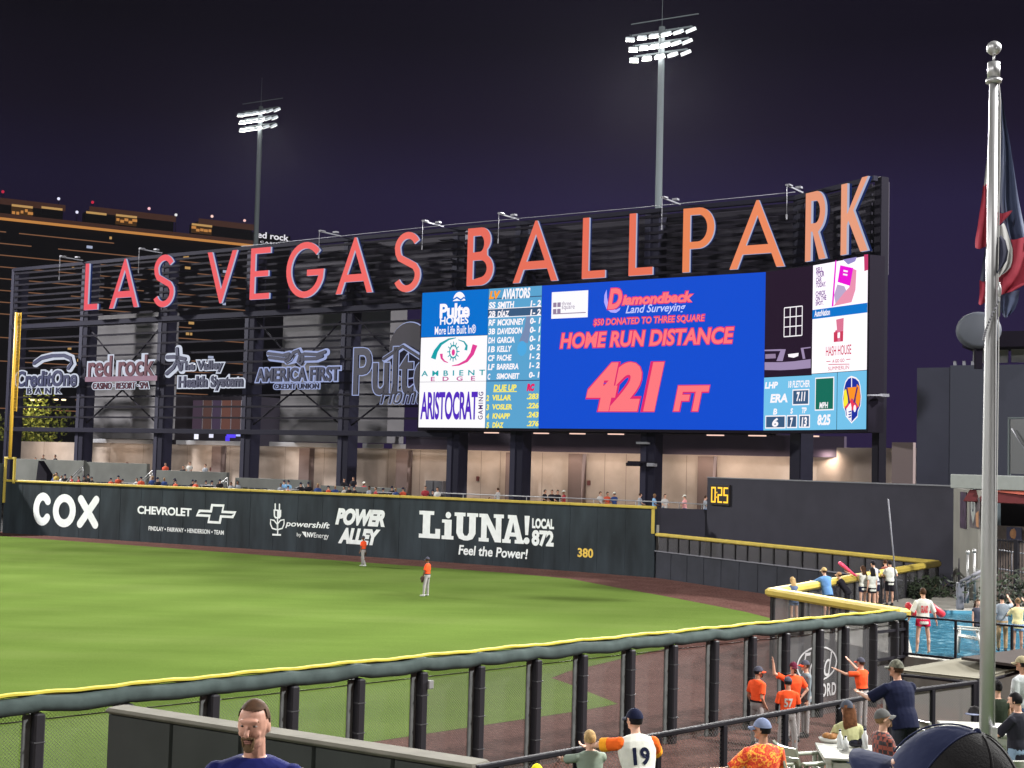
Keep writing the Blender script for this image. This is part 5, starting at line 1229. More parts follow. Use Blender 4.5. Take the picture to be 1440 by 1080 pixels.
# pool railing with clear panels
t = thing('pool_railing', (C3.x, C3.y, DZ), 'thin black railing along the near edge of the swimming pool', 'railing')
mb = MB(); mb.box(rl.pt(rl.len*1.0, 2.36, 0), (rl.len*2, .05, .05), m_post, (rl.d, rl.n, UP)); build(mb, 'top_rail', t)
mb = MB(); mb.box(rl.pt(rl.len*1.0, 1.33, 0), (rl.len*2, .05, .06), m_post, (rl.d, rl.n, UP)); build(mb, 'bottom_rail', t)
for x, y in ((1344, 875), (1423, 884), (1500, 890)):
    u = rl.uv(x, y)[0]; mb = MB(); mb.box(rl.pt(u, 1.8, 0), (.06, .06, 1.12), m_post, (rl.d, rl.n, UP)); build(mb, 'post', t)
# ---- building at the right
m_wallc = mat('pale_grey_wall', (.17, .165, .15), .8, noise=.12, nscale=.8); m_fas = mat('pale_fascia', (.25, .265, .26), .6, noise=.05)
bA_ = AT(1341, 700, 60.5); bB_ = AT(1376, 700, 55.5)
bl = Plane((bA_.x, bA_.y), (bB_.x, bB_.y)); bu = bl.len
bld = thing('clubhouse', (bA_.x, bA_.y, DZ), 'pale grey pool house with a white fascia, posters and a dark red awning', 'building')
zf0 = bl.uv(1345, 687)[1]; zf1 = bl.uv(1345, 667)[1]
mb = MB(); mb.box(bl.pt(bu/2, (zf0)/2, -.2), (bu, .4, zf0), m_wallc, (bl.d, bl.n, UP)); build(mb, 'side_wall', bld)
fr2 = Plane(tuple(AT(1376, 700, 55.5).xy), tuple(AT(1500, 700, 53.5).xy))
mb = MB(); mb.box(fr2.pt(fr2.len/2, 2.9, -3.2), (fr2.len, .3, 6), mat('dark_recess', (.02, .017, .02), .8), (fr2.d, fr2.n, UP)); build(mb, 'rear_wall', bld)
fa = Plane(tuple(AT(1342, 677, 57).xy), tuple(AT(1500, 677, 52.5).xy)); z0 = fa.uv(1345, 686.5)[1]; z1 = fa.uv(1345, 667)[1]
mb = MB(); mb.box(fa.pt(fa.len/2, (z0+z1)/2, 0), (fa.len, .5, z1-z0), m_fas, (fa.d, fa.n, UP), .02); build(mb, 'fascia', bld)
mb = MB(); mb.box(fa.pt(fa.len/2, z1-.12, -3.2), (fa.len, 6, .16), m_fas, (fa.d, fa.n, UP)); build(mb, 'roof', bld)
m_awn = mat('dark_red_awning', (.075, .010, .012), .8, noise=.1); m_awn2 = mat('red_awning_top', (.33, .075, .05), .8)
a0 = fa.uv(1366, 690)[0]; zA = fa.uv(1380, 689)[1]; zB = fa.uv(1380, 705)[1]
mb = MB(); mb.loft([[fa.pt(a0, zA, .1), fa.pt(a0, zB, .5), fa.pt(a0, zB-.03, .46), fa.pt(a0, zA-.06, .05)], [fa.pt(fa.len, zA, .1), fa.pt(fa.len, zB, .5), fa.pt(fa.len, zB-.03, .46), fa.pt(fa.len, zA-.06, .05)]], m_awn); build(mb, 'awning', bld)
u0 = fa.uv(1402, 690)[0]; mb = MB(); mb.add([fa.pt(u0, zA+.02, .14), fa.pt(fa.len, zA+.02, .16), fa.pt(fa.len, zA-.22, .5), fa.pt(u0, zA-.04, .2)], [(0, 1, 2, 3)], m_awn2); build(mb, 'awning_top', bld)
for (x0, y0, x1, y1), c, nm in (((1350.5, 691.5, 1358.5, 744), (.035, .02, .04), 'poster'), ((1364, 699, 1377, 744), (.06, .05, .055), 'poster')):
    u0, v1 = bl.uv(x0, y0, .03); u1, v0 = bl.uv(x1, y1, .03); mb = MB(); mb.box(bl.pt((u0+u1)/2, (v0+v1)/2, .02), (u1-u0, .04, v1-v0), mat('poster_%d' % x0, c, .6, noise=.6, nscale=3), (bl.d, bl.n, UP)); pb = build(mb, nm, bld)
    if x0 > 1360:
        mb = MB(); mb.poly([[bl.uv(1365, 700, .045), bl.uv(1371, 700.5, .045), bl.uv(1371.5, 722, .045), bl.uv(1368, 737, .045), bl.uv(1365, 718, .045)]], bl, None, .045, m_fas); c = bl.uv(1368, 711, .05)
        mb.poly([arc(c[0], c[1], .17, .26, 0, 345, 14), arc(c[0], c[1], .11, .18, 0, 345, 14)], bl, None, .05, m_navyf)
        mb.poly([[bl.uv(1372, 722, .045), bl.uv(1376, 718, .045), bl.uv(1376, 742, .045), bl.uv(1372.5, 740, .045)]], bl, None, .045, mat('poster_tan', (.32, .16, .08), .6)); build(mb, 'print', pb)
u0, v1 = fr2.uv(1416, 741, -1); u1, v0 = fr2.uv(1437, 760, -1); mb = MB(); mb.box(fr2.pt((u0+u1)/2, (v0+v1)/2, -1), (u1-u0, .1, v1-v0), mat('poster_dark_navy', (.03, .03, .06), .6), (fr2.d, fr2.n, UP)); pb = build(mb, 'poster', bld)
mb = MB(); mb.ball(fr2.pt((u0+u1)/2, (v0+v1)/2, -.94), ((u1-u0)*.3, .05, (v1-v0)*.42), mat('poster_tan', (.32, .16, .08), .6), 10); build(mb, 'print', pb)
mb = MB(); u0, v1 = fr2.uv(1399, 739, -1.3); u1, v0 = fr2.uv(1440, 800, -1.3); mb.box(fr2.pt(u0-1+(u1-u0)/2+3, (v0+v1)/2-.6, -1.5), (u1-u0+6, .3, v1-v0+1.2), mat('brown_bar_front', (.12, .095, .085), .7, noise=.15), (fr2.d, fr2.n, UP)); build(mb, 'bar_front', bld)
# tall dark wall above and behind
gw = Plane(tuple(AT(1289, 600, 70).xy), tuple(AT(1520, 600, 66).xy)); z1 = gw.uv(1310, 517)[1]
m_gst = mat('slate_wall_paint', (.026, .027, .040), .8, spec=.1, noise=.12, nscale=.5)
gt = thing('grandstand_wall', gw.pt(6, 0, -1), 'big plain slate wall rising behind the pool house', 'wall')
mb = MB(); mb.box(gw.pt(gw.len/2, z1/2, -1), (gw.len, 2, z1), m_gst, (gw.d, gw.n, UP)); build(mb, 'wall_panel', gt)
u = gw.uv(1336, 600)[0]; mb = MB(); mb.box(gw.pt(u+(gw.len-u)/2, z1/2+.05, .02), (gw.len-u, .06, z1+.1), mat('slate_wall_lighter', (.030, .032, .045), .8, spec=.1), (gw.d, gw.n, UP)); build(mb, 'wall_panel', gt)
for x0, x1, y0, y1 in ((1368, 1402, 492, 510), (1404, 1417, 492, 510), (1422, 1452, 491, 509)):
    u0, v1 = gw.uv(x0, y0, -.6); u1, v0 = gw.uv(x1, y1, -.6); mb = MB(); mb.box(gw.pt((u0+u1)/2, (v0+v1)/2, -.7), (u1-u0, .2, v1-v0), mat('upper_window_grey', (.17, .17, .18), .5), (gw.d, gw.n, UP)); build(mb, 'window', gt)
u0, v1 = gw.uv(1360, 470, -.4); u1, v0 = gw.uv(1470, 489, -.4); mb = MB(); mb.box(gw.pt((u0+u1)/2, (v0+v1)/2, -.6), (u1-u0, 2.5, v1-v0), m_house, (gw.d, gw.n, UP)); build(mb, 'roof_edge', gt)
mb = MB()
for x in (1341, 1354, 1366): u, v = gw.uv(x, 509, 0); mb.box(gw.pt(u, v-.1, -.3), (.14, .14, .35), m_pale, (gw.d, gw.n, UP))
build(mb, 'small_fixture', gt)
ls = Plane(tuple(AT(1252, 640, 74).xy), tuple(AT(1288, 640, 73).xy)); mb = MB(); a, z1 = ls.uv(1256, 622); b = ls.uv(1286, 622)[0]
mb.box(ls.pt((a+b)/2, z1/2, 0), (b-a, .3, z1), mat('mauve_render', (.17, .13, .13), .8), (ls.d, ls.n, UP)); build(mb, 'end_pier', None, 'narrow mauve pier between the last steel column and the slate wall', 'pier')
# lamp arm by the board end
p0 = AT(1220, 556, 72.5); p1 = AT(1243, 556, 73.4); mb = MB(); mb.tube(p0, p1, .05, .05, m_pale, 6); mb.box(p1, (.5, .3, .16), m_pale); build(mb, 'wall_lamp', None, 'pale arm lamp sticking out beside the lower right corner of the video board', 'lamp')
rc_ = AT(1376, 465, 64); t = thing('rounded_drum', rc_, 'large dark rounded drum above the slate wall, half hidden by the flagpole', 'drum')
mb = MB(True); R_ = []
for yy, rr in ((-.55, .80), (-.48, .92), (-.30, 1.0), (.30, 1.0), (.48, .92), (.55, .80)):
    R_.append([rc_ + Vector((.95, -.3, 0)).normalized()*(rr*1.02*math.cos(2*PI*k/28)) + UP*(rr*.86*math.sin(2*PI*k/28)) + Vector((.3, .95, 0))*yy for k in range(28)])
mb.loft(R_, mat('slate_drum_paint', (.05, .055, .07), .6)); build(mb, 'drum', t)
mb = MB(); mb.box(rc_ - UP*1.3, (.3, .3, 1.0), m_house); build(mb, 'bracket', t)
# clear screen at the right edge
cs_ = Plane(tuple(AT(1418, 640, 52).xy), tuple(AT(1475, 640, 50).xy)); t = thing('glass_screen', cs_.pt(0, 5, 0), 'framed clear screen with a diagonal pale rail, at the right edge above the fascia', 'screen')
a, z1 = cs_.uv(1418, 588); zb = cs_.uv(1418, 668)[1]; L = cs_.len
mgl = mat('smoky_glass', (.12, .12, .13), .25); mb = MB(); mb.box(cs_.pt(L/2, (z1+zb)/2, 0), (L-.1, .03, z1-zb-.1), mgl, (cs_.d, cs_.n, UP)); build(mb, 'pane', t)
mb = MB(); mb.box(cs_.pt(.05, (z1+zb)/2, 0), (.10, .08, z1-zb), m_gal, (cs_.d, cs_.n, UP)); mb.box(cs_.pt(L/2, z1, 0), (L, .08, .06), m_gal, (cs_.d, cs_.n, UP)); build(mb, 'frame', t)
mb = MB(); mb.tube(cs_.hit(1423, 603, .12), cs_.hit(1445, 638, .12), .03, .03, m_pale, 6); build(mb, 'rail', t)
# black iron fence and plants behind the pool
ifn = Plane(tuple(AT(1396, 780, 51.5).xy), tuple(AT(1500, 780, 49).xy)); t = thing('iron_fence', ifn.pt(0, DZ, 0), 'black upright bar fence behind the pool, right of the flagpole', 'fence')
u0, z1 = ifn.uv(1400, 757); zb = ifn.uv(1400, 826)[1]
mb = MB()
for zz_ in (z1-.06, zb+.08): mb.box(ifn.pt(ifn.len/2, zz_, 0), (ifn.len, .05, .06), m_post, (ifn.d, ifn.n, UP))
build(mb, 'rail', t); mb = MB()
for k in range(26): mb.box(ifn.pt(.1+k*.115, (z1+zb)/2, 0), (.022, .022, z1-zb), m_post, (ifn.d, ifn.n, UP))
build(mb, 'bars', t)
u, _v = ifn.uv(1430, 780); mb = MB(); mb.box(ifn.pt(u, (z1+DZ)/2, 0), (.14, .14, z1-DZ), m_post, (ifn.d, ifn.n, UP)); build(mb, 'post', t)
for zz_, lab in ((z1-.55, 1), (z1-1.25, 2)):
    mb = MB(); mb.tube(ifn.pt(0, zz_+.1, -.4), ifn.pt(ifn.len, zz_-.1, -.4), .03, .03, m_pale, 6); build(mb, 'pipe', t)
mb = MB(); mb.tube(ifn.pt(u-.5, z1-.5, -.4), ifn.pt(u-.5, z1-1.3, -.4), .025, .025, m_pale, 6); build(mb, 'pipe', t)
dk = [mat('shrub_leaf_%d' % i, c, .7) for i, c in enumerate(((.010, .016, .007), (.016, .026, .010), (.007, .011, .005)))]
for (x, y, Y, r), lab in (((1418, 828, 49.5, (1.6, .8, .7)), 'dark low shrub below the iron fence, right of the flagpole'), ((1309, 841, 57, (.9, .5, .42)), 'dark shrub in the corner below the plain wall, behind the lifeguard'), ((1288, 846, 56, (.6, .4, .3)), 'small dark shrub left of the corner shrub behind the pool')):
    c = AT(x, y, Y); t = thing('shrub', (c.x, c.y, DZ), lab, 'shrub'); leafy((c.x, c.y, max(c.z, DZ+r[2]*.8)), r, 700, t, .10, 'foliage', dk)
    mb = MB()
    for k in range(4): mb.tube((c.x+random.uniform(-.2, .2), c.y, DZ), (c.x+random.uniform(-.7, .7), c.y+random.uniform(-.3, .3), DZ+r[2]*1.4), .02, .008, m_bark, 5)
    build(mb, 'stems', t)
# pool lift and ladder rails beside the pool house
c = AT(1366, 845, 50.5); t = thing('pool_lift', (c.x, c.y, DZ), 'chromed pool lift with two posts and a sloping arm, beside the flagpole', 'pool lift')
m_chr = mat('chrome_tube', (.30, .30, .30), .35, .5)
for (x0, y0), (x1, y1), r in (((1361, 848), (1361, 777), .05), ((1371, 846), (1370, 775), .05)):
    mb = MB(); mb.tube(AT(x0, y0, 50.5), AT(x1, y1, 50.5), r, r, m_chr, 8); mb.ball(AT(x1, y1, 50.5), .09, m_chr, 8); build(mb, 'post', t)
mb = MB(); mb.tube(AT(1351, 818, 50.3), AT(1382, 802, 50.3), .07, .07, m_pale, 6); mb.tube(AT(1351, 824, 50.3), AT(1382, 808, 50.3), .05, .05, m_pale, 6); build(mb, 'arm', t)
mb = MB(); mb.box(AT(1350, 838, 50.4), (.25, .2, 1.0), m_pale, None, .03); mb.tube(AT(1356, 848, 50.4), AT(1361, 832, 50.4), .05, .05, m_pale, 6); build(mb, 'base', t)
mb = MB(); mb.tube(AT(1348.5, 845, 52), AT(1348.5, 785, 52), .04, .02, m_post, 6); build(mb, 'umbrella_pole', None, 'thin closed black pole beside the pool lift', 'pole')
# white lounge chair (tall adirondack) by the pool railing
def poly_chair(t, O, X, Y, k=1.0, m=None, high=0.0, tall=False):
    """slatted garden chair; O floor point under the seat, X right, Y facing"""
    P = lambda x, y, z: O + X*x*k + Y*y*k + UP*z*k
    mb = MB(); s = .26
    for i in range(5): mb.box(P(0, -.20+.11*i, .42+.012*i+high), (.52*k, .095*k, .03*k), m, (X, (Y+UP*.1).normalized(), UP))
    build(mb, 'seat', t)
    mb = MB(); bt = (UP - Y*.32).normalized(); bn = X.cross(bt)
    for z0, z1 in (((.0, .26), (.28, .50), (.52, .74)) if tall else ((.0, .15), (.165, .30), (.315, .43))):
        c = P(0, -.26, .44+high) + bt*((z0+z1)/2*k)
        R_ = []
        for a in range(-3, 4):
            x = a/3*.27; y = -.05*(1-(a/3)**2)
            q = lambda z, e: c + X*(x*k) + bt*(z*k) + bn*((y+e)*k)*(-1)
            hz = (z1-z0)/2
            R_.append([q(-hz, 0), q(hz, 0), q(hz, .03), q(-hz, .03)])
        mb.loft(R_, m)
    build(mb, 'backrest', t)
    for sx_ in (-1, 1):
        mb = MB(); mb.box(P(.29*sx_, .02, .66+high), (.09*k, .62*k, .035*k), m, (X, Y, UP), .01); build(mb, 'armrest', t)
        mb = MB(); mb.tube(P(.27*sx_, .27, 0), P(.27*sx_, .24, .65+high), .033*k, .03*k, m, 8); build(mb, 'leg', t)
        mb = MB(); mb.tube(P(.27*sx_, -.38, 0), P(.27*sx_, -.22, .65+high), .036*k, .03*k, m, 8); build(mb, 'leg', t)
m_plas = mat('white_plastic', (.42, .42, .39), .4, noise=.05); m_plas2 = mat('cream_plastic', (.26, .28, .225), .4, noise=.05)
c = AT(1362, 918, 38.9); c.z = DZ; t = thing('lounge_chair', c, 'big white plastic chair facing left by the pool, beside the flagpole', 'chair')
poly_chair(t, Vector((c.x, c.y, DZ)), Vector((.42, .91, 0)).normalized(), Vector((-.91, .42, 0)).normalized(), 1.12, m_plas, tall=True)
# ---- canopy over the bench
q = [G(1256, 941, 2.72), G(1352, 925, 2.80), G(1437, 937.5, 2.78), G(1376, 954, 2.70)]
m_can = mat('beige_canvas', (.135, .125, .097), .85, spec=.05, noise=.08, nscale=2, bump=.2, bscale=4); m_can2 = mat('brown_canvas', (.036, .028, .026), .85, spec=.05, noise=.1)
cn = thing('canopy', (q[0]+q[2])/2 * 1.0, 'flat beige canvas canopy over the bench, left of the flagpole', 'canopy')
mb = MB(); NN = 8; R_ = []
for i in range(NN+1):
    row = []
    for j in range(NN+1):
        a, b = i/NN, j/NN; p = q[0].lerp(q[1], a).lerp(q[3].lerp(q[2], a), b); row.append(Vector((p.x, p.y, p.z - .10*math.sin(PI*a)*math.sin(PI*b))))
    R_.append(row)
V = [p for r in R_ for p in r] + [p - UP*.05 for r in R_ for p in r]; F = []; M1 = NN+1; o_ = M1*M1
for i in range(NN):
    for j in range(NN):
        a = i*M1+j; F.append((a, a+1, a+M1+1, a+M1)); F.append((o_+a, o_+a+M1, o_+a+M1+1, o_+a+1))
for i in range(NN):
    for a, b in ((i, i+1), (o_-M1+i, o_-M1+i+1), (i*M1, (i+1)*M1), (i*M1+NN, (i+1)*M1+NN)): F.append((a, b, o_+b, o_+a))
mb.add(V, F, m_can, True); build(mb, 'canvas', cn)
for i, p in enumerate(q):
    mb = MB(); mb.tube((p.x, p.y, 0), (p.x, p.y, p.z-.02), .035, .035, m_post, 8); build(mb, 'post', cn)
mb = MB()
for a, b in zip(q, q[1:] + q[:1]): mb.tube(a-UP*.09, b-UP*.09, .03, .03, m_post, 6)
build(mb, 'frame', cn)
q2 = [G(1352, 924, 2.86), G(1460, 909, 3.0), G(1460, 936, 2.95), G(1440, 935.5, 2.9)]
mb = MB(); mb.add(q2 + [p-UP*.05 for p in q2], [(0, 1, 2, 3), (7, 6, 5, 4), (0, 4, 5, 1), (1, 5, 6, 2), (2, 6, 7, 3), (3, 7, 4, 0)], m_can2)
for p in q2[1:3]: mb.tube((p.x, p.y, 0), p - UP*.03, .03, .03, m_post, 6)
build(mb, 'brown_canopy', None, 'brown canvas canopy behind the flagpole at the right edge', 'canopy')
# bench in the shade under it
p = (q[0]+q[1]+q[2]+q[3])/4; t = thing('bench', (p.x, p.y, 0), 'dark bench in the shade under the beige canopy', 'bench'); mb = MB(); mb.box((p.x, p.y, .46), (2.4, .4, .06), m_post); build(mb, 'seat', t)
for dx in (-1, 1): mb = MB(); mb.box((p.x+dx, p.y, .22), (.08, .36, .43), m_post); build(mb, 'leg', t)

# ---- flagpole and flag
FY = 16.5
ft = AT(1397.3, 115, FY); fb = AT(1387.8, 1065, FY)
m_alu = bpy.data.materials.new('brushed_aluminium'); m_alu.use_nodes = True; b_ = m_alu.node_tree.nodes['Principled BSDF']
b_.inputs['Base Color'].default_value = (.40, .40, .41, 1); b_.inputs['Metallic'].default_value = .6; b_.inputs['Roughness'].default_value = .42
fl = thing('flagpole', (fb.x, fb.y, TZ), 'tall tapered aluminium flagpole with a ball on top', 'flagpole')
fx_, fy_ = fb.x, fb.y
zt = ft.z; mb = MB(); mb.path([(fx_, fy_, TZ), (fx_, fy_, 5.5), (fx_+(ft.x-fx_)*.6, fy_, 8.6), (ft.x, fy_, zt)], [.094, .084, .068, .049], m_alu, 24); build(mb, 'shaft', fl)
mb = MB(); mb.tube((ft.x, fy_, zt-.02), (ft.x, fy_, zt+.05), .062, .062, m_alu, 20); mb.tube((ft.x, fy_, zt+.05), (ft.x, fy_, zt+.24), .076, .072, m_alu, 20); mb.tube((ft.x, fy_, zt-.01), (ft.x, fy_, zt+.03), .095, .095, m_alu, 20); build(mb, 'truck', fl)
mb = MB(True); mb.tube((ft.x, fy_, zt+.24), (ft.x, fy_, zt+.34), .014, .014, m_alu, 8); mb.ball((ft.x, fy_, zt+.42), .088, m_alu, 24); build(mb, 'finial_ball', fl)
mb = MB(); c = AT(1396.5, 1033, FY-.1); mb.box(c, (.075, .10, .21), m_alu, None, .01); build(mb, 'cleat_box', fl)
hx = fx_+.10
mb = MB(); mb.path([(ft.x+.055, fy_-.03, zt-.03), (ft.x+.075, fy_-.03, zt-.25), (hx-.02, fy_-.06, 8.6), (hx-.01, fy_-.07, 8.0), (hx-.03, fy_-.07, 5.0), (hx-.04, fy_-.07, 3.3)], .007, mat('halyard_rope', (.4, .4, .4), .7), 5); build(mb, 'halyard', fl)
mb = MB(); mb.ball((hx-.01, fy_-.08, AT(1404, 410, FY).z), (.028, .028, .085), m_alu, 10); mb.tube((hx-.01, fy_-.08, AT(1404, 398, FY).z), (hx-.01, fy_-.08, AT(1404, 446, FY).z), .01, .01, m_alu, 6); build(mb, 'counterweight', fl)
mb = MB()
for k in range(15):
    f_ = k/14; x_ = 1404.5 - 21*f_ - 5*math.sin(f_*PI); y_ = 424 + 54*f_ + 6*math.sin(f_*PI)
    mb.ball(AT(x_, y_, FY-.13), .017, m_pale, 8)
build(mb, 'bead_chain', fl)
m_fb = mat('flag_navy', (.055, .070, .135), .75, noise=.1, nscale=6); m_fw = mat('flag_white', (.46, .46, .46), .75, noise=.06); m_fr = mat('flag_red', (.34, .035, .06), .75, noise=.1, nscale=5); m_fd = mat('flag_dark_navy', (.022, .024, .05), .75)
def cloth(outl, Y0, m, folds, amp, name, parent, nx=10, ny=16):
    """hanging cloth filling the strip between left/right outline points (photo px), rippled in depth"""
    mb = MB(True); V = []
    for j in range(ny+1):
        t = j/ny*(len(outl)-1); i = min(int(t), len(outl)-2); f = t-i
        y = outl[i][0]+(outl[i+1][0]-outl[i][0])*f; xl = outl[i][1]+(outl[i+1][1]-outl[i][1])*f; xr = outl[i][2]+(outl[i+1][2]-outl[i][2])*f
        for k in range(nx+1):
            s = k/nx; dep = amp*math.sin(s*folds*PI*2+j*.25)*(.3+.7*j/ny) ; p = AT(xl+(xr-xl)*s, y + 2.0*math.sin(s*5), Y0+dep); V.append(p)
    F = [(j*(nx+1)+k, j*(nx+1)+k+1, (j+1)*(nx+1)+k+1, (j+1)*(nx+1)+k) for j in range(ny) for k in range(nx)]
    n = len(V); off = Vector((0, .012, 0)); V2 = V + [p+off for p in V]; F2 = F + [tuple(reversed([n+i for i in f])) for f in F]
    mb.add(V2, F2, m, True); return build(mb, name, parent)
fg = thing('flag', AT(1406, 290, FY), 'limp red white and navy flag hanging from the pole', 'flag')
cloth([(132, 1406, 1408), (170, 1408, 1414), (200, 1409, 1420), (240, 1408, 1426), (280, 1406, 1432), (310, 1410, 1438), (335, 1416, 1444), (350, 1424, 1452)], FY+.12, m_fb, 1.6, .07, 'navy_field', fg)
cloth([(136, 1404.5, 1406.5), (180, 1403.5, 1407.5), (230, 1402, 1407), (262, 1403, 1406.5), (300, 1402, 1405), (318, 1402, 1404)], FY+.06, m_fw, 1, .02, 'white_edge', fg, 4)
cloth([(335, 1414, 1446), (360, 1412, 1450), (385, 1404, 1452), (398, 1402, 1448), (412, 1402, 1424)], FY+.05, m_fr, 1.3, .05, 'red_field', fg)
cloth([(298, 1402, 1424), (306, 1402, 1418), (318, 1402, 1406)], FY+.02, m_fr, 1.0, .03, 'red_fold', fg, 6, 6)
cloth([(260, 1383, 1388), (280, 1381, 1390), (298, 1378, 1392), (320, 1375, 1392), (338, 1371.5, 1392), (348, 1372, 1390)], FY+.10, m_fr, 1.5, .05, 'red_fold', fg, 6, 8)
cloth([(225, 1388, 1392), (262, 1384, 1392), (292, 1380, 1393)], FY+.13, m_fw, 1, .03, 'white_fold', fg, 6, 8)
cloth([(316, 1402, 1412), (322, 1402, 1415), (338, 1402, 1420), (352, 1402, 1424), (368, 1402, 1424), (380, 1402, 1420), (388, 1402, 1410)], FY+.0, m_fw, 1.2, .03, 'white_emblem', fg, 8, 10)
cloth([(333, 1402, 1408), (340, 1402, 1414), (356, 1402, 1418), (368, 1402, 1416), (378, 1402, 1410), (382, 1402, 1405)], FY-.05, m_fd, 1.2, .03, 'navy_emblem', fg, 8, 10)
cloth([(345, 1387, 1392), (370, 1382, 1392), (394, 1379, 1392)], FY+.08, m_fd, 1.2, .03, 'navy_fold', fg, 6, 8)
cloth([(394, 1378, 1391), (412, 1378, 1390), (427, 1376.5, 1386)], FY+.09, m_fr, 1.2, .03, 'red_fold', fg, 6, 8)
cloth([(410, 1404, 1434), (425, 1405, 1432), (438, 1408, 1427), (445, 1412, 1420)], FY+.09, m_fb, 1.3, .04, 'navy_tail', fg, 8, 8)

# ---- tables and chairs on the terrace
def at_floor(px, Y, z=TZ):
    p = AT(px, 1000, Y); return Vector((p.x, p.y, z))
def table(c, X, Yd, w, d, label, top=.74):
    t = thing('patio_table', c, label, 'table', 'white patio tables on the terrace')
    mb = MB(); 
    n = 7
    for i in range(n): mb.box(c + UP*top + Yd*((i+.5)/n-.5)*d, (w, d/n-.012, .03), m_plas, (X, Yd, UP), .006)
    for s_ in (-1, 1): mb.box(c + UP*(top-.035) + X*s_*(w/2-.05), (.07, d, .04), m_plas, (X, Yd, UP))
    build(mb, 'tabletop', t)
    for sx_ in (-1, 1):
        for sy_ in (-1, 1): mb = MB(); mb.box(c + UP*top/2 + X*sx_*(w/2-.07) + Yd*sy_*(d/2-.07), (.075, .075, top-.03), m_plas, (X, Yd, UP), .01); build(mb, 'leg', t)
    for sy_ in (-1, 1): mb = MB(); mb.box(c + UP*(top-.10) + Yd*sy_*(d/2-.07), (w-.2, .03, .09), m_plas, (X, Yd, UP)); build(mb, 'apron', t)
    return t
rd = rail1.d; rn = rail1.n
tX = Vector((.86, .51, 0)).normalized(); tX = Vector((1, -.10, 0)).normalized(); tY = Vector((.10, 1, 0)).normalized()
c1 = at_floor(1240, 17.6); table(c1, tX, tY, 1.55, .95, 'white patio table with bottles and a basket, in front of the long haired woman')
c2 = at_floor(1378, 19.5); table(c2, tX, tY, 1.0, .9, 'white patio table with a dark cap on it, behind the flagpole')
chairs = [((1008, 16.0), 20, 'cream chair back at the bottom edge, left of the man in the orange floral shirt', m_plas2), ((1079, 16.0), 10, 'cream chair that the man in the orange floral shirt sits in', m_plas2),
          ((1116, 16.9), 60, 'cream chair left of the table with bottles, nearer of the two side by side', m_plas2), ((1140, 17.6), 70, 'cream chair left of the table with bottles, farther of the two side by side', m_plas2),
          ((1330, 19.6), 80, 'white chair left of the table with the dark cap', m_plas), ((1416, 17.3), 30, 'white chair beside the person in the black shirt', m_plas)]
for (px, Y), a, lab, m in chairs:
    c = at_floor(px, Y); t = thing('garden_chair', c, lab, 'chair', 'plastic garden chairs on the terrace'); f = Vector((math.sin(rad(a)), math.cos(rad(a)), 0)); poly_chair(t, c, Vector((f.y, -f.x, 0)), f, 1.0, m)
for (px, Y), lab in (((1191, 18.3), 'white stool under the long haired woman'), ((1241, 17.5), 'white stool under the man in plaid'), ((1402, 20.5), 'white stool under the woman in dark green')):
    c = at_floor(px, Y); t = thing('stool', c, lab, 'stool', 'white stools on the terrace'); mb = MB(); mb.box(c+UP*.40, (.40, .40, .045), m_plas, None, .012); build(mb, 'seat', t)
    for sx_ in (-1, 1):
        for sy_ in (-1, 1): mb = MB(); mb.tube(c+Vector((sx_*.17, sy_*.17, 0)), c+Vector((sx_*.14, sy_*.14, .39)), .02, .02, m_plas, 8); build(mb, 'leg', t)
# things on the tables
def ontop(px, py, z=TZ+.757): return G(px, py, z)
m_glass = mat('clear_plastic', (.5, .52, .52), .15); m_dkb = mat('dark_bottle', (.02, .02, .03), .2); m_bread = mat('bread_brown', (.30, .14, .05), .7, noise=.3, nscale=30)
def bottle(px, py, h, r, m, label, capm=None):
    p = ontop(px, py); t = thing('drink_bottle', p, label, 'bottle'); mb = MB(True); mb.path([p, p+UP*h*.62, p+UP*h*.75, p+UP*h*.9], [r, r, r*.5, r*.42], m, 12); build(mb, 'body', t); mb = MB(); mb.tube(p+UP*h*.9, p+UP*h, r*.45, r*.45, capm or m_dkb, 10); build(mb, 'lid', t)
bottle(1181, 1052, .24, .036, m_glass, 'clear bottle with a dark lid on the table, beside the food basket'); bottle(1189, 1055, .18, .04, m_glass, 'short clear bottle on the table, right of the tall clear one'); bottle(1216, 1052, .25, .04, m_glass, 'clear bottle with a navy band at the right of the group on the table', m_navyf)
p = ontop(1203, 1051); mb = MB(True); mb.ball(p+UP*.05, (.10, .06, .05), m_dkb, 10); mb.ball(p+Vector((.07, 0, .06)), (.05, .05, .06), m_dkb, 10); build(mb, 'black_pouch', None, 'small black pouch on the table between the bottles', 'pouch')
p = ontop(1168, 1043); t = thing('bread_basket', p, 'small basket of brown rolls at the left end of the table', 'basket'); mb = MB(); mb.tube(p, p+UP*.05, .13, .16, m_plas, 14); build(mb, 'tray', t)
for dx, dy in ((-.05, 0), (.05, .03), (.0, -.06)): mb = MB(True); mb.ball(p+Vector((dx, dy, .075)), (.065, .055, .045), m_bread, 10); build(mb, 'roll', t)
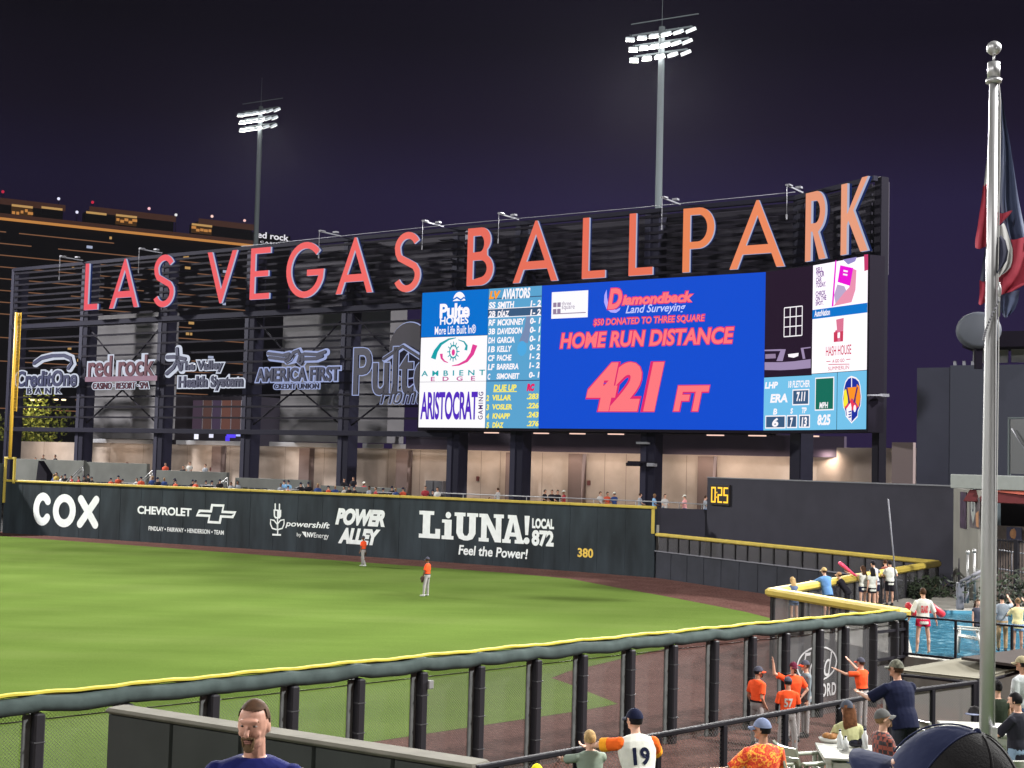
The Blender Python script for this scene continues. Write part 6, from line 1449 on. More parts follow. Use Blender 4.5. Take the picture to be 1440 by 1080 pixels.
# ================================================================== people
SKIN = [mat('skin_light', (.50, .29, .21), .55), mat('skin_tan', (.36, .19, .125), .55), mat('skin_brown', (.16, .075, .045), .55)]
HAIRC = {k: mat('hair_'+k, c, .7, noise=.35, nscale=25, spec=.08) for k, c in (('brown', (.045, .022, .012)), ('black', (.010, .009, .010)), ('blond', (.36, .24, .11)), ('dark_blond', (.15, .09, .045)), ('auburn', (.10, .042, .02)), ('grey', (.2, .19, .18)), ('ginger', (.060, .032, .019)), ('sandy', (.12, .075, .042)))}
FM = {}
def fab(r, g, b, name=None):
    """fabric of a given display colour under the field lights"""
    k = name or 'fabric_%d_%d_%d' % (r, g, b)
    if k not in FM: FM[k] = mat(k, tuple(min(.8, x*1.0) for x in rgb(r, g, b)), .85, noise=.10, nscale=8, bump=.5, bscale=10, spec=.1)
    return FM[k]
def V3(*a): return Vector(a)
def person(label, loc, face=0, h=1.78, sex='m', vox=.013, lean=0, side=0, seat=None, head=(0, 0), armR=None, armL=None, legR=None, legL=None, skin=0,
           shirt=None, sleeve=.55, collar=False, pants=None, plen='long', shoes=None, hair='brown', hstyle='short', cap=None, brim=None, capback=False, belt=None, sleevec=None, under=None,
           tuck=False, number=None, numc=None, beard=None, eyes=False, group=None, single=False, build_=1.0, glove=None, fingers=True, name='person', jersey_long=False, skirt=False, sock=None, chestmark=None, capmesh=None, band=None):
    k = h/1.80
    F = V3(math.sin(rad(face)), math.cos(rad(face)), 0); Rt = V3(F.y, -F.x, 0); loc = Vector(loc)
    def Wd(p): return loc + (Rt*p[0] + F*p[1] + UP*p[2])*k
    fem = sex == 'f'
    pz = .93 if seat is None else seat/k
    pel = V3(0, 0, pz)
    sl, cl = math.sin(rad(lean)), math.cos(rad(lean)); ss = math.sin(rad(side))
    tu = V3(ss, sl, cl).normalized(); tr = V3(1, 0, -ss).normalized(); tf = tr.cross(tu)*-1
    tf = tu.cross(tr); 
    if tf.y < 0 and lean < 80: tf = -tf
    def Tp(x, y, z): return pel + tr*x + tf*y + tu*z
    sw = (.178 if fem else .207)*(.5+.5*build_)
    def el(c, rx, ry, n=16, X=None, Y=None):
        X = X or tr; Y = Y or tf
        return [Wd(c + X*(rx*math.cos(2*PI*i/n)) + Y*(ry*math.sin(2*PI*i/n))) for i in range(n)]
    bw = build_
    hip = .172 if fem else .165
    TOR = [(-.10, hip*.80, .10, 0), (-.02, hip, .122, -.005), (.08, hip*.97*bw, .115*bw, 0), (.17, (.132 if fem else .152)*bw, .105*bw, .01), (.27, (.146 if fem else .174)*bw, .118*bw, .012),
           (.38, (.156 if fem else .188)*bw, (.124 if fem else .124)*bw, .012), (.455, sw*.98, .102*bw, .0), (.515, sw*.84, .080, -.012), (.555, .085, .062, -.015)]
    shR, shL = Tp(sw-.022, -.012, .458), Tp(-sw+.022, -.012, .458)
    nb = Tp(0, -.012, .53)
    hy, hp_ = head
    hu_ = (tu*.45 + UP*.55).normalized(); hr = V3(math.cos(rad(hy)), -math.sin(rad(hy)), 0); hf = (UP.cross(hr)); hf = V3(math.sin(rad(hy)), math.cos(rad(hy)), 0)
    hf = (hf*math.cos(rad(hp_)) + UP*math.sin(rad(hp_))).normalized(); hU = hr.cross(hf)
    hc = nb + hu_*.085 + tf*.018 + hU*.105 + hf*.015
    def Hp(x, y, z): return hc + hr*x + hf*y + hU*z
    HX = lambda v: (Rt*v.x + F*v.y + UP*v.z)
    hax = (HX(hr), HX(hf), HX(hU))
    sk = SKIN[skin] if isinstance(skin, int) else skin
    hv = (.077*(.97 if fem else 1), .094, .108)
    def dirn(d): return V3(*d).normalized()
    armR = armR or ((.12, .02, -1), (.05, .15, -1)); armL = armL or ((-.12, .02, -1), (-.05, .15, -1))
    legR = legR or ((.05, 0, -1), (.0, 0, -1)); legL = legL or ((-.05, 0, -1), (.0, 0, -1))
    UA_, FA_ = .285, .245
    eR, eL = shR + dirn(armR[0])*UA_, shL + dirn(armL[0])*UA_
    wR, wL = eR + dirn(armR[1])*FA_, eL + dirn(armL[1])*FA_
    hR, hL = pel + tr*.088, pel - tr*.088
    TH, SH = .435, .415
    kR, kL = hR + dirn(legR[0])*TH, hL + dirn(legL[0])*TH
    aR, aL = kR + dirn(legR[1])*SH, kL + dirn(legL[1])*SH
    if seat is None:
        low = min(aR.z, aL.z) - .085
        sh_ = -low
        loc = loc + UP*sh_*k      # drop or lift so that the lower foot stands on the ground
    afem = .9 if fem else 1.0
    root = None
    # --- the body, one skin
    B = MB(True)
    B.loft([el(Tp(0, y, z), rx*.97, ry*.97) for z, rx, ry, y in TOR], sk)
    B.capsule(Wd(nb - tu*.04), Wd(nb + hu_*.10 + tf*.012), .062*k*afem, .057*k*afem, sk)
    B.ball(Wd(Hp(0, 0, .012)), tuple(x*k for x in hv), sk, 18, hax)
    B.ball(Wd(Hp(0, -.006, .046)), (.070*k, .087*k, .073*k), sk, 16, hax)
    B.ball(Wd(Hp(0, .022, -.058)), (.056*k, .066*k, .062*k), sk, 14, hax)          # jaw
    B.ball(Wd(Hp(0, .075, -.095)), (.024*k, .018*k, .018*k), sk, 8, hax)            # chin
    B.capsule(Wd(Hp(0, .088, .012)), Wd(Hp(0, .112, -.026)), .010*k, .0165*k, sk, 8)  # nose
    B.ball(Wd(Hp(0, .086, .036)), (.056*k, .022*k, .013*k), sk, 10, hax)            # brow
    for s in (-1, 1):
        B.ball(Wd(Hp(.076*s, -.008, -.008)), (.011*k, .022*k, .032*k), sk, 8, hax)  # ears
        B.ball(Wd(Hp(.040*s, .064, -.028)), (.020*k, .020*k, .020*k), sk, 8, hax)   # cheeks
    hands = []
    for sd, s0, e0, w0, fd in ((1, shR, eR, wR, armR), (-1, shL, eL, wL, armL)):
        B.capsule(Wd(s0), Wd(e0), .052*k*afem*bw, .041*k*afem, sk); B.capsule(Wd(e0), Wd(w0), .041*k*afem, .028*k*afem, sk)
        d = dirn(fd[1]); side_ = d.cross(V3(0, 0, 1)) if abs(d.z) < .9 else V3(0, 1, 0)
        side_ = side_.normalized(); nrm = d.cross(side_).normalized()
        pc = w0 + d*.048
        B.ball(Wd(pc), (.040*k, .052*k, .018*k), sk, 10, (HX(side_), HX(d), HX(nrm)))
        curl = fd[2] if len(fd) > 2 else .35
        if fingers:
            for i, (o, ln, r) in enumerate(((-.030, .062, .0092), (-.010, .074, .0098), (.010, .070, .0095), (.029, .055, .0088))):
                b0 = w0 + d*.085 + side_*o*1.05; b1 = b0 + (d + side_*o*3 - nrm*curl*.35).normalized()*ln*.5; b2 = b1 + (d + side_*o*3 - nrm*curl*1.5).normalized()*ln*.5
                B.capsule(Wd(b0), Wd(b1), r*1.08*k, r*k, sk, 6); B.capsule(Wd(b1), Wd(b2), r*k, r*.85*k, sk, 6)
            ts = -1 if sd > 0 else 1
            t0 = w0 + d*.030 + side_*.032*ts; t1 = t0 + (d*.7 + side_*.8*ts - nrm*.2).normalized()*.036; t2 = t1 + (d*.95 + side_*.2*ts - nrm*.4).normalized()*.03
            B.capsule(Wd(t0), Wd(t1), .0125*k, .011*k, sk, 6); B.capsule(Wd(t1), Wd(t2), .011*k, .0095*k, sk, 6)
    for h0, k0, a0, ld in ((hR, kR, aR, legR), (hL, kL, aL, legL)):
        B.capsule(Wd(h0), Wd(k0), .082*k, .054*k, sk); B.capsule(Wd(k0), Wd(a0), .053*k, .036*k, sk)
        B.ball(Wd(k0 + dirn(ld[1])*.14 - tf*.018), (.050*k, .052*k, .10*k), sk, 10)
        B.capsule(Wd(a0), Wd(a0 + V3(0, .05, -.045)), .034*k, .03*k, sk, 8)
    vs, fs = fuse(B, vox, 2)
    Bm = MB(True); Bm.add(vs, fs, sk)
    parts = []     # (name, MB, parent key)
    def garment(name_, mb_, m, v=None, it=2):
        vs_, fs_ = fuse(mb_, v or vox, it); o = MB(True); o.add(vs_, fs_, m); parts.append((name_, o)); return o
    def cut(mb_, p0, p1, r0, r1, m, n=14):      # flat ended sleeve or trouser leg
        d = (Vector(p1)-Vector(p0)).normalized(); mb_.tube(Wd(p0), Wd(p1), r0*k, r1*k, m, n)
    if shirt is not None:
        g = MB(True); ex = .014
        hem = -.12 if not jersey_long else -.20
        if seat is not None: hem = -.06
        if tuck: hem = .03
        rings = ([(hem, hip*.96*bw, .118*bw, 0), (.06, hip*1.0*bw, .126*bw, 0)] if tuck else [(hem, hip*1.06*bw, .135*bw, 0), (-.02, hip*1.05*bw, .137*bw, 0)]) + [(z, rx+ex*1.2, ry+ex*1.3, y) for z, rx, ry, y in TOR[2:7]] + [(.520, sw*.87, .090, -.012), (.556, .092, .070, -.014)]
        g.loft([el(Tp(0, y, z), rx, ry, 18) for z, rx, ry, y in rings], shirt)
        sp = []
        for s0, e0, w0 in ((shR, eR, wR), (shL, eL, wL)):
            g.ball(Wd(s0), .064*k*bw, shirt, 12)
            if sleeve <= 0: continue
            tgt = g
            if sleevec is not None: tgt = MB(True); sp.append(tgt)
            if sleevec is not None: tgt.ball(Wd(s0), .070*k*bw, sleevec, 12)
            if sleeve <= 1: cut(tgt, s0 - (e0-s0)*.05, s0 + (e0-s0)*sleeve*1.35 if sleeve < .75 else e0, .066*bw, .066*bw if fem else .071*bw, shirt)
            else:
                tgt.capsule(Wd(s0), Wd(e0), .062*k*bw, .052*k, shirt); cut(tgt, e0 - (w0-e0)*.02, e0 + (w0-e0)*.92, .052, .042, shirt)
                tgt.ball(Wd(e0), .052*k, shirt, 10)
        if collar: g.loft([el(nb + tu*z_ - tf*.0, .078*q_, .075*q_, 14) for z_, q_ in ((-.035, 1.15), (.012, 1.0), (.03, .96))], shirt)
        sm = garment('shirt', g, shirt)
        for q_ in sp: garment('sleeve', q_, sleevec)
        if band is not None:
            for s0, e0 in ((shR, eR), (shL, eL)):
                g = MB(True); cut(g, s0 + (e0-s0)*.50, s0 + (e0-s0)*(sleeve*1.35+.01), .072*bw, .0735*bw, band); garment('sleeve_band', g, band)
    if under is not None:
        for s0, e0, w0 in ((shR, eR, wR), (shL, eL, wL)):
            g = MB(True); g.capsule(Wd(s0), Wd(e0), .057*k, .047*k, under); g.capsule(Wd(e0), Wd(w0), .047*k, .033*k, under); garment('undersleeve', g, under)
    if pants is not None:
        g = MB(True); e2 = .016
        g.loft([el(Tp(0, y, z), rx+e2*.9, ry+e2*.9, 16) for z, rx, ry, y in ((-.10, hip*.85, .105, 0), (-.02, hip, .124, -.003), (.06, hip*.96*bw, .116*bw, 0), (.10, hip*.93*bw+(.014 if tuck else 0), .113*bw+(.014 if tuck else 0), 0))], pants)
        for h0, k0, a0 in ((hR, kR, aR), (hL, kL, aL)):
            if skirt: g.capsule(Wd(h0), Wd(h0+(k0-h0)*.75), .10*k, .095*k, pants)
            elif plen == 'short':
                g.ball(Wd(h0), .10*k, pants, 12); cut(g, h0, h0 + (k0-h0)*.82, .104, .095, pants)
            elif plen == 'mini':
                g.ball(Wd(h0), .096*k, pants, 12); cut(g, h0, h0 + (k0-h0)*.42, .10, .10, pants)
            else:
                g.capsule(Wd(h0), Wd(k0), .100*k, .072*k, pants); g.ball(Wd(k0), .072*k, pants, 10); cut(g, k0, k0 + (a0-k0)*.97, .070, .056, pants)
        garment('trousers' if plen == 'long' else 'shorts', g, pants)
        if belt is not None:
            o = MB(); o.loft([el(Tp(0, 0, z), hip*.95*bw+.034, .115*bw+.036, 20) for z in (.066, .102)], belt); parts.append(('belt', o))
    if shoes is not None:
        for a0, ld in ((aR, legR), (aL, legL)):
            g = MB(True); d = dirn(ld[1]); fw = V3(ld[0][0]*.3, 1, 0).normalized() if abs(d.z) > .3 else V3(0, .3, 1).normalized()
            g.capsule(Wd(a0 + V3(0, -.02, -.038)), Wd(a0 + fw*.15 + V3(0, 0, -.050)), .046*k, .038*k, shoes, 10); g.capsule(Wd(a0 + V3(0, 0, .02)), Wd(a0 + V3(0, .0, -.04)), .046*k, .05*k, shoes, 10)
            vs_, fs_ = fuse(g, max(vox*.9, .011), 1); o = MB(True); zf = loc.z - .0 if seat is None else None
            o.add(vs_, fs_, shoes); parts.append(('shoe', o))
    # --- hair
    def shell(keep, rr, m, n=28):
        o = MB(True); h_ = n//2; V = []; F = []
        for i in range(h_+1):
            a = -PI/2 + PI*i/h_
            for j in range(n):
                b = 2*PI*j/n; x, y, z = math.cos(a)*math.cos(b), math.cos(a)*math.sin(b), math.sin(a)
                V.append((Wd(Hp(x*rr[0], y*rr[1] - .004, z*rr[2] + .014)), (x, y, z)))
        for i in range(h_):
            for j in range(n):
                q = (i*n+j, i*n+(j+1) % n, (i+1)*n+(j+1) % n, (i+1)*n+j)
                c = [sum(V[t_][1][d] for t_ in q)/4 for d in range(3)]
                if keep(*c): F.append(q)
        o.add([v[0] for v in V], F, m, True); return o
    hm = HAIRC[hair] if hair else None
    if hm and hstyle != 'bald':
        rr = (hv[0]+.009, hv[1]+.010, hv[2]+.008)
        if hstyle == 'buzz': o = shell(lambda x, y, z: z > .56 + .08*y + .02*math.sin(x*9) or (y < .12 and z > -.30 + .9*max(0, y+.35)) , (hv[0]+.006, hv[1]+.006, hv[2]+.010), hm)
        elif hstyle == 'cap_hair': o = shell(lambda x, y, z: y < .10 and z > -.42, rr, hm)
        else: o = shell(lambda x, y, z: (y < .22 and z > -.45) or z > .52, rr, hm)
        if hstyle == 'long':
            R_ = []
            for i in range(9):
                t_ = i/8; zz_ = .07 - t_*.43; wdt = .080 + .030*math.sin(t_*PI*.9); dp = .045*(1-.35*t_)
                c = Hp(0, -.055 - .045*math.sin(t_*1.6), zz_) if zz_ > -.1 else Hp(0, -.085, -.1) + V3(0, 0, zz_+.1) + tf*-.015
                R_.append([Wd(c + hr*(wdt*math.cos(2*PI*j/14)*(1+.06*math.sin(j*5+i))) + hf*(dp*math.sin(2*PI*j/14))) for j in range(14)])
            o.loft(R_, hm)
        if hstyle == 'bun': o.ball(Wd(Hp(0, -.09, .07)), .042*k, hm, 10)
        if hstyle == 'pony': o.path([Wd(Hp(0, -.10, .04)), Wd(Hp(0, -.14, -.02)), Wd(Hp(0, -.13, -.12)), Wd(Hp(0, -.12, -.2))], [.03*k, .036*k, .03*k, .008*k], hm, 8)
        parts.append(('hair', o))
    if beard:
        o = shell(lambda x, y, z: y > .1 and z < -.42 and z > -.97 and not (abs(x) < .32 and z > -.62), (.0, .0, .0), HAIRC[beard]) if False else MB(True)
        o.ball(Wd(Hp(0, .076, -.098)), (.030*k, .021*k, .027*k), HAIRC[beard], 10, hax); o.ball(Wd(Hp(0, .094, -.046)), (.030*k, .009*k, .008*k), HAIRC[beard], 8, hax)
        for s in (-1, 1): o.capsule(Wd(Hp(.030*s, .088, -.050)), Wd(Hp(.024*s, .084, -.088)), .007*k, .008*k, HAIRC[beard], 6)
        parts.append(('beard', o))
    if eyes:
        mw_ = mat('shaded_eye_white', (.16, .13, .12), .4); mi_ = mat('iris_dark', (.03, .02, .015), .2); ml_ = mat('lips', (.21, .095, .075), .6)  # eye whites toned dark for the shade of the sockets
        for s in (-1, 1):
            o = MB(True); o.ball(Wd(Hp(.031*s, .0785, .012)), (.0135*k, .011*k, .0050*k), mw_, 12, hax); o.ball(Wd(Hp(.031*s, .0875, .012)), (.0062*k, .0035*k, .0050*k), mi_, 10, hax); parts.append(('eye', o))
            o = MB(True); o.capsule(Wd(Hp(.014*s, .094, .034)), Wd(Hp(.050*s, .080, .036)), .0045*k, .004*k, HAIRC[beard or hair or 'brown'], 6); parts.append(('eyebrow', o))
        o = MB(True); o.ball(Wd(Hp(0, .0905, -.062)), (.024*k, .008*k, .0055*k), ml_, 10, hax); o.ball(Wd(Hp(0, .0895, -.071)), (.020*k, .008*k, .006*k), ml_, 10, hax); parts.append(('mouth', o))
    cap_o = None
    if cap is not None:
        o = shell(lambda x, y, z: z > .16, (hv[0]+.018, hv[1]+.018, hv[2]+.016), cap, 40); o.ball(Wd(Hp(0, 0, hv[2]+.031)), .007*k, cap, 8)
        sg_ = -1 if capback else 1
        if capmesh:
            parts.append(('mesh_panel', shell(lambda x, y, z: z > .2 and math.atan2(y, abs(x)+1e-6) < rad(20), (hv[0]+.0205, hv[1]+.0205, hv[2]+.0185), capmesh, 72)))
            for a_ in (20, 90, 160, 220, 270, 320):
                sm_ = MB(True); sm_.path([Wd(Hp((hv[0]+.021)*math.cos(rad(e_))*math.cos(rad(a_)), (hv[1]+.021)*math.cos(rad(e_))*math.sin(rad(a_)) - .004, (hv[2]+.019)*math.sin(rad(e_)) + .014)) for e_ in range(12, 90, 6)], .0016, brim or cap if a_ in (20, 90, 160) else capmesh, 6); parts.append(('seam', sm_))
        R_ = []
        for i in range(7):
            t_ = i/6; row = []
            for j in range(11):
                a = rad(-62 + 124*j/10); rad_ = 1.0 + .85*t_*(math.cos(a*.9)**.6)
                x = (hv[0]+.018)*math.sin(a)*(1+.12*t_); y = (hv[1]+.016)*math.cos(a)*.92 + .072*t_*math.cos(a*.85)
                z = .030 - .020*t_ - .022*abs(math.sin(a))**2
                row.append(Hp(x, y*sg_, z))
            R_.append(row)
        b = MB(True); n0 = 11; V = [Wd(p) for r in R_ for p in r] + [Wd(p - hU*.006) for r in R_ for p in r]; Fb = []; of = 77
        for i in range(6):
            for j in range(10):
                q = i*n0+j; Fb.append((q, q+1, q+n0+1, q+n0)); Fb.append((of+q, of+q+n0, of+q+n0+1, of+q+1))
        for j in range(10): Fb.append((66+j, 67+j, of+67+j, of+66+j))
        b.add(V, Fb, brim or cap, True)
        parts.append(('cap', o)); parts.append(('brim', b))
    if number is not None:
        bv = BVHTree.FromPolygons([Vector(v) for v in sm.v], sm.f)
        o = MB(); V2, F2 = glyphs(number, .035, 0, 1.0, False); wn = .20 if len(number) > 1 else .11; hn = .20
        pts = [Tp((a-.5)*wn, -.5, .285 + (b_-.5)*hn) for a, b_, c_ in V2]; dv = HX(tf).normalized(); ok = []
        for p in pts:
            o_p = Wd(p); hit = bv.ray_cast(o_p, dv, 2.0)
            ok.append((hit[0] - dv*.006) if hit[0] else o_p + dv*.38*k)
        o.add(ok, F2, numc); parts.append(('number', o))
    if chestmark is not None:
        bv = BVHTree.FromPolygons([Vector(v) for v in sm.v], sm.f); o = MB(); V2, F2 = glyphs(chestmark[0], .02, .3, 1.0, False); dv = -HX(tf).normalized(); ok = []
        for a, b_, c_ in V2:
            o_p = Wd(Tp((.5-a)*-.24, .5, .30 + (b_-.5)*.06 + (a-.5)*.03)); hit = bv.ray_cast(o_p, dv, 2.0); ok.append((hit[0] - dv*.006) if hit[0] else o_p + dv*.38*k)
        o.add(ok, F2, chestmark[1]); parts.append(('lettering', o))
    if glove is not None:
        w0, d = (wR, dirn(armR[1])) if glove == 'R' else (wL, dirn(armL[1])); gm = mat('brown_glove', (.05, .025, .015), .6); o = MB(True)
        c = w0 + d*.09; o.ball(Wd(c), (.11*k, .07*k, .13*k), gm, 12)
        for j in range(4): o.capsule(Wd(c + V3((j-1.5)*.05, 0, -.05)), Wd(c + V3((j-1.5)*.055, .02, -.16)), .03*k, .024*k, gm, 8)
        vs_, fs_ = fuse(o, .014, 1); o = MB(True); o.add(vs_, fs_, gm); parts.append(('glove', o))
    if single:
        A = MB(True); A.add(Bm.v, Bm.f, sk)
        for nm, o in parts:
            for f, mi_, s_ in zip(o.f, o.m, o.sm): pass
            k0 = len(A.v); A.v += o.v
            for f, mi_ in zip(o.f, o.m): A.f.append(tuple(k0+i for i in f)); A.m.append(A.mi(o.mats[mi_])); A.sm.append(True)
        return build(A, name, None, label, 'person', group, None, loc)
    root = thing(name, Vector(loc), label, 'person', group)
    body = build(Bm, 'body', root)
    cp = None
    for nm, o in parts:
        if nm == 'brim' and cp: build(o, nm, cp); continue
        par = root
        ob = build(o, nm, par)
        if nm == 'cap': cp = ob
    return root
TZF = TZ
def PXY(px, Y, z=0.0):
    p = AT(px, 900, Y); q = AT(px, 700, Y); yy = CY + 100
    zpix = None
    # horizontal position of the column at height z: step along the column until its height is z
    lo, hi = 0.0, 2200.0
    for _ in range(40):
        m_ = (lo+hi)/2
        if AT(px, m_, Y).z > z: lo = m_
        else: hi = m_
    p = AT(px, (lo+hi)/2, Y); return Vector((p.x, p.y, z))
# colours
or_ = fab(236, 84, 44, 'orange_jersey'); grp = fab(150, 146, 146, 'grey_baseball_trousers'); blk = fab(30, 28, 34, 'black_cloth'); navy = fab(21, 25, 48, 'navy_cloth'); dgrey = fab(72, 72, 84, 'charcoal_cap')
wht = fab(192, 192, 184, 'white_cloth'); shoe_k = mat('black_shoe', (.015, .015, .017), .4); shoe_w = mat('white_shoe', (.5, .5, .5), .5); orc = fab(220, 70, 40, 'orange_brim')
# ---- outfielders
p = G(510, 796.5); person('fielder in orange shirt and grey trousers walking by the wall below the bold slanted words', p, -60, 1.84, vox=.018, legR=((.05, .32, -1), (0, -.05, -1)), legL=((-.05, -.22, -1), (0, -.42, -1)), shirt=or_, tuck=True, pants=grp, shoes=shoe_w, cap=dgrey, skin=2, belt=blk, armL=((-.3, -.1, -1), (.0, .3, -1)), glove='R')
p = G(600, 838.5); person('fielder in orange shirt standing on the grass, a brown glove hanging at his hip', p, -70, 1.86, vox=.018, legR=((.20, .10, -1), (.05, 0, -1)), legL=((-.22, .12, -1), (-.12, 0, -1)), shirt=or_, tuck=True, pants=grp, shoes=shoe_w, cap=dgrey, skin=2, belt=blk, armR=((.25, .1, -1), (-.2, .4, -1)), armL=((-.15, .25, -1), (.25, .35, -1)), glove='L')
# ---- bullpen players
person('bearded player in orange jersey and grey cap leaning beside a fence post, facing right', PXY(1064, 31.6), 55, 1.83, vox=.012, shirt=or_, tuck=True, pants=grp, shoes=shoe_k, cap=dgrey, brim=orc, beard='black', skin=1, belt=blk, armR=((.15, -.28, -1), (-.1, .55, -.75)), armL=((-.2, -.1, -1), (.1, .45, -1)), head=(30, 0), chestmark=('Aviators', wht), hair='black', hstyle='cap_hair')
person('player in orange jersey with one arm stretched up against the mesh fence', PXY(1114, 32.4), 178, 1.84, vox=.012, shirt=or_, tuck=True, pants=grp, shoes=shoe_k, cap=fab(92, 32, 52, 'maroon_camo_cap'), skin=0, belt=blk, armR=((.75, .12, .35), (.12, .02, 1), .3), armL=((-.5, -.05, -.8), (.55, .2, -.6)), head=(-15, 0), beard='brown', hair='black', hstyle='cap_hair')
person('player seen from behind in an orange jersey numbered 57, grey cap', PXY(1107, 30.6), 5, 1.76, vox=.012, shirt=or_, tuck=True, under=blk, pants=grp, shoes=shoe_k, cap=dgrey, number='57', numc=wht, skin=1, belt=blk, armR=((.22, .12, -1), (-.3, .5, -.8)), armL=((-.22, .05, -1), (.05, .3, -1)), legR=((.16, 0, -1), (.03, 0, -1)), legL=((-.16, 0, -1), (-.03, 0, -1)), hair='black', hstyle='cap_hair', head=(0, -6))
person('man in grey shirt and orange brimmed cap behind the orange players, facing left', PXY(1132, 32.9), -95, 1.82, vox=.013, shirt=fab(112, 122, 128, 'grey_blue_shirt'), sleeve=1.6, pants=grp, shoes=shoe_k, cap=dgrey, brim=orc, skin=0, hair='brown', hstyle='cap_hair', armR=((.05, .35, -.9), (-.2, .8, .2)))
person('player in orange jersey pressing both raised hands on the fence beside the printed oval', PXY(1212, 33.9), -42, 1.78, vox=.012, shirt=or_, tuck=True, pants=grp, shoes=shoe_k, cap=dgrey, brim=orc, skin=0, belt=blk, armR=((-.10, .85, .25), (-.05, .75, .65), .1), armL=((-.55, .8, -.05), (-.2, .95, .32), .1), head=(-6, 2), lean=4, hair='brown', hstyle='cap_hair')
# ---- terrace
gr1 = None
person('fair haired boy in a grey green shirt leaning on the chain link railing', PXY(828, 15.25, TZ), -8, 1.40, vox=.0085, lean=10, shirt=fab(118, 130, 118, 'sage_shirt'), sleeve=.6, pants=fab(60, 62, 70), plen='short', shoes=shoe_w, hair='blond', skin=0, armL=((-.55, .75, -.25), (-.05, .9, -.05), .5), armR=((.15, .9, -.1), (-.75, .35, .35), .8), head=(-20, 2), build_=.94)
person('man in a pale jersey numbered 19 with orange sleeves and navy cap at the railing', PXY(899, 14.9, TZ), -14, 1.72, vox=.0085, lean=24, shirt=wht, sleevec=fab(222, 96, 34, 'orange_sleeve'), sleeve=.62, pants=navy, shoes=shoe_k, cap=navy, hair='black', hstyle='cap_hair', skin=0, number='19', numc=navy, band=fab(226, 150, 40, 'amber_band'), armL=((-.66, .70, -.18), (-.12, .95, -.25), .6), armR=((.35, .6, -.5), (-.1, .9, -.2), .6), head=(-22, 0), build_=1.12)
def pattern_mat(name, cols, scale, kind='noise'):
    m = bpy.data.materials.new(name); m.use_nodes = True; n = m.node_tree.nodes; L = m.node_tree.links; b = n['Principled BSDF']; b.inputs['Roughness'].default_value = .85
    t = n.new('ShaderNodeTexCoord'); r = n.new('ShaderNodeValToRGB'); r.color_ramp.interpolation = 'CONSTANT'
    if kind == 'noise': x = n.new('ShaderNodeTexNoise'); x.inputs['Scale'].default_value = scale; x.inputs['Detail'].default_value = 2
    else: x = n.new('ShaderNodeTexChecker'); x.inputs['Scale'].default_value = scale
    L.new(t.outputs['Object'], x.inputs[0]); L.new(x.outputs['Fac' if kind != 'noise' else 0], r.inputs[0])
    e = r.color_ramp.elements
    while len(e) < len(cols): e.new(.5)
    for i, c in enumerate(cols): e[i].position = (i/len(cols)) if kind != 'noise' else (0, .40, .50, .56, .63)[i]; e[i].color = (*c, 1)
    L.new(r.outputs[0], b.inputs['Base Color']); return m
floral = pattern_mat('floral_cloth', [rgb(226, 90, 40), rgb(200, 50, 34), rgb(236, 110, 40), rgb(240, 170, 60), rgb(214, 70, 50)], 17)
plaid = pattern_mat('plaid_cloth', [rgb(34, 28, 34), rgb(120, 56, 44)], 19, 'checker')
jean = fab(110, 130, 150, 'faded_denim'); denim = fab(70, 86, 120, 'denim')
person('man in an orange floral shirt and pale blue cap sitting with one arm stretched left', PXY(1071, 16.45, TZ), -18, 1.80, vox=.0085, seat=.50, shirt=floral, sleeve=.70, collar=True, pants=fab(60, 56, 56), plen='short', shoes=shoe_w, cap=fab(112, 122, 150, 'pale_blue_cap'), hair='black', hstyle='cap_hair', skin=1, head=(-42, 2), build_=1.14,
       legR=((.15, 1, -.05), (0, .1, -1)), legL=((-.15, 1, -.05), (0, .1, -1)), armL=((-.62, .25, -.68), (-.96, .15, -.02), .5), armR=((.3, .3, -.9), (-.1, .9, -.2)))
person('woman with long auburn hair in a pale yellow top at the table, seen from behind', PXY(1191, 18.3, TZ), -6, 1.66, 'f', vox=.0095, seat=.50, shirt=fab(176, 176, 132, 'pale_yellow_top'), sleeve=.7, pants=denim, plen='short', shoes=shoe_w, cap=fab(66, 70, 80, 'slate_cap'), hair='auburn', hstyle='long', skin=0, legR=((.12, 1, -.05), (0, .1, -1)), legL=((-.12, 1, -.05), (0, .1, -1)), armR=((.3, .35, -.9), (-.2, .9, .1)), armL=((-.3, .3, -.9), (.2, .9, .1)), head=(-8, -4))
person('man in a black and red plaid shirt and grey cap sitting, facing right', PXY(1241, 17.5, TZ), 78, 1.74, vox=.009, seat=.50, shirt=plaid, sleeve=1.6, collar=True, pants=denim, shoes=shoe_k, cap=fab(86, 86, 86, 'grey_wool_cap'), hair='dark_blond', hstyle='cap_hair', beard='dark_blond', skin=0, legR=((.12, 1, -.05), (0, .1, -1)), legL=((-.12, 1, -.05), (0, .1, -1)), head=(14, 14), armR=((.25, .25, -1), (-.1, .9, -.1)), armL=((-.25, .3, -1), (.2, .9, .1)))
person('broad man in a navy shirt and camouflage cap leaning on the railing by the canopy', PXY(1271, 19.0, TZ), -22, 1.76, vox=.010, lean=18, shirt=navy, sleeve=.72, pants=fab(44, 46, 54), plen='short', shoes=shoe_k, cap=mat('camo_cap', (.10, .10, .075), .8, noise=.7, nscale=22), hair='brown', hstyle='cap_hair', skin=1, armL=((-.6, .55, -.55), (.10, .9, .1), .5), armR=((.3, .7, -.6), (-.5, .8, .1), .5), head=(-25, 3), build_=1.2)
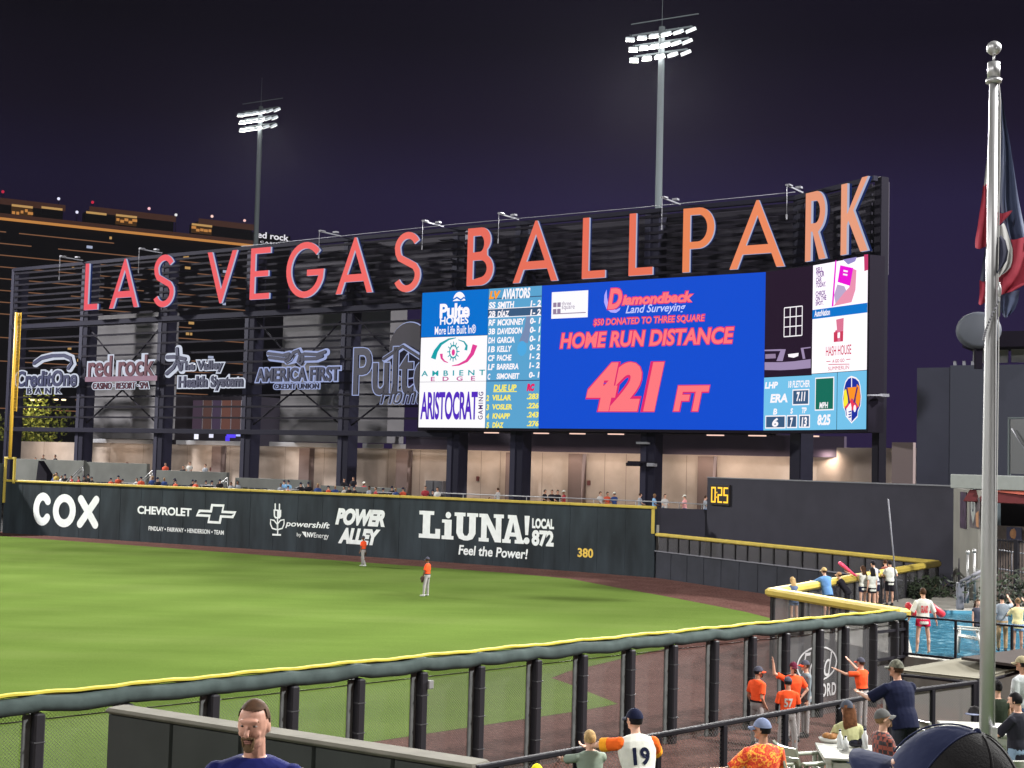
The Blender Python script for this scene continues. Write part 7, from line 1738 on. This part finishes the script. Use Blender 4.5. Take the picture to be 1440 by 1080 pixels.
person('bare shouldered woman in a dark green top seated behind the flagpole', PXY(1402, 20.5, TZ), 4, 1.66, 'f', vox=.0105, seat=.5, shirt=fab(44, 52, 42, 'dark_green_top'), sleeve=0, pants=blk, shoes=shoe_k, hair='black', hstyle='bun', skin=0, legR=((.12, 1, -.05), (0, .1, -1)), legL=((-.12, 1, -.05), (0, .1, -1)), armR=((.25, .3, -.9), (-.2, .9, .1)), armL=((-.25, .3, -.9), (.2, .9, .1)))
person('man in a beige cap and grey shirt at the right edge behind the black shirt', PXY(1438, 20.6, TZ), -30, 1.64, vox=.0105, shirt=fab(170, 174, 176, 'pale_grey_shirt'), pants=denim, shoes=shoe_k, cap=fab(150, 140, 112, 'beige_cap'), hair='black', hstyle='cap_hair', skin=1, head=(-20, 0))
person('dark haired person in a black shirt and faded jeans standing beside the flagpole', PXY(1430, 17.7, TZ), -42, 1.56, vox=.009, shirt=fab(34, 34, 42, 'black_tee'), sleeve=.75, pants=jean, shoes=shoe_w, hair='black', hstyle='short', skin=0, armL=((-.35, .55, -.75), (-.35, .75, -.45), .5), armR=((.25, .1, -1), (0, .5, -1)), head=(-10, -6))
# near foreground
person('man with cropped hair and a goatee in a royal blue shirt, facing the camera', PXY(342, 7.25, 3.20), 184, 1.855, vox=.0062, shirt=fab(25, 30, 84, 'royal_blue_shirt'), sleeve=.7, pants=fab(50, 52, 60), shoes=shoe_k, hair='ginger', hstyle='buzz', beard='sandy', eyes=True, skin=mat('skin_ruddy', (.40, .21, .155), .5, noise=.12, nscale=9), head=(4, -3), build_=1.08)
person('brown haired child behind the shoulder of the man in royal blue', PXY(414, 8.9, 2.90), 200, 1.43, 'f', vox=.010, shirt=fab(150, 90, 90), pants=denim, shoes=shoe_w, hair='brown', hstyle='short', skin=0)
person('child in a yellow cap at the bottom edge by the railing', PXY(751, 14.2, TZ), -5, 1.24, vox=.012, shirt=fab(90, 96, 110), pants=denim, shoes=shoe_w, cap=fab(226, 216, 40, 'bright_yellow_cap'), hair='brown', hstyle='cap_hair')
fz = 4.535
person('spectator in a navy cap with a black mesh back, very near at the bottom right', PXY(1303, 2.3, fz), -52, 1.80, vox=.008, seat=.50, shirt=fab(96, 34, 40, 'dark_red_shirt'), pants=denim, shoes=shoe_k, cap=fab(38, 43, 68, 'worn_navy_cap'), capmesh=mat('black_mesh_panel', (.008, .007, .008), .8, bump=.2, bscale=260), hair='black', hstyle='cap_hair', skin=1, head=(-4, 22), legR=((.12, 1, -.05), (0, .1, -1)), legL=((-.12, 1, -.05), (0, .1, -1)))
c = PXY(1303, 2.3, fz); mb = MB(); mb.box(c + V3(.06, 0, .38), (.46, .44, .07), m_seat, None, .02); mb.box(c+V3(.06, 0, .17), (.1, .3, .36), m_seat); build(mb, 'stadium_seat', None, 'dark seat under the spectator in the navy mesh cap', 'seat')
# cap on the far table
p = ontop(1371, 1004); t = thing('cap', p, 'dark cap with a blue brim lying on the table behind the flagpole', 'cap'); mb = MB(True); mb.ball(p, (.10, .12, .12), fab(58, 56, 58), 16, zmin=0.0); build(mb, 'crown', t); mb = MB(True); mb.ball(p+V3(-.07, -.09, .012), (.11, .10, .012), fab(120, 126, 150), 14); build(mb, 'brim', t)
# ---- pool deck
def deckp(px, Y): return PXY(px, Y, DZ)
person('fair haired woman in a denim dress at the tip of the yellow wedge', deckp(1116, 44.9), -25, 1.62, 'f', vox=.015, shirt=fab(78, 92, 120, 'denim_dress'), sleeve=.5, pants=fab(78, 92, 120, 'denim_dress'), plen='mini', shoes=shoe_w, hair='blond', hstyle='long', lean=10, armR=((.2, .8, -.5), (-.3, .9, .1)), armL=((-.2, .8, -.5), (.3, .9, .1)))
person('man in a blue shirt and tan cap leaning on the far yellow pad', deckp(1163, 47.2), -30, 1.80, vox=.015, lean=16, shirt=fab(84, 122, 168, 'mid_blue_shirt'), sleeve=.75, pants=fab(50, 52, 64), plen='short', shoes=shoe_k, cap=fab(176, 150, 104, 'tan_cap'), hair='brown', hstyle='cap_hair', build_=1.15, armR=((.4, .7, -.5), (-.4, .9, .1)), armL=((-.4, .7, -.5), (.4, .9, .1)))
person('person in dark clothes and a straw hat bending over the far yellow pad', deckp(1191, 48.6), -60, 1.62, vox=.015, lean=34, shirt=blk, pants=blk, shoes=shoe_k, cap=mat('straw_hat', (.32, .17, .08), .8, noise=.3, nscale=30), hair='brown', hstyle='cap_hair', armR=((.2, .9, -.4), (0, 1, 0)), armL=((-.2, .9, -.4), (0, 1, 0)))
w = person('woman in a white crop top raising a pink bat, back turned', deckp(1213, 50.4), -30, 1.68, 'f', vox=.014, shirt=wht, sleeve=0, pants=navy, plen='mini', shoes=shoe_w, hair='brown', hstyle='long', armL=((-.75, .35, .1), (-.75, .3, .25), .8), armR=((.2, .5, -.8), (-.2, .8, .2)))
mb = MB(True); a, b = AT(1204.5, 810.5, 50.1), AT(1180, 791, 50.0); mb.path([a, a.lerp(b, .3), a.lerp(b, .8), b], [.03, .045, .075, .06], mat('pink_plastic', (.75, .08, .16), .4), 10); build(mb, 'toy_bat', None, 'pink plastic bat held up by the woman in the white crop top', 'bat')
person('black haired woman in white top and black shorts beside the pink bat woman', deckp(1226, 50.2), -15, 1.64, 'f', vox=.015, shirt=wht, sleeve=.3, pants=blk, plen='mini', shoes=shoe_w, hair='black', hstyle='long')
person('man in a dark cap reaching over the far yellow pad, beyond the black haired woman', deckp(1231, 52.4), -35, 1.74, vox=.016, lean=12, shirt=fab(150, 150, 156), pants=navy, plen='short', shoes=shoe_k, cap=blk, hair='black', hstyle='cap_hair', armR=((.8, .3, -.3), (.7, .3, -.4)))
person('person with brown hair half hidden by the man holding the pole', deckp(1244.5, 54.0), -20, 1.70, 'f', vox=.016, shirt=fab(120, 70, 60), pants=blk, plen='short', shoes=shoe_k, hair='brown', hstyle='short')
person('man in a white sleeveless shirt and black shorts holding the long white pole', deckp(1251, 52.6), -12, 1.76, vox=.013, shirt=wht, sleeve=.45, pants=blk, plen='short', shoes=shoe_k, hair='black', hstyle='short', armR=((.5, .3, -.7), (.35, .75, .3), .8), armL=((-.2, .4, -.9), (.1, .8, .2)))
mb = MB(); mb.path([AT(1262.5, 846, 52.2), AT(1249, 702, 52.0)], .028, m_pale, 8); build(mb, 'long_pole', None, 'long thin white pole held upright before the plain dark wall', 'pole')
lg = person('lifeguard in a white shirt and red shorts seen from behind by the pool', deckp(1297.5, 38.75), -4, 1.88, vox=.011, shirt=wht, sleeve=.75, pants=fab(196, 40, 72, 'red_shorts'), plen='mini', shoes=None, hair='brown', hstyle='short', skin=0, legR=((.14, 0, -1), (.05, 0, -1)), legL=((-.12, 0, -1), (-.05, 0, -1)), armR=((.42, .05, -.9), (.30, .15, -.9)), armL=((-.42, .05, -.9), (-.3, .2, -.9)), number='GUARD', numc=fab(200, 60, 70, 'red_print'))
m_resc = mat('rescue_red', (.50, .03, .05), .45)
mb = MB(True)
for px in (1282, 1316):
    c = AT(px, 858, 39.15); mb.capsule(c + V3(-.09 if px < 1300 else -.14, 0, .12), c + V3(.10 if px < 1300 else .16, .02, -.10), .10, .115, m_resc, 12)
mb.tube(AT(1284, 860, 39.15), AT(1314, 860, 39.15), .05, .05, m_resc, 10); build(mb, 'rescue_tube', None, 'red rescue tube held behind the lifeguard', 'rescue tube')
person('man in a grey shirt and tan trousers standing by the pool, right of the flagpole', deckp(1409, 39.9), 6, 1.66, vox=.014, shirt=fab(124, 132, 142, 'blue_grey_tee'), pants=fab(150, 124, 92, 'tan_cloth'), shoes=shoe_k, hair='black', hstyle='short', armR=((.4, .5, .1), (-.3, .6, .8)))
person('woman in a pale yellow shirt and denim shorts by the pool', deckp(1431, 39.3), 10, 1.62, 'f', vox=.014, shirt=fab(212, 200, 150, 'butter_yellow_tee'), pants=fab(120, 140, 170, 'light_denim'), plen='mini', shoes=shoe_w, hair='dark_blond', hstyle='bun', skin=1, armR=((.5, .5, .2), (-.4, .5, .7)), armL=((-.4, .4, -.6), (.3, .8, .3)))
person('seated person in a red cap and white top near the pool house', deckp(1388, 48.5), 190, 1.70, vox=.016, seat=.45, shirt=wht, pants=wht, plen='short', shoes=shoe_w, cap=fab(150, 30, 40, 'red_cap'), hair='black', hstyle='cap_hair', skin=1, legR=((.12, 1, -.05), (0, .1, -1)), legL=((-.12, 1, -.05), (0, .1, -1)))
person('ginger haired bather at the far edge of the pool beside the white chair', deckp(1374, 46.4) - UP*.75, 160, 1.66, 'f', vox=.016, shirt=fab(60, 60, 70), sleeve=0, pants=blk, plen='mini', hair='ginger', hstyle='long')

# ---- spectators far away: one figure of each look, then copies
VAR = {}
def variant(key, **kw):
    VAR[key] = person('x', (0, 0, 0), 0, single=True, vox=.030, fingers=False, **kw); VAR[key]['used'] = 0
sit = dict(seat=.45, legR=((.12, 1, -.05), (0, .1, -1)), legL=((-.12, 1, -.05), (0, .1, -1)), armR=((.2, .25, -1), (-.2, .9, .1)), armL=((-.2, .25, -1), (.2, .9, .1)), h=1.74)
cl = {'orange': fab(176, 74, 52, 'crowd_orange'), 'white': fab(170, 168, 166, 'crowd_white'), 'blue': fab(44, 62, 110, 'crowd_blue'), 'black': blk, 'red': fab(140, 50, 56, 'crowd_red'), 'grey': fab(128, 132, 140, 'crowd_grey'), 'navy': navy, 'pink': fab(214, 150, 150, 'crowd_pink'), 'light blue': fab(120, 160, 196, 'crowd_light_blue'), 'yellow': fab(150, 130, 66, 'crowd_yellow')}
for i, c in enumerate(('orange', 'white', 'blue', 'black', 'red', 'grey', 'light blue', 'yellow')):
    variant('sit '+c, shirt=cl[c], pants=denim, shoes=shoe_k, hair=('brown', 'black', 'blond', 'black')[i % 4], cap=(cl['navy'] if i % 3 == 0 else None), hstyle='cap_hair' if i % 3 == 0 else 'short', skin=i % 3, **sit)
for i, (c, kw) in enumerate((('white', {}), ('black', {}), ('red', dict(cap=wht)), ('grey', {}), ('blue', dict(cap=wht)), ('light blue', {}), ('pink', dict(cap=wht)), ('orange', {}))):
    variant('stand '+c, shirt=cl[c], pants=(denim, blk, grp)[i % 3], plen='short' if i % 2 else 'long', shoes=shoe_k, hair=('brown', 'black', 'dark_blond')[i % 3], hstyle='cap_hair' if kw else 'short', skin=i % 3, armR=((.2, .3, -1), (-.3, .8, -.2)), armL=((-.2, .3, -1), (.3, .8, -.2)), **kw)
def spectator(key, p, face, label, group, s=1.0):
    o = VAR[key]
    if o['used']: o = o.copy(); COL.objects.link(o)
    else: o['used'] = 1
    o.name = 'spectator'; o.location = p; o.rotation_euler = (0, 0, -rad(face)); o.scale = (s, s, s); props(o, label, 'person', group)
gl = 'spectators seated behind the left field wall'
sect = ['above the round white letters', 'above the car advert', 'above the plug plant advert', 'left of the slab letters']
rnd = random.Random(3)
seen = {}
wts = ['orange']*3 + ['white']*2 + ['black']*6 + ['red']*2 + ['grey']*2 + ['yellow', 'blue', 'blue']
for (pl, a, b), sc_ in zip(SEATROWS, sect):
    n = int((b-a)/.56)
    for k in range(n):
        dens = .80 + .5*math.sin(k*.55+len(sc_)*1.3)
        if rnd.random() > dens: continue
        c = rnd.choice(wts); u = a+.28+k*.56
        spectator('sit '+c, pl.pt(u, 3.30, -2.05+rnd.uniform(-.35, .35)) + V3(rnd.uniform(-.12, .12), 0, rnd.uniform(-.06, .12)), math.degrees(math.atan2(pl.n.x, pl.n.y)) + rnd.uniform(-35, 35), '%s shirted spectator seated behind the wall %s' % (c, sc_), gl, rnd.uniform(.86, 1.06))
pl = segs[1]
for px, c in ((399, 'light blue'), (405, 'light blue')): spectator('sit light blue', pl.hit(px, 690, -2.9)*1 + V3(0, 0, 3.45 - pl.hit(px, 690, -2.9).z), 150, 'spectator in light blue behind the small table above the plug plant advert', gl)
gc = 'spectators standing on the concourse'
def conc_p(px, w): 
    pl = seg_for(px); q = pl.hit(px, 700, w); return V3(q.x, q.y, 3.0)
for px, key, lab, fc, w in ((688, 'white', 'small child in white beside the grown spectator in a white shirt', 90, -3.4), (700, 'white', 'spectator in a white shirt at the rail, under the left end of the video board', -60, -3.6), (766, 'black', 'black clad spectator at the rail, leftmost of the group of four', 120, -3.5), (776, 'black', 'black clad spectator at the rail, second of the group of four', 170, -3.6), (784, 'black', 'black clad spectator beside the one in red and a white hat', 160, -3.6), (793, 'red', 'spectator in red with a white hat at the rail', -80, -3.5),
                            (844, 'white', 'spectator in white leaning to the rail, left of two in red and blue', 140, -3.4), (854, 'orange', 'spectator in an orange shirt between the white one and the blue one', 150, -3.6), (864, 'blue', 'spectator in blue with a white cap at the rail', -30, -3.8), (900, 'grey', 'grey shirted spectator left of the column under the board', 80, -3.6), (920, 'light blue', 'light blue shirted spectator right of the column under the board', 100, -3.6), (935, 'white', 'spectator in white right of the light blue one', 150, -3.6), (963, 'pink', 'spectator in pink with a white cap near the clock wall', -60, -3.6), (992, 'grey', 'grey shirted spectator half hidden by the clock wall', 90, -3.6)):
    spectator('stand '+key, conc_p(px, w), fc, lab, gc, .62 if 'child' in lab else .98)
for px, yt, key, lab in ((50, 644, 'black', 'dark clad spectator leftmost above the first parapet'), (61, 640, 'black', 'dark clad spectator in the middle above the first parapet'), (78, 640, 'black', 'dark clad spectator at the right above the first parapet'), (233, 651, 'orange', 'orange shirted spectator above the third parapet'), (258, 655, 'black', 'dark clad spectator left of the white one above the third parapet'), (267, 650, 'white', 'white shirted spectator above the third parapet'), (289, 653, 'grey', 'grey clad spectator at the right above the third parapet'), (484, 673, 'black', 'dark clad spectator beside the column above the lowest parapet'), (497, 671, 'black', 'dark clad spectator right of the column above the lowest parapet'), (512, 678, 'red', 'red clad spectator right of the column above the lowest parapet')):
    pl = seg_for(px); q = pl.hit(px, yt, -5.6); spectator('stand '+key, V3(q.x, q.y, q.z-1.72), 180 + rnd.uniform(-40, 40), lab, 'spectators behind the grey parapets')
sp = MB()
for k, o in list(VAR.items()):
    if not o['used']: bpy.data.objects.remove(o); continue
for o in COL.objects:
    if 'used' in o: del o['used']
bpy.data.scenes.remove(TMP)

# ---- thin night haze that the floodlights glow in
hz = bpy.data.materials.new('night_haze'); hz.use_nodes = True; hn = hz.node_tree.nodes; hn.remove(hn['Principled BSDF'])
pv = hn.new('ShaderNodeVolumePrincipled'); pv.inputs['Color'].default_value = (.86, .84, 1.0, 1); pv.inputs['Density'].default_value = 1.6e-5; pv.inputs['Anisotropy'].default_value = 0.35
hz.node_tree.links.new(pv.outputs[0], hn['Material Output'].inputs['Volume'])
mb = MB(); mb.box((0, 250, 59), (860, 760, 122), hz); build(mb, 'haze', kind='stuff')
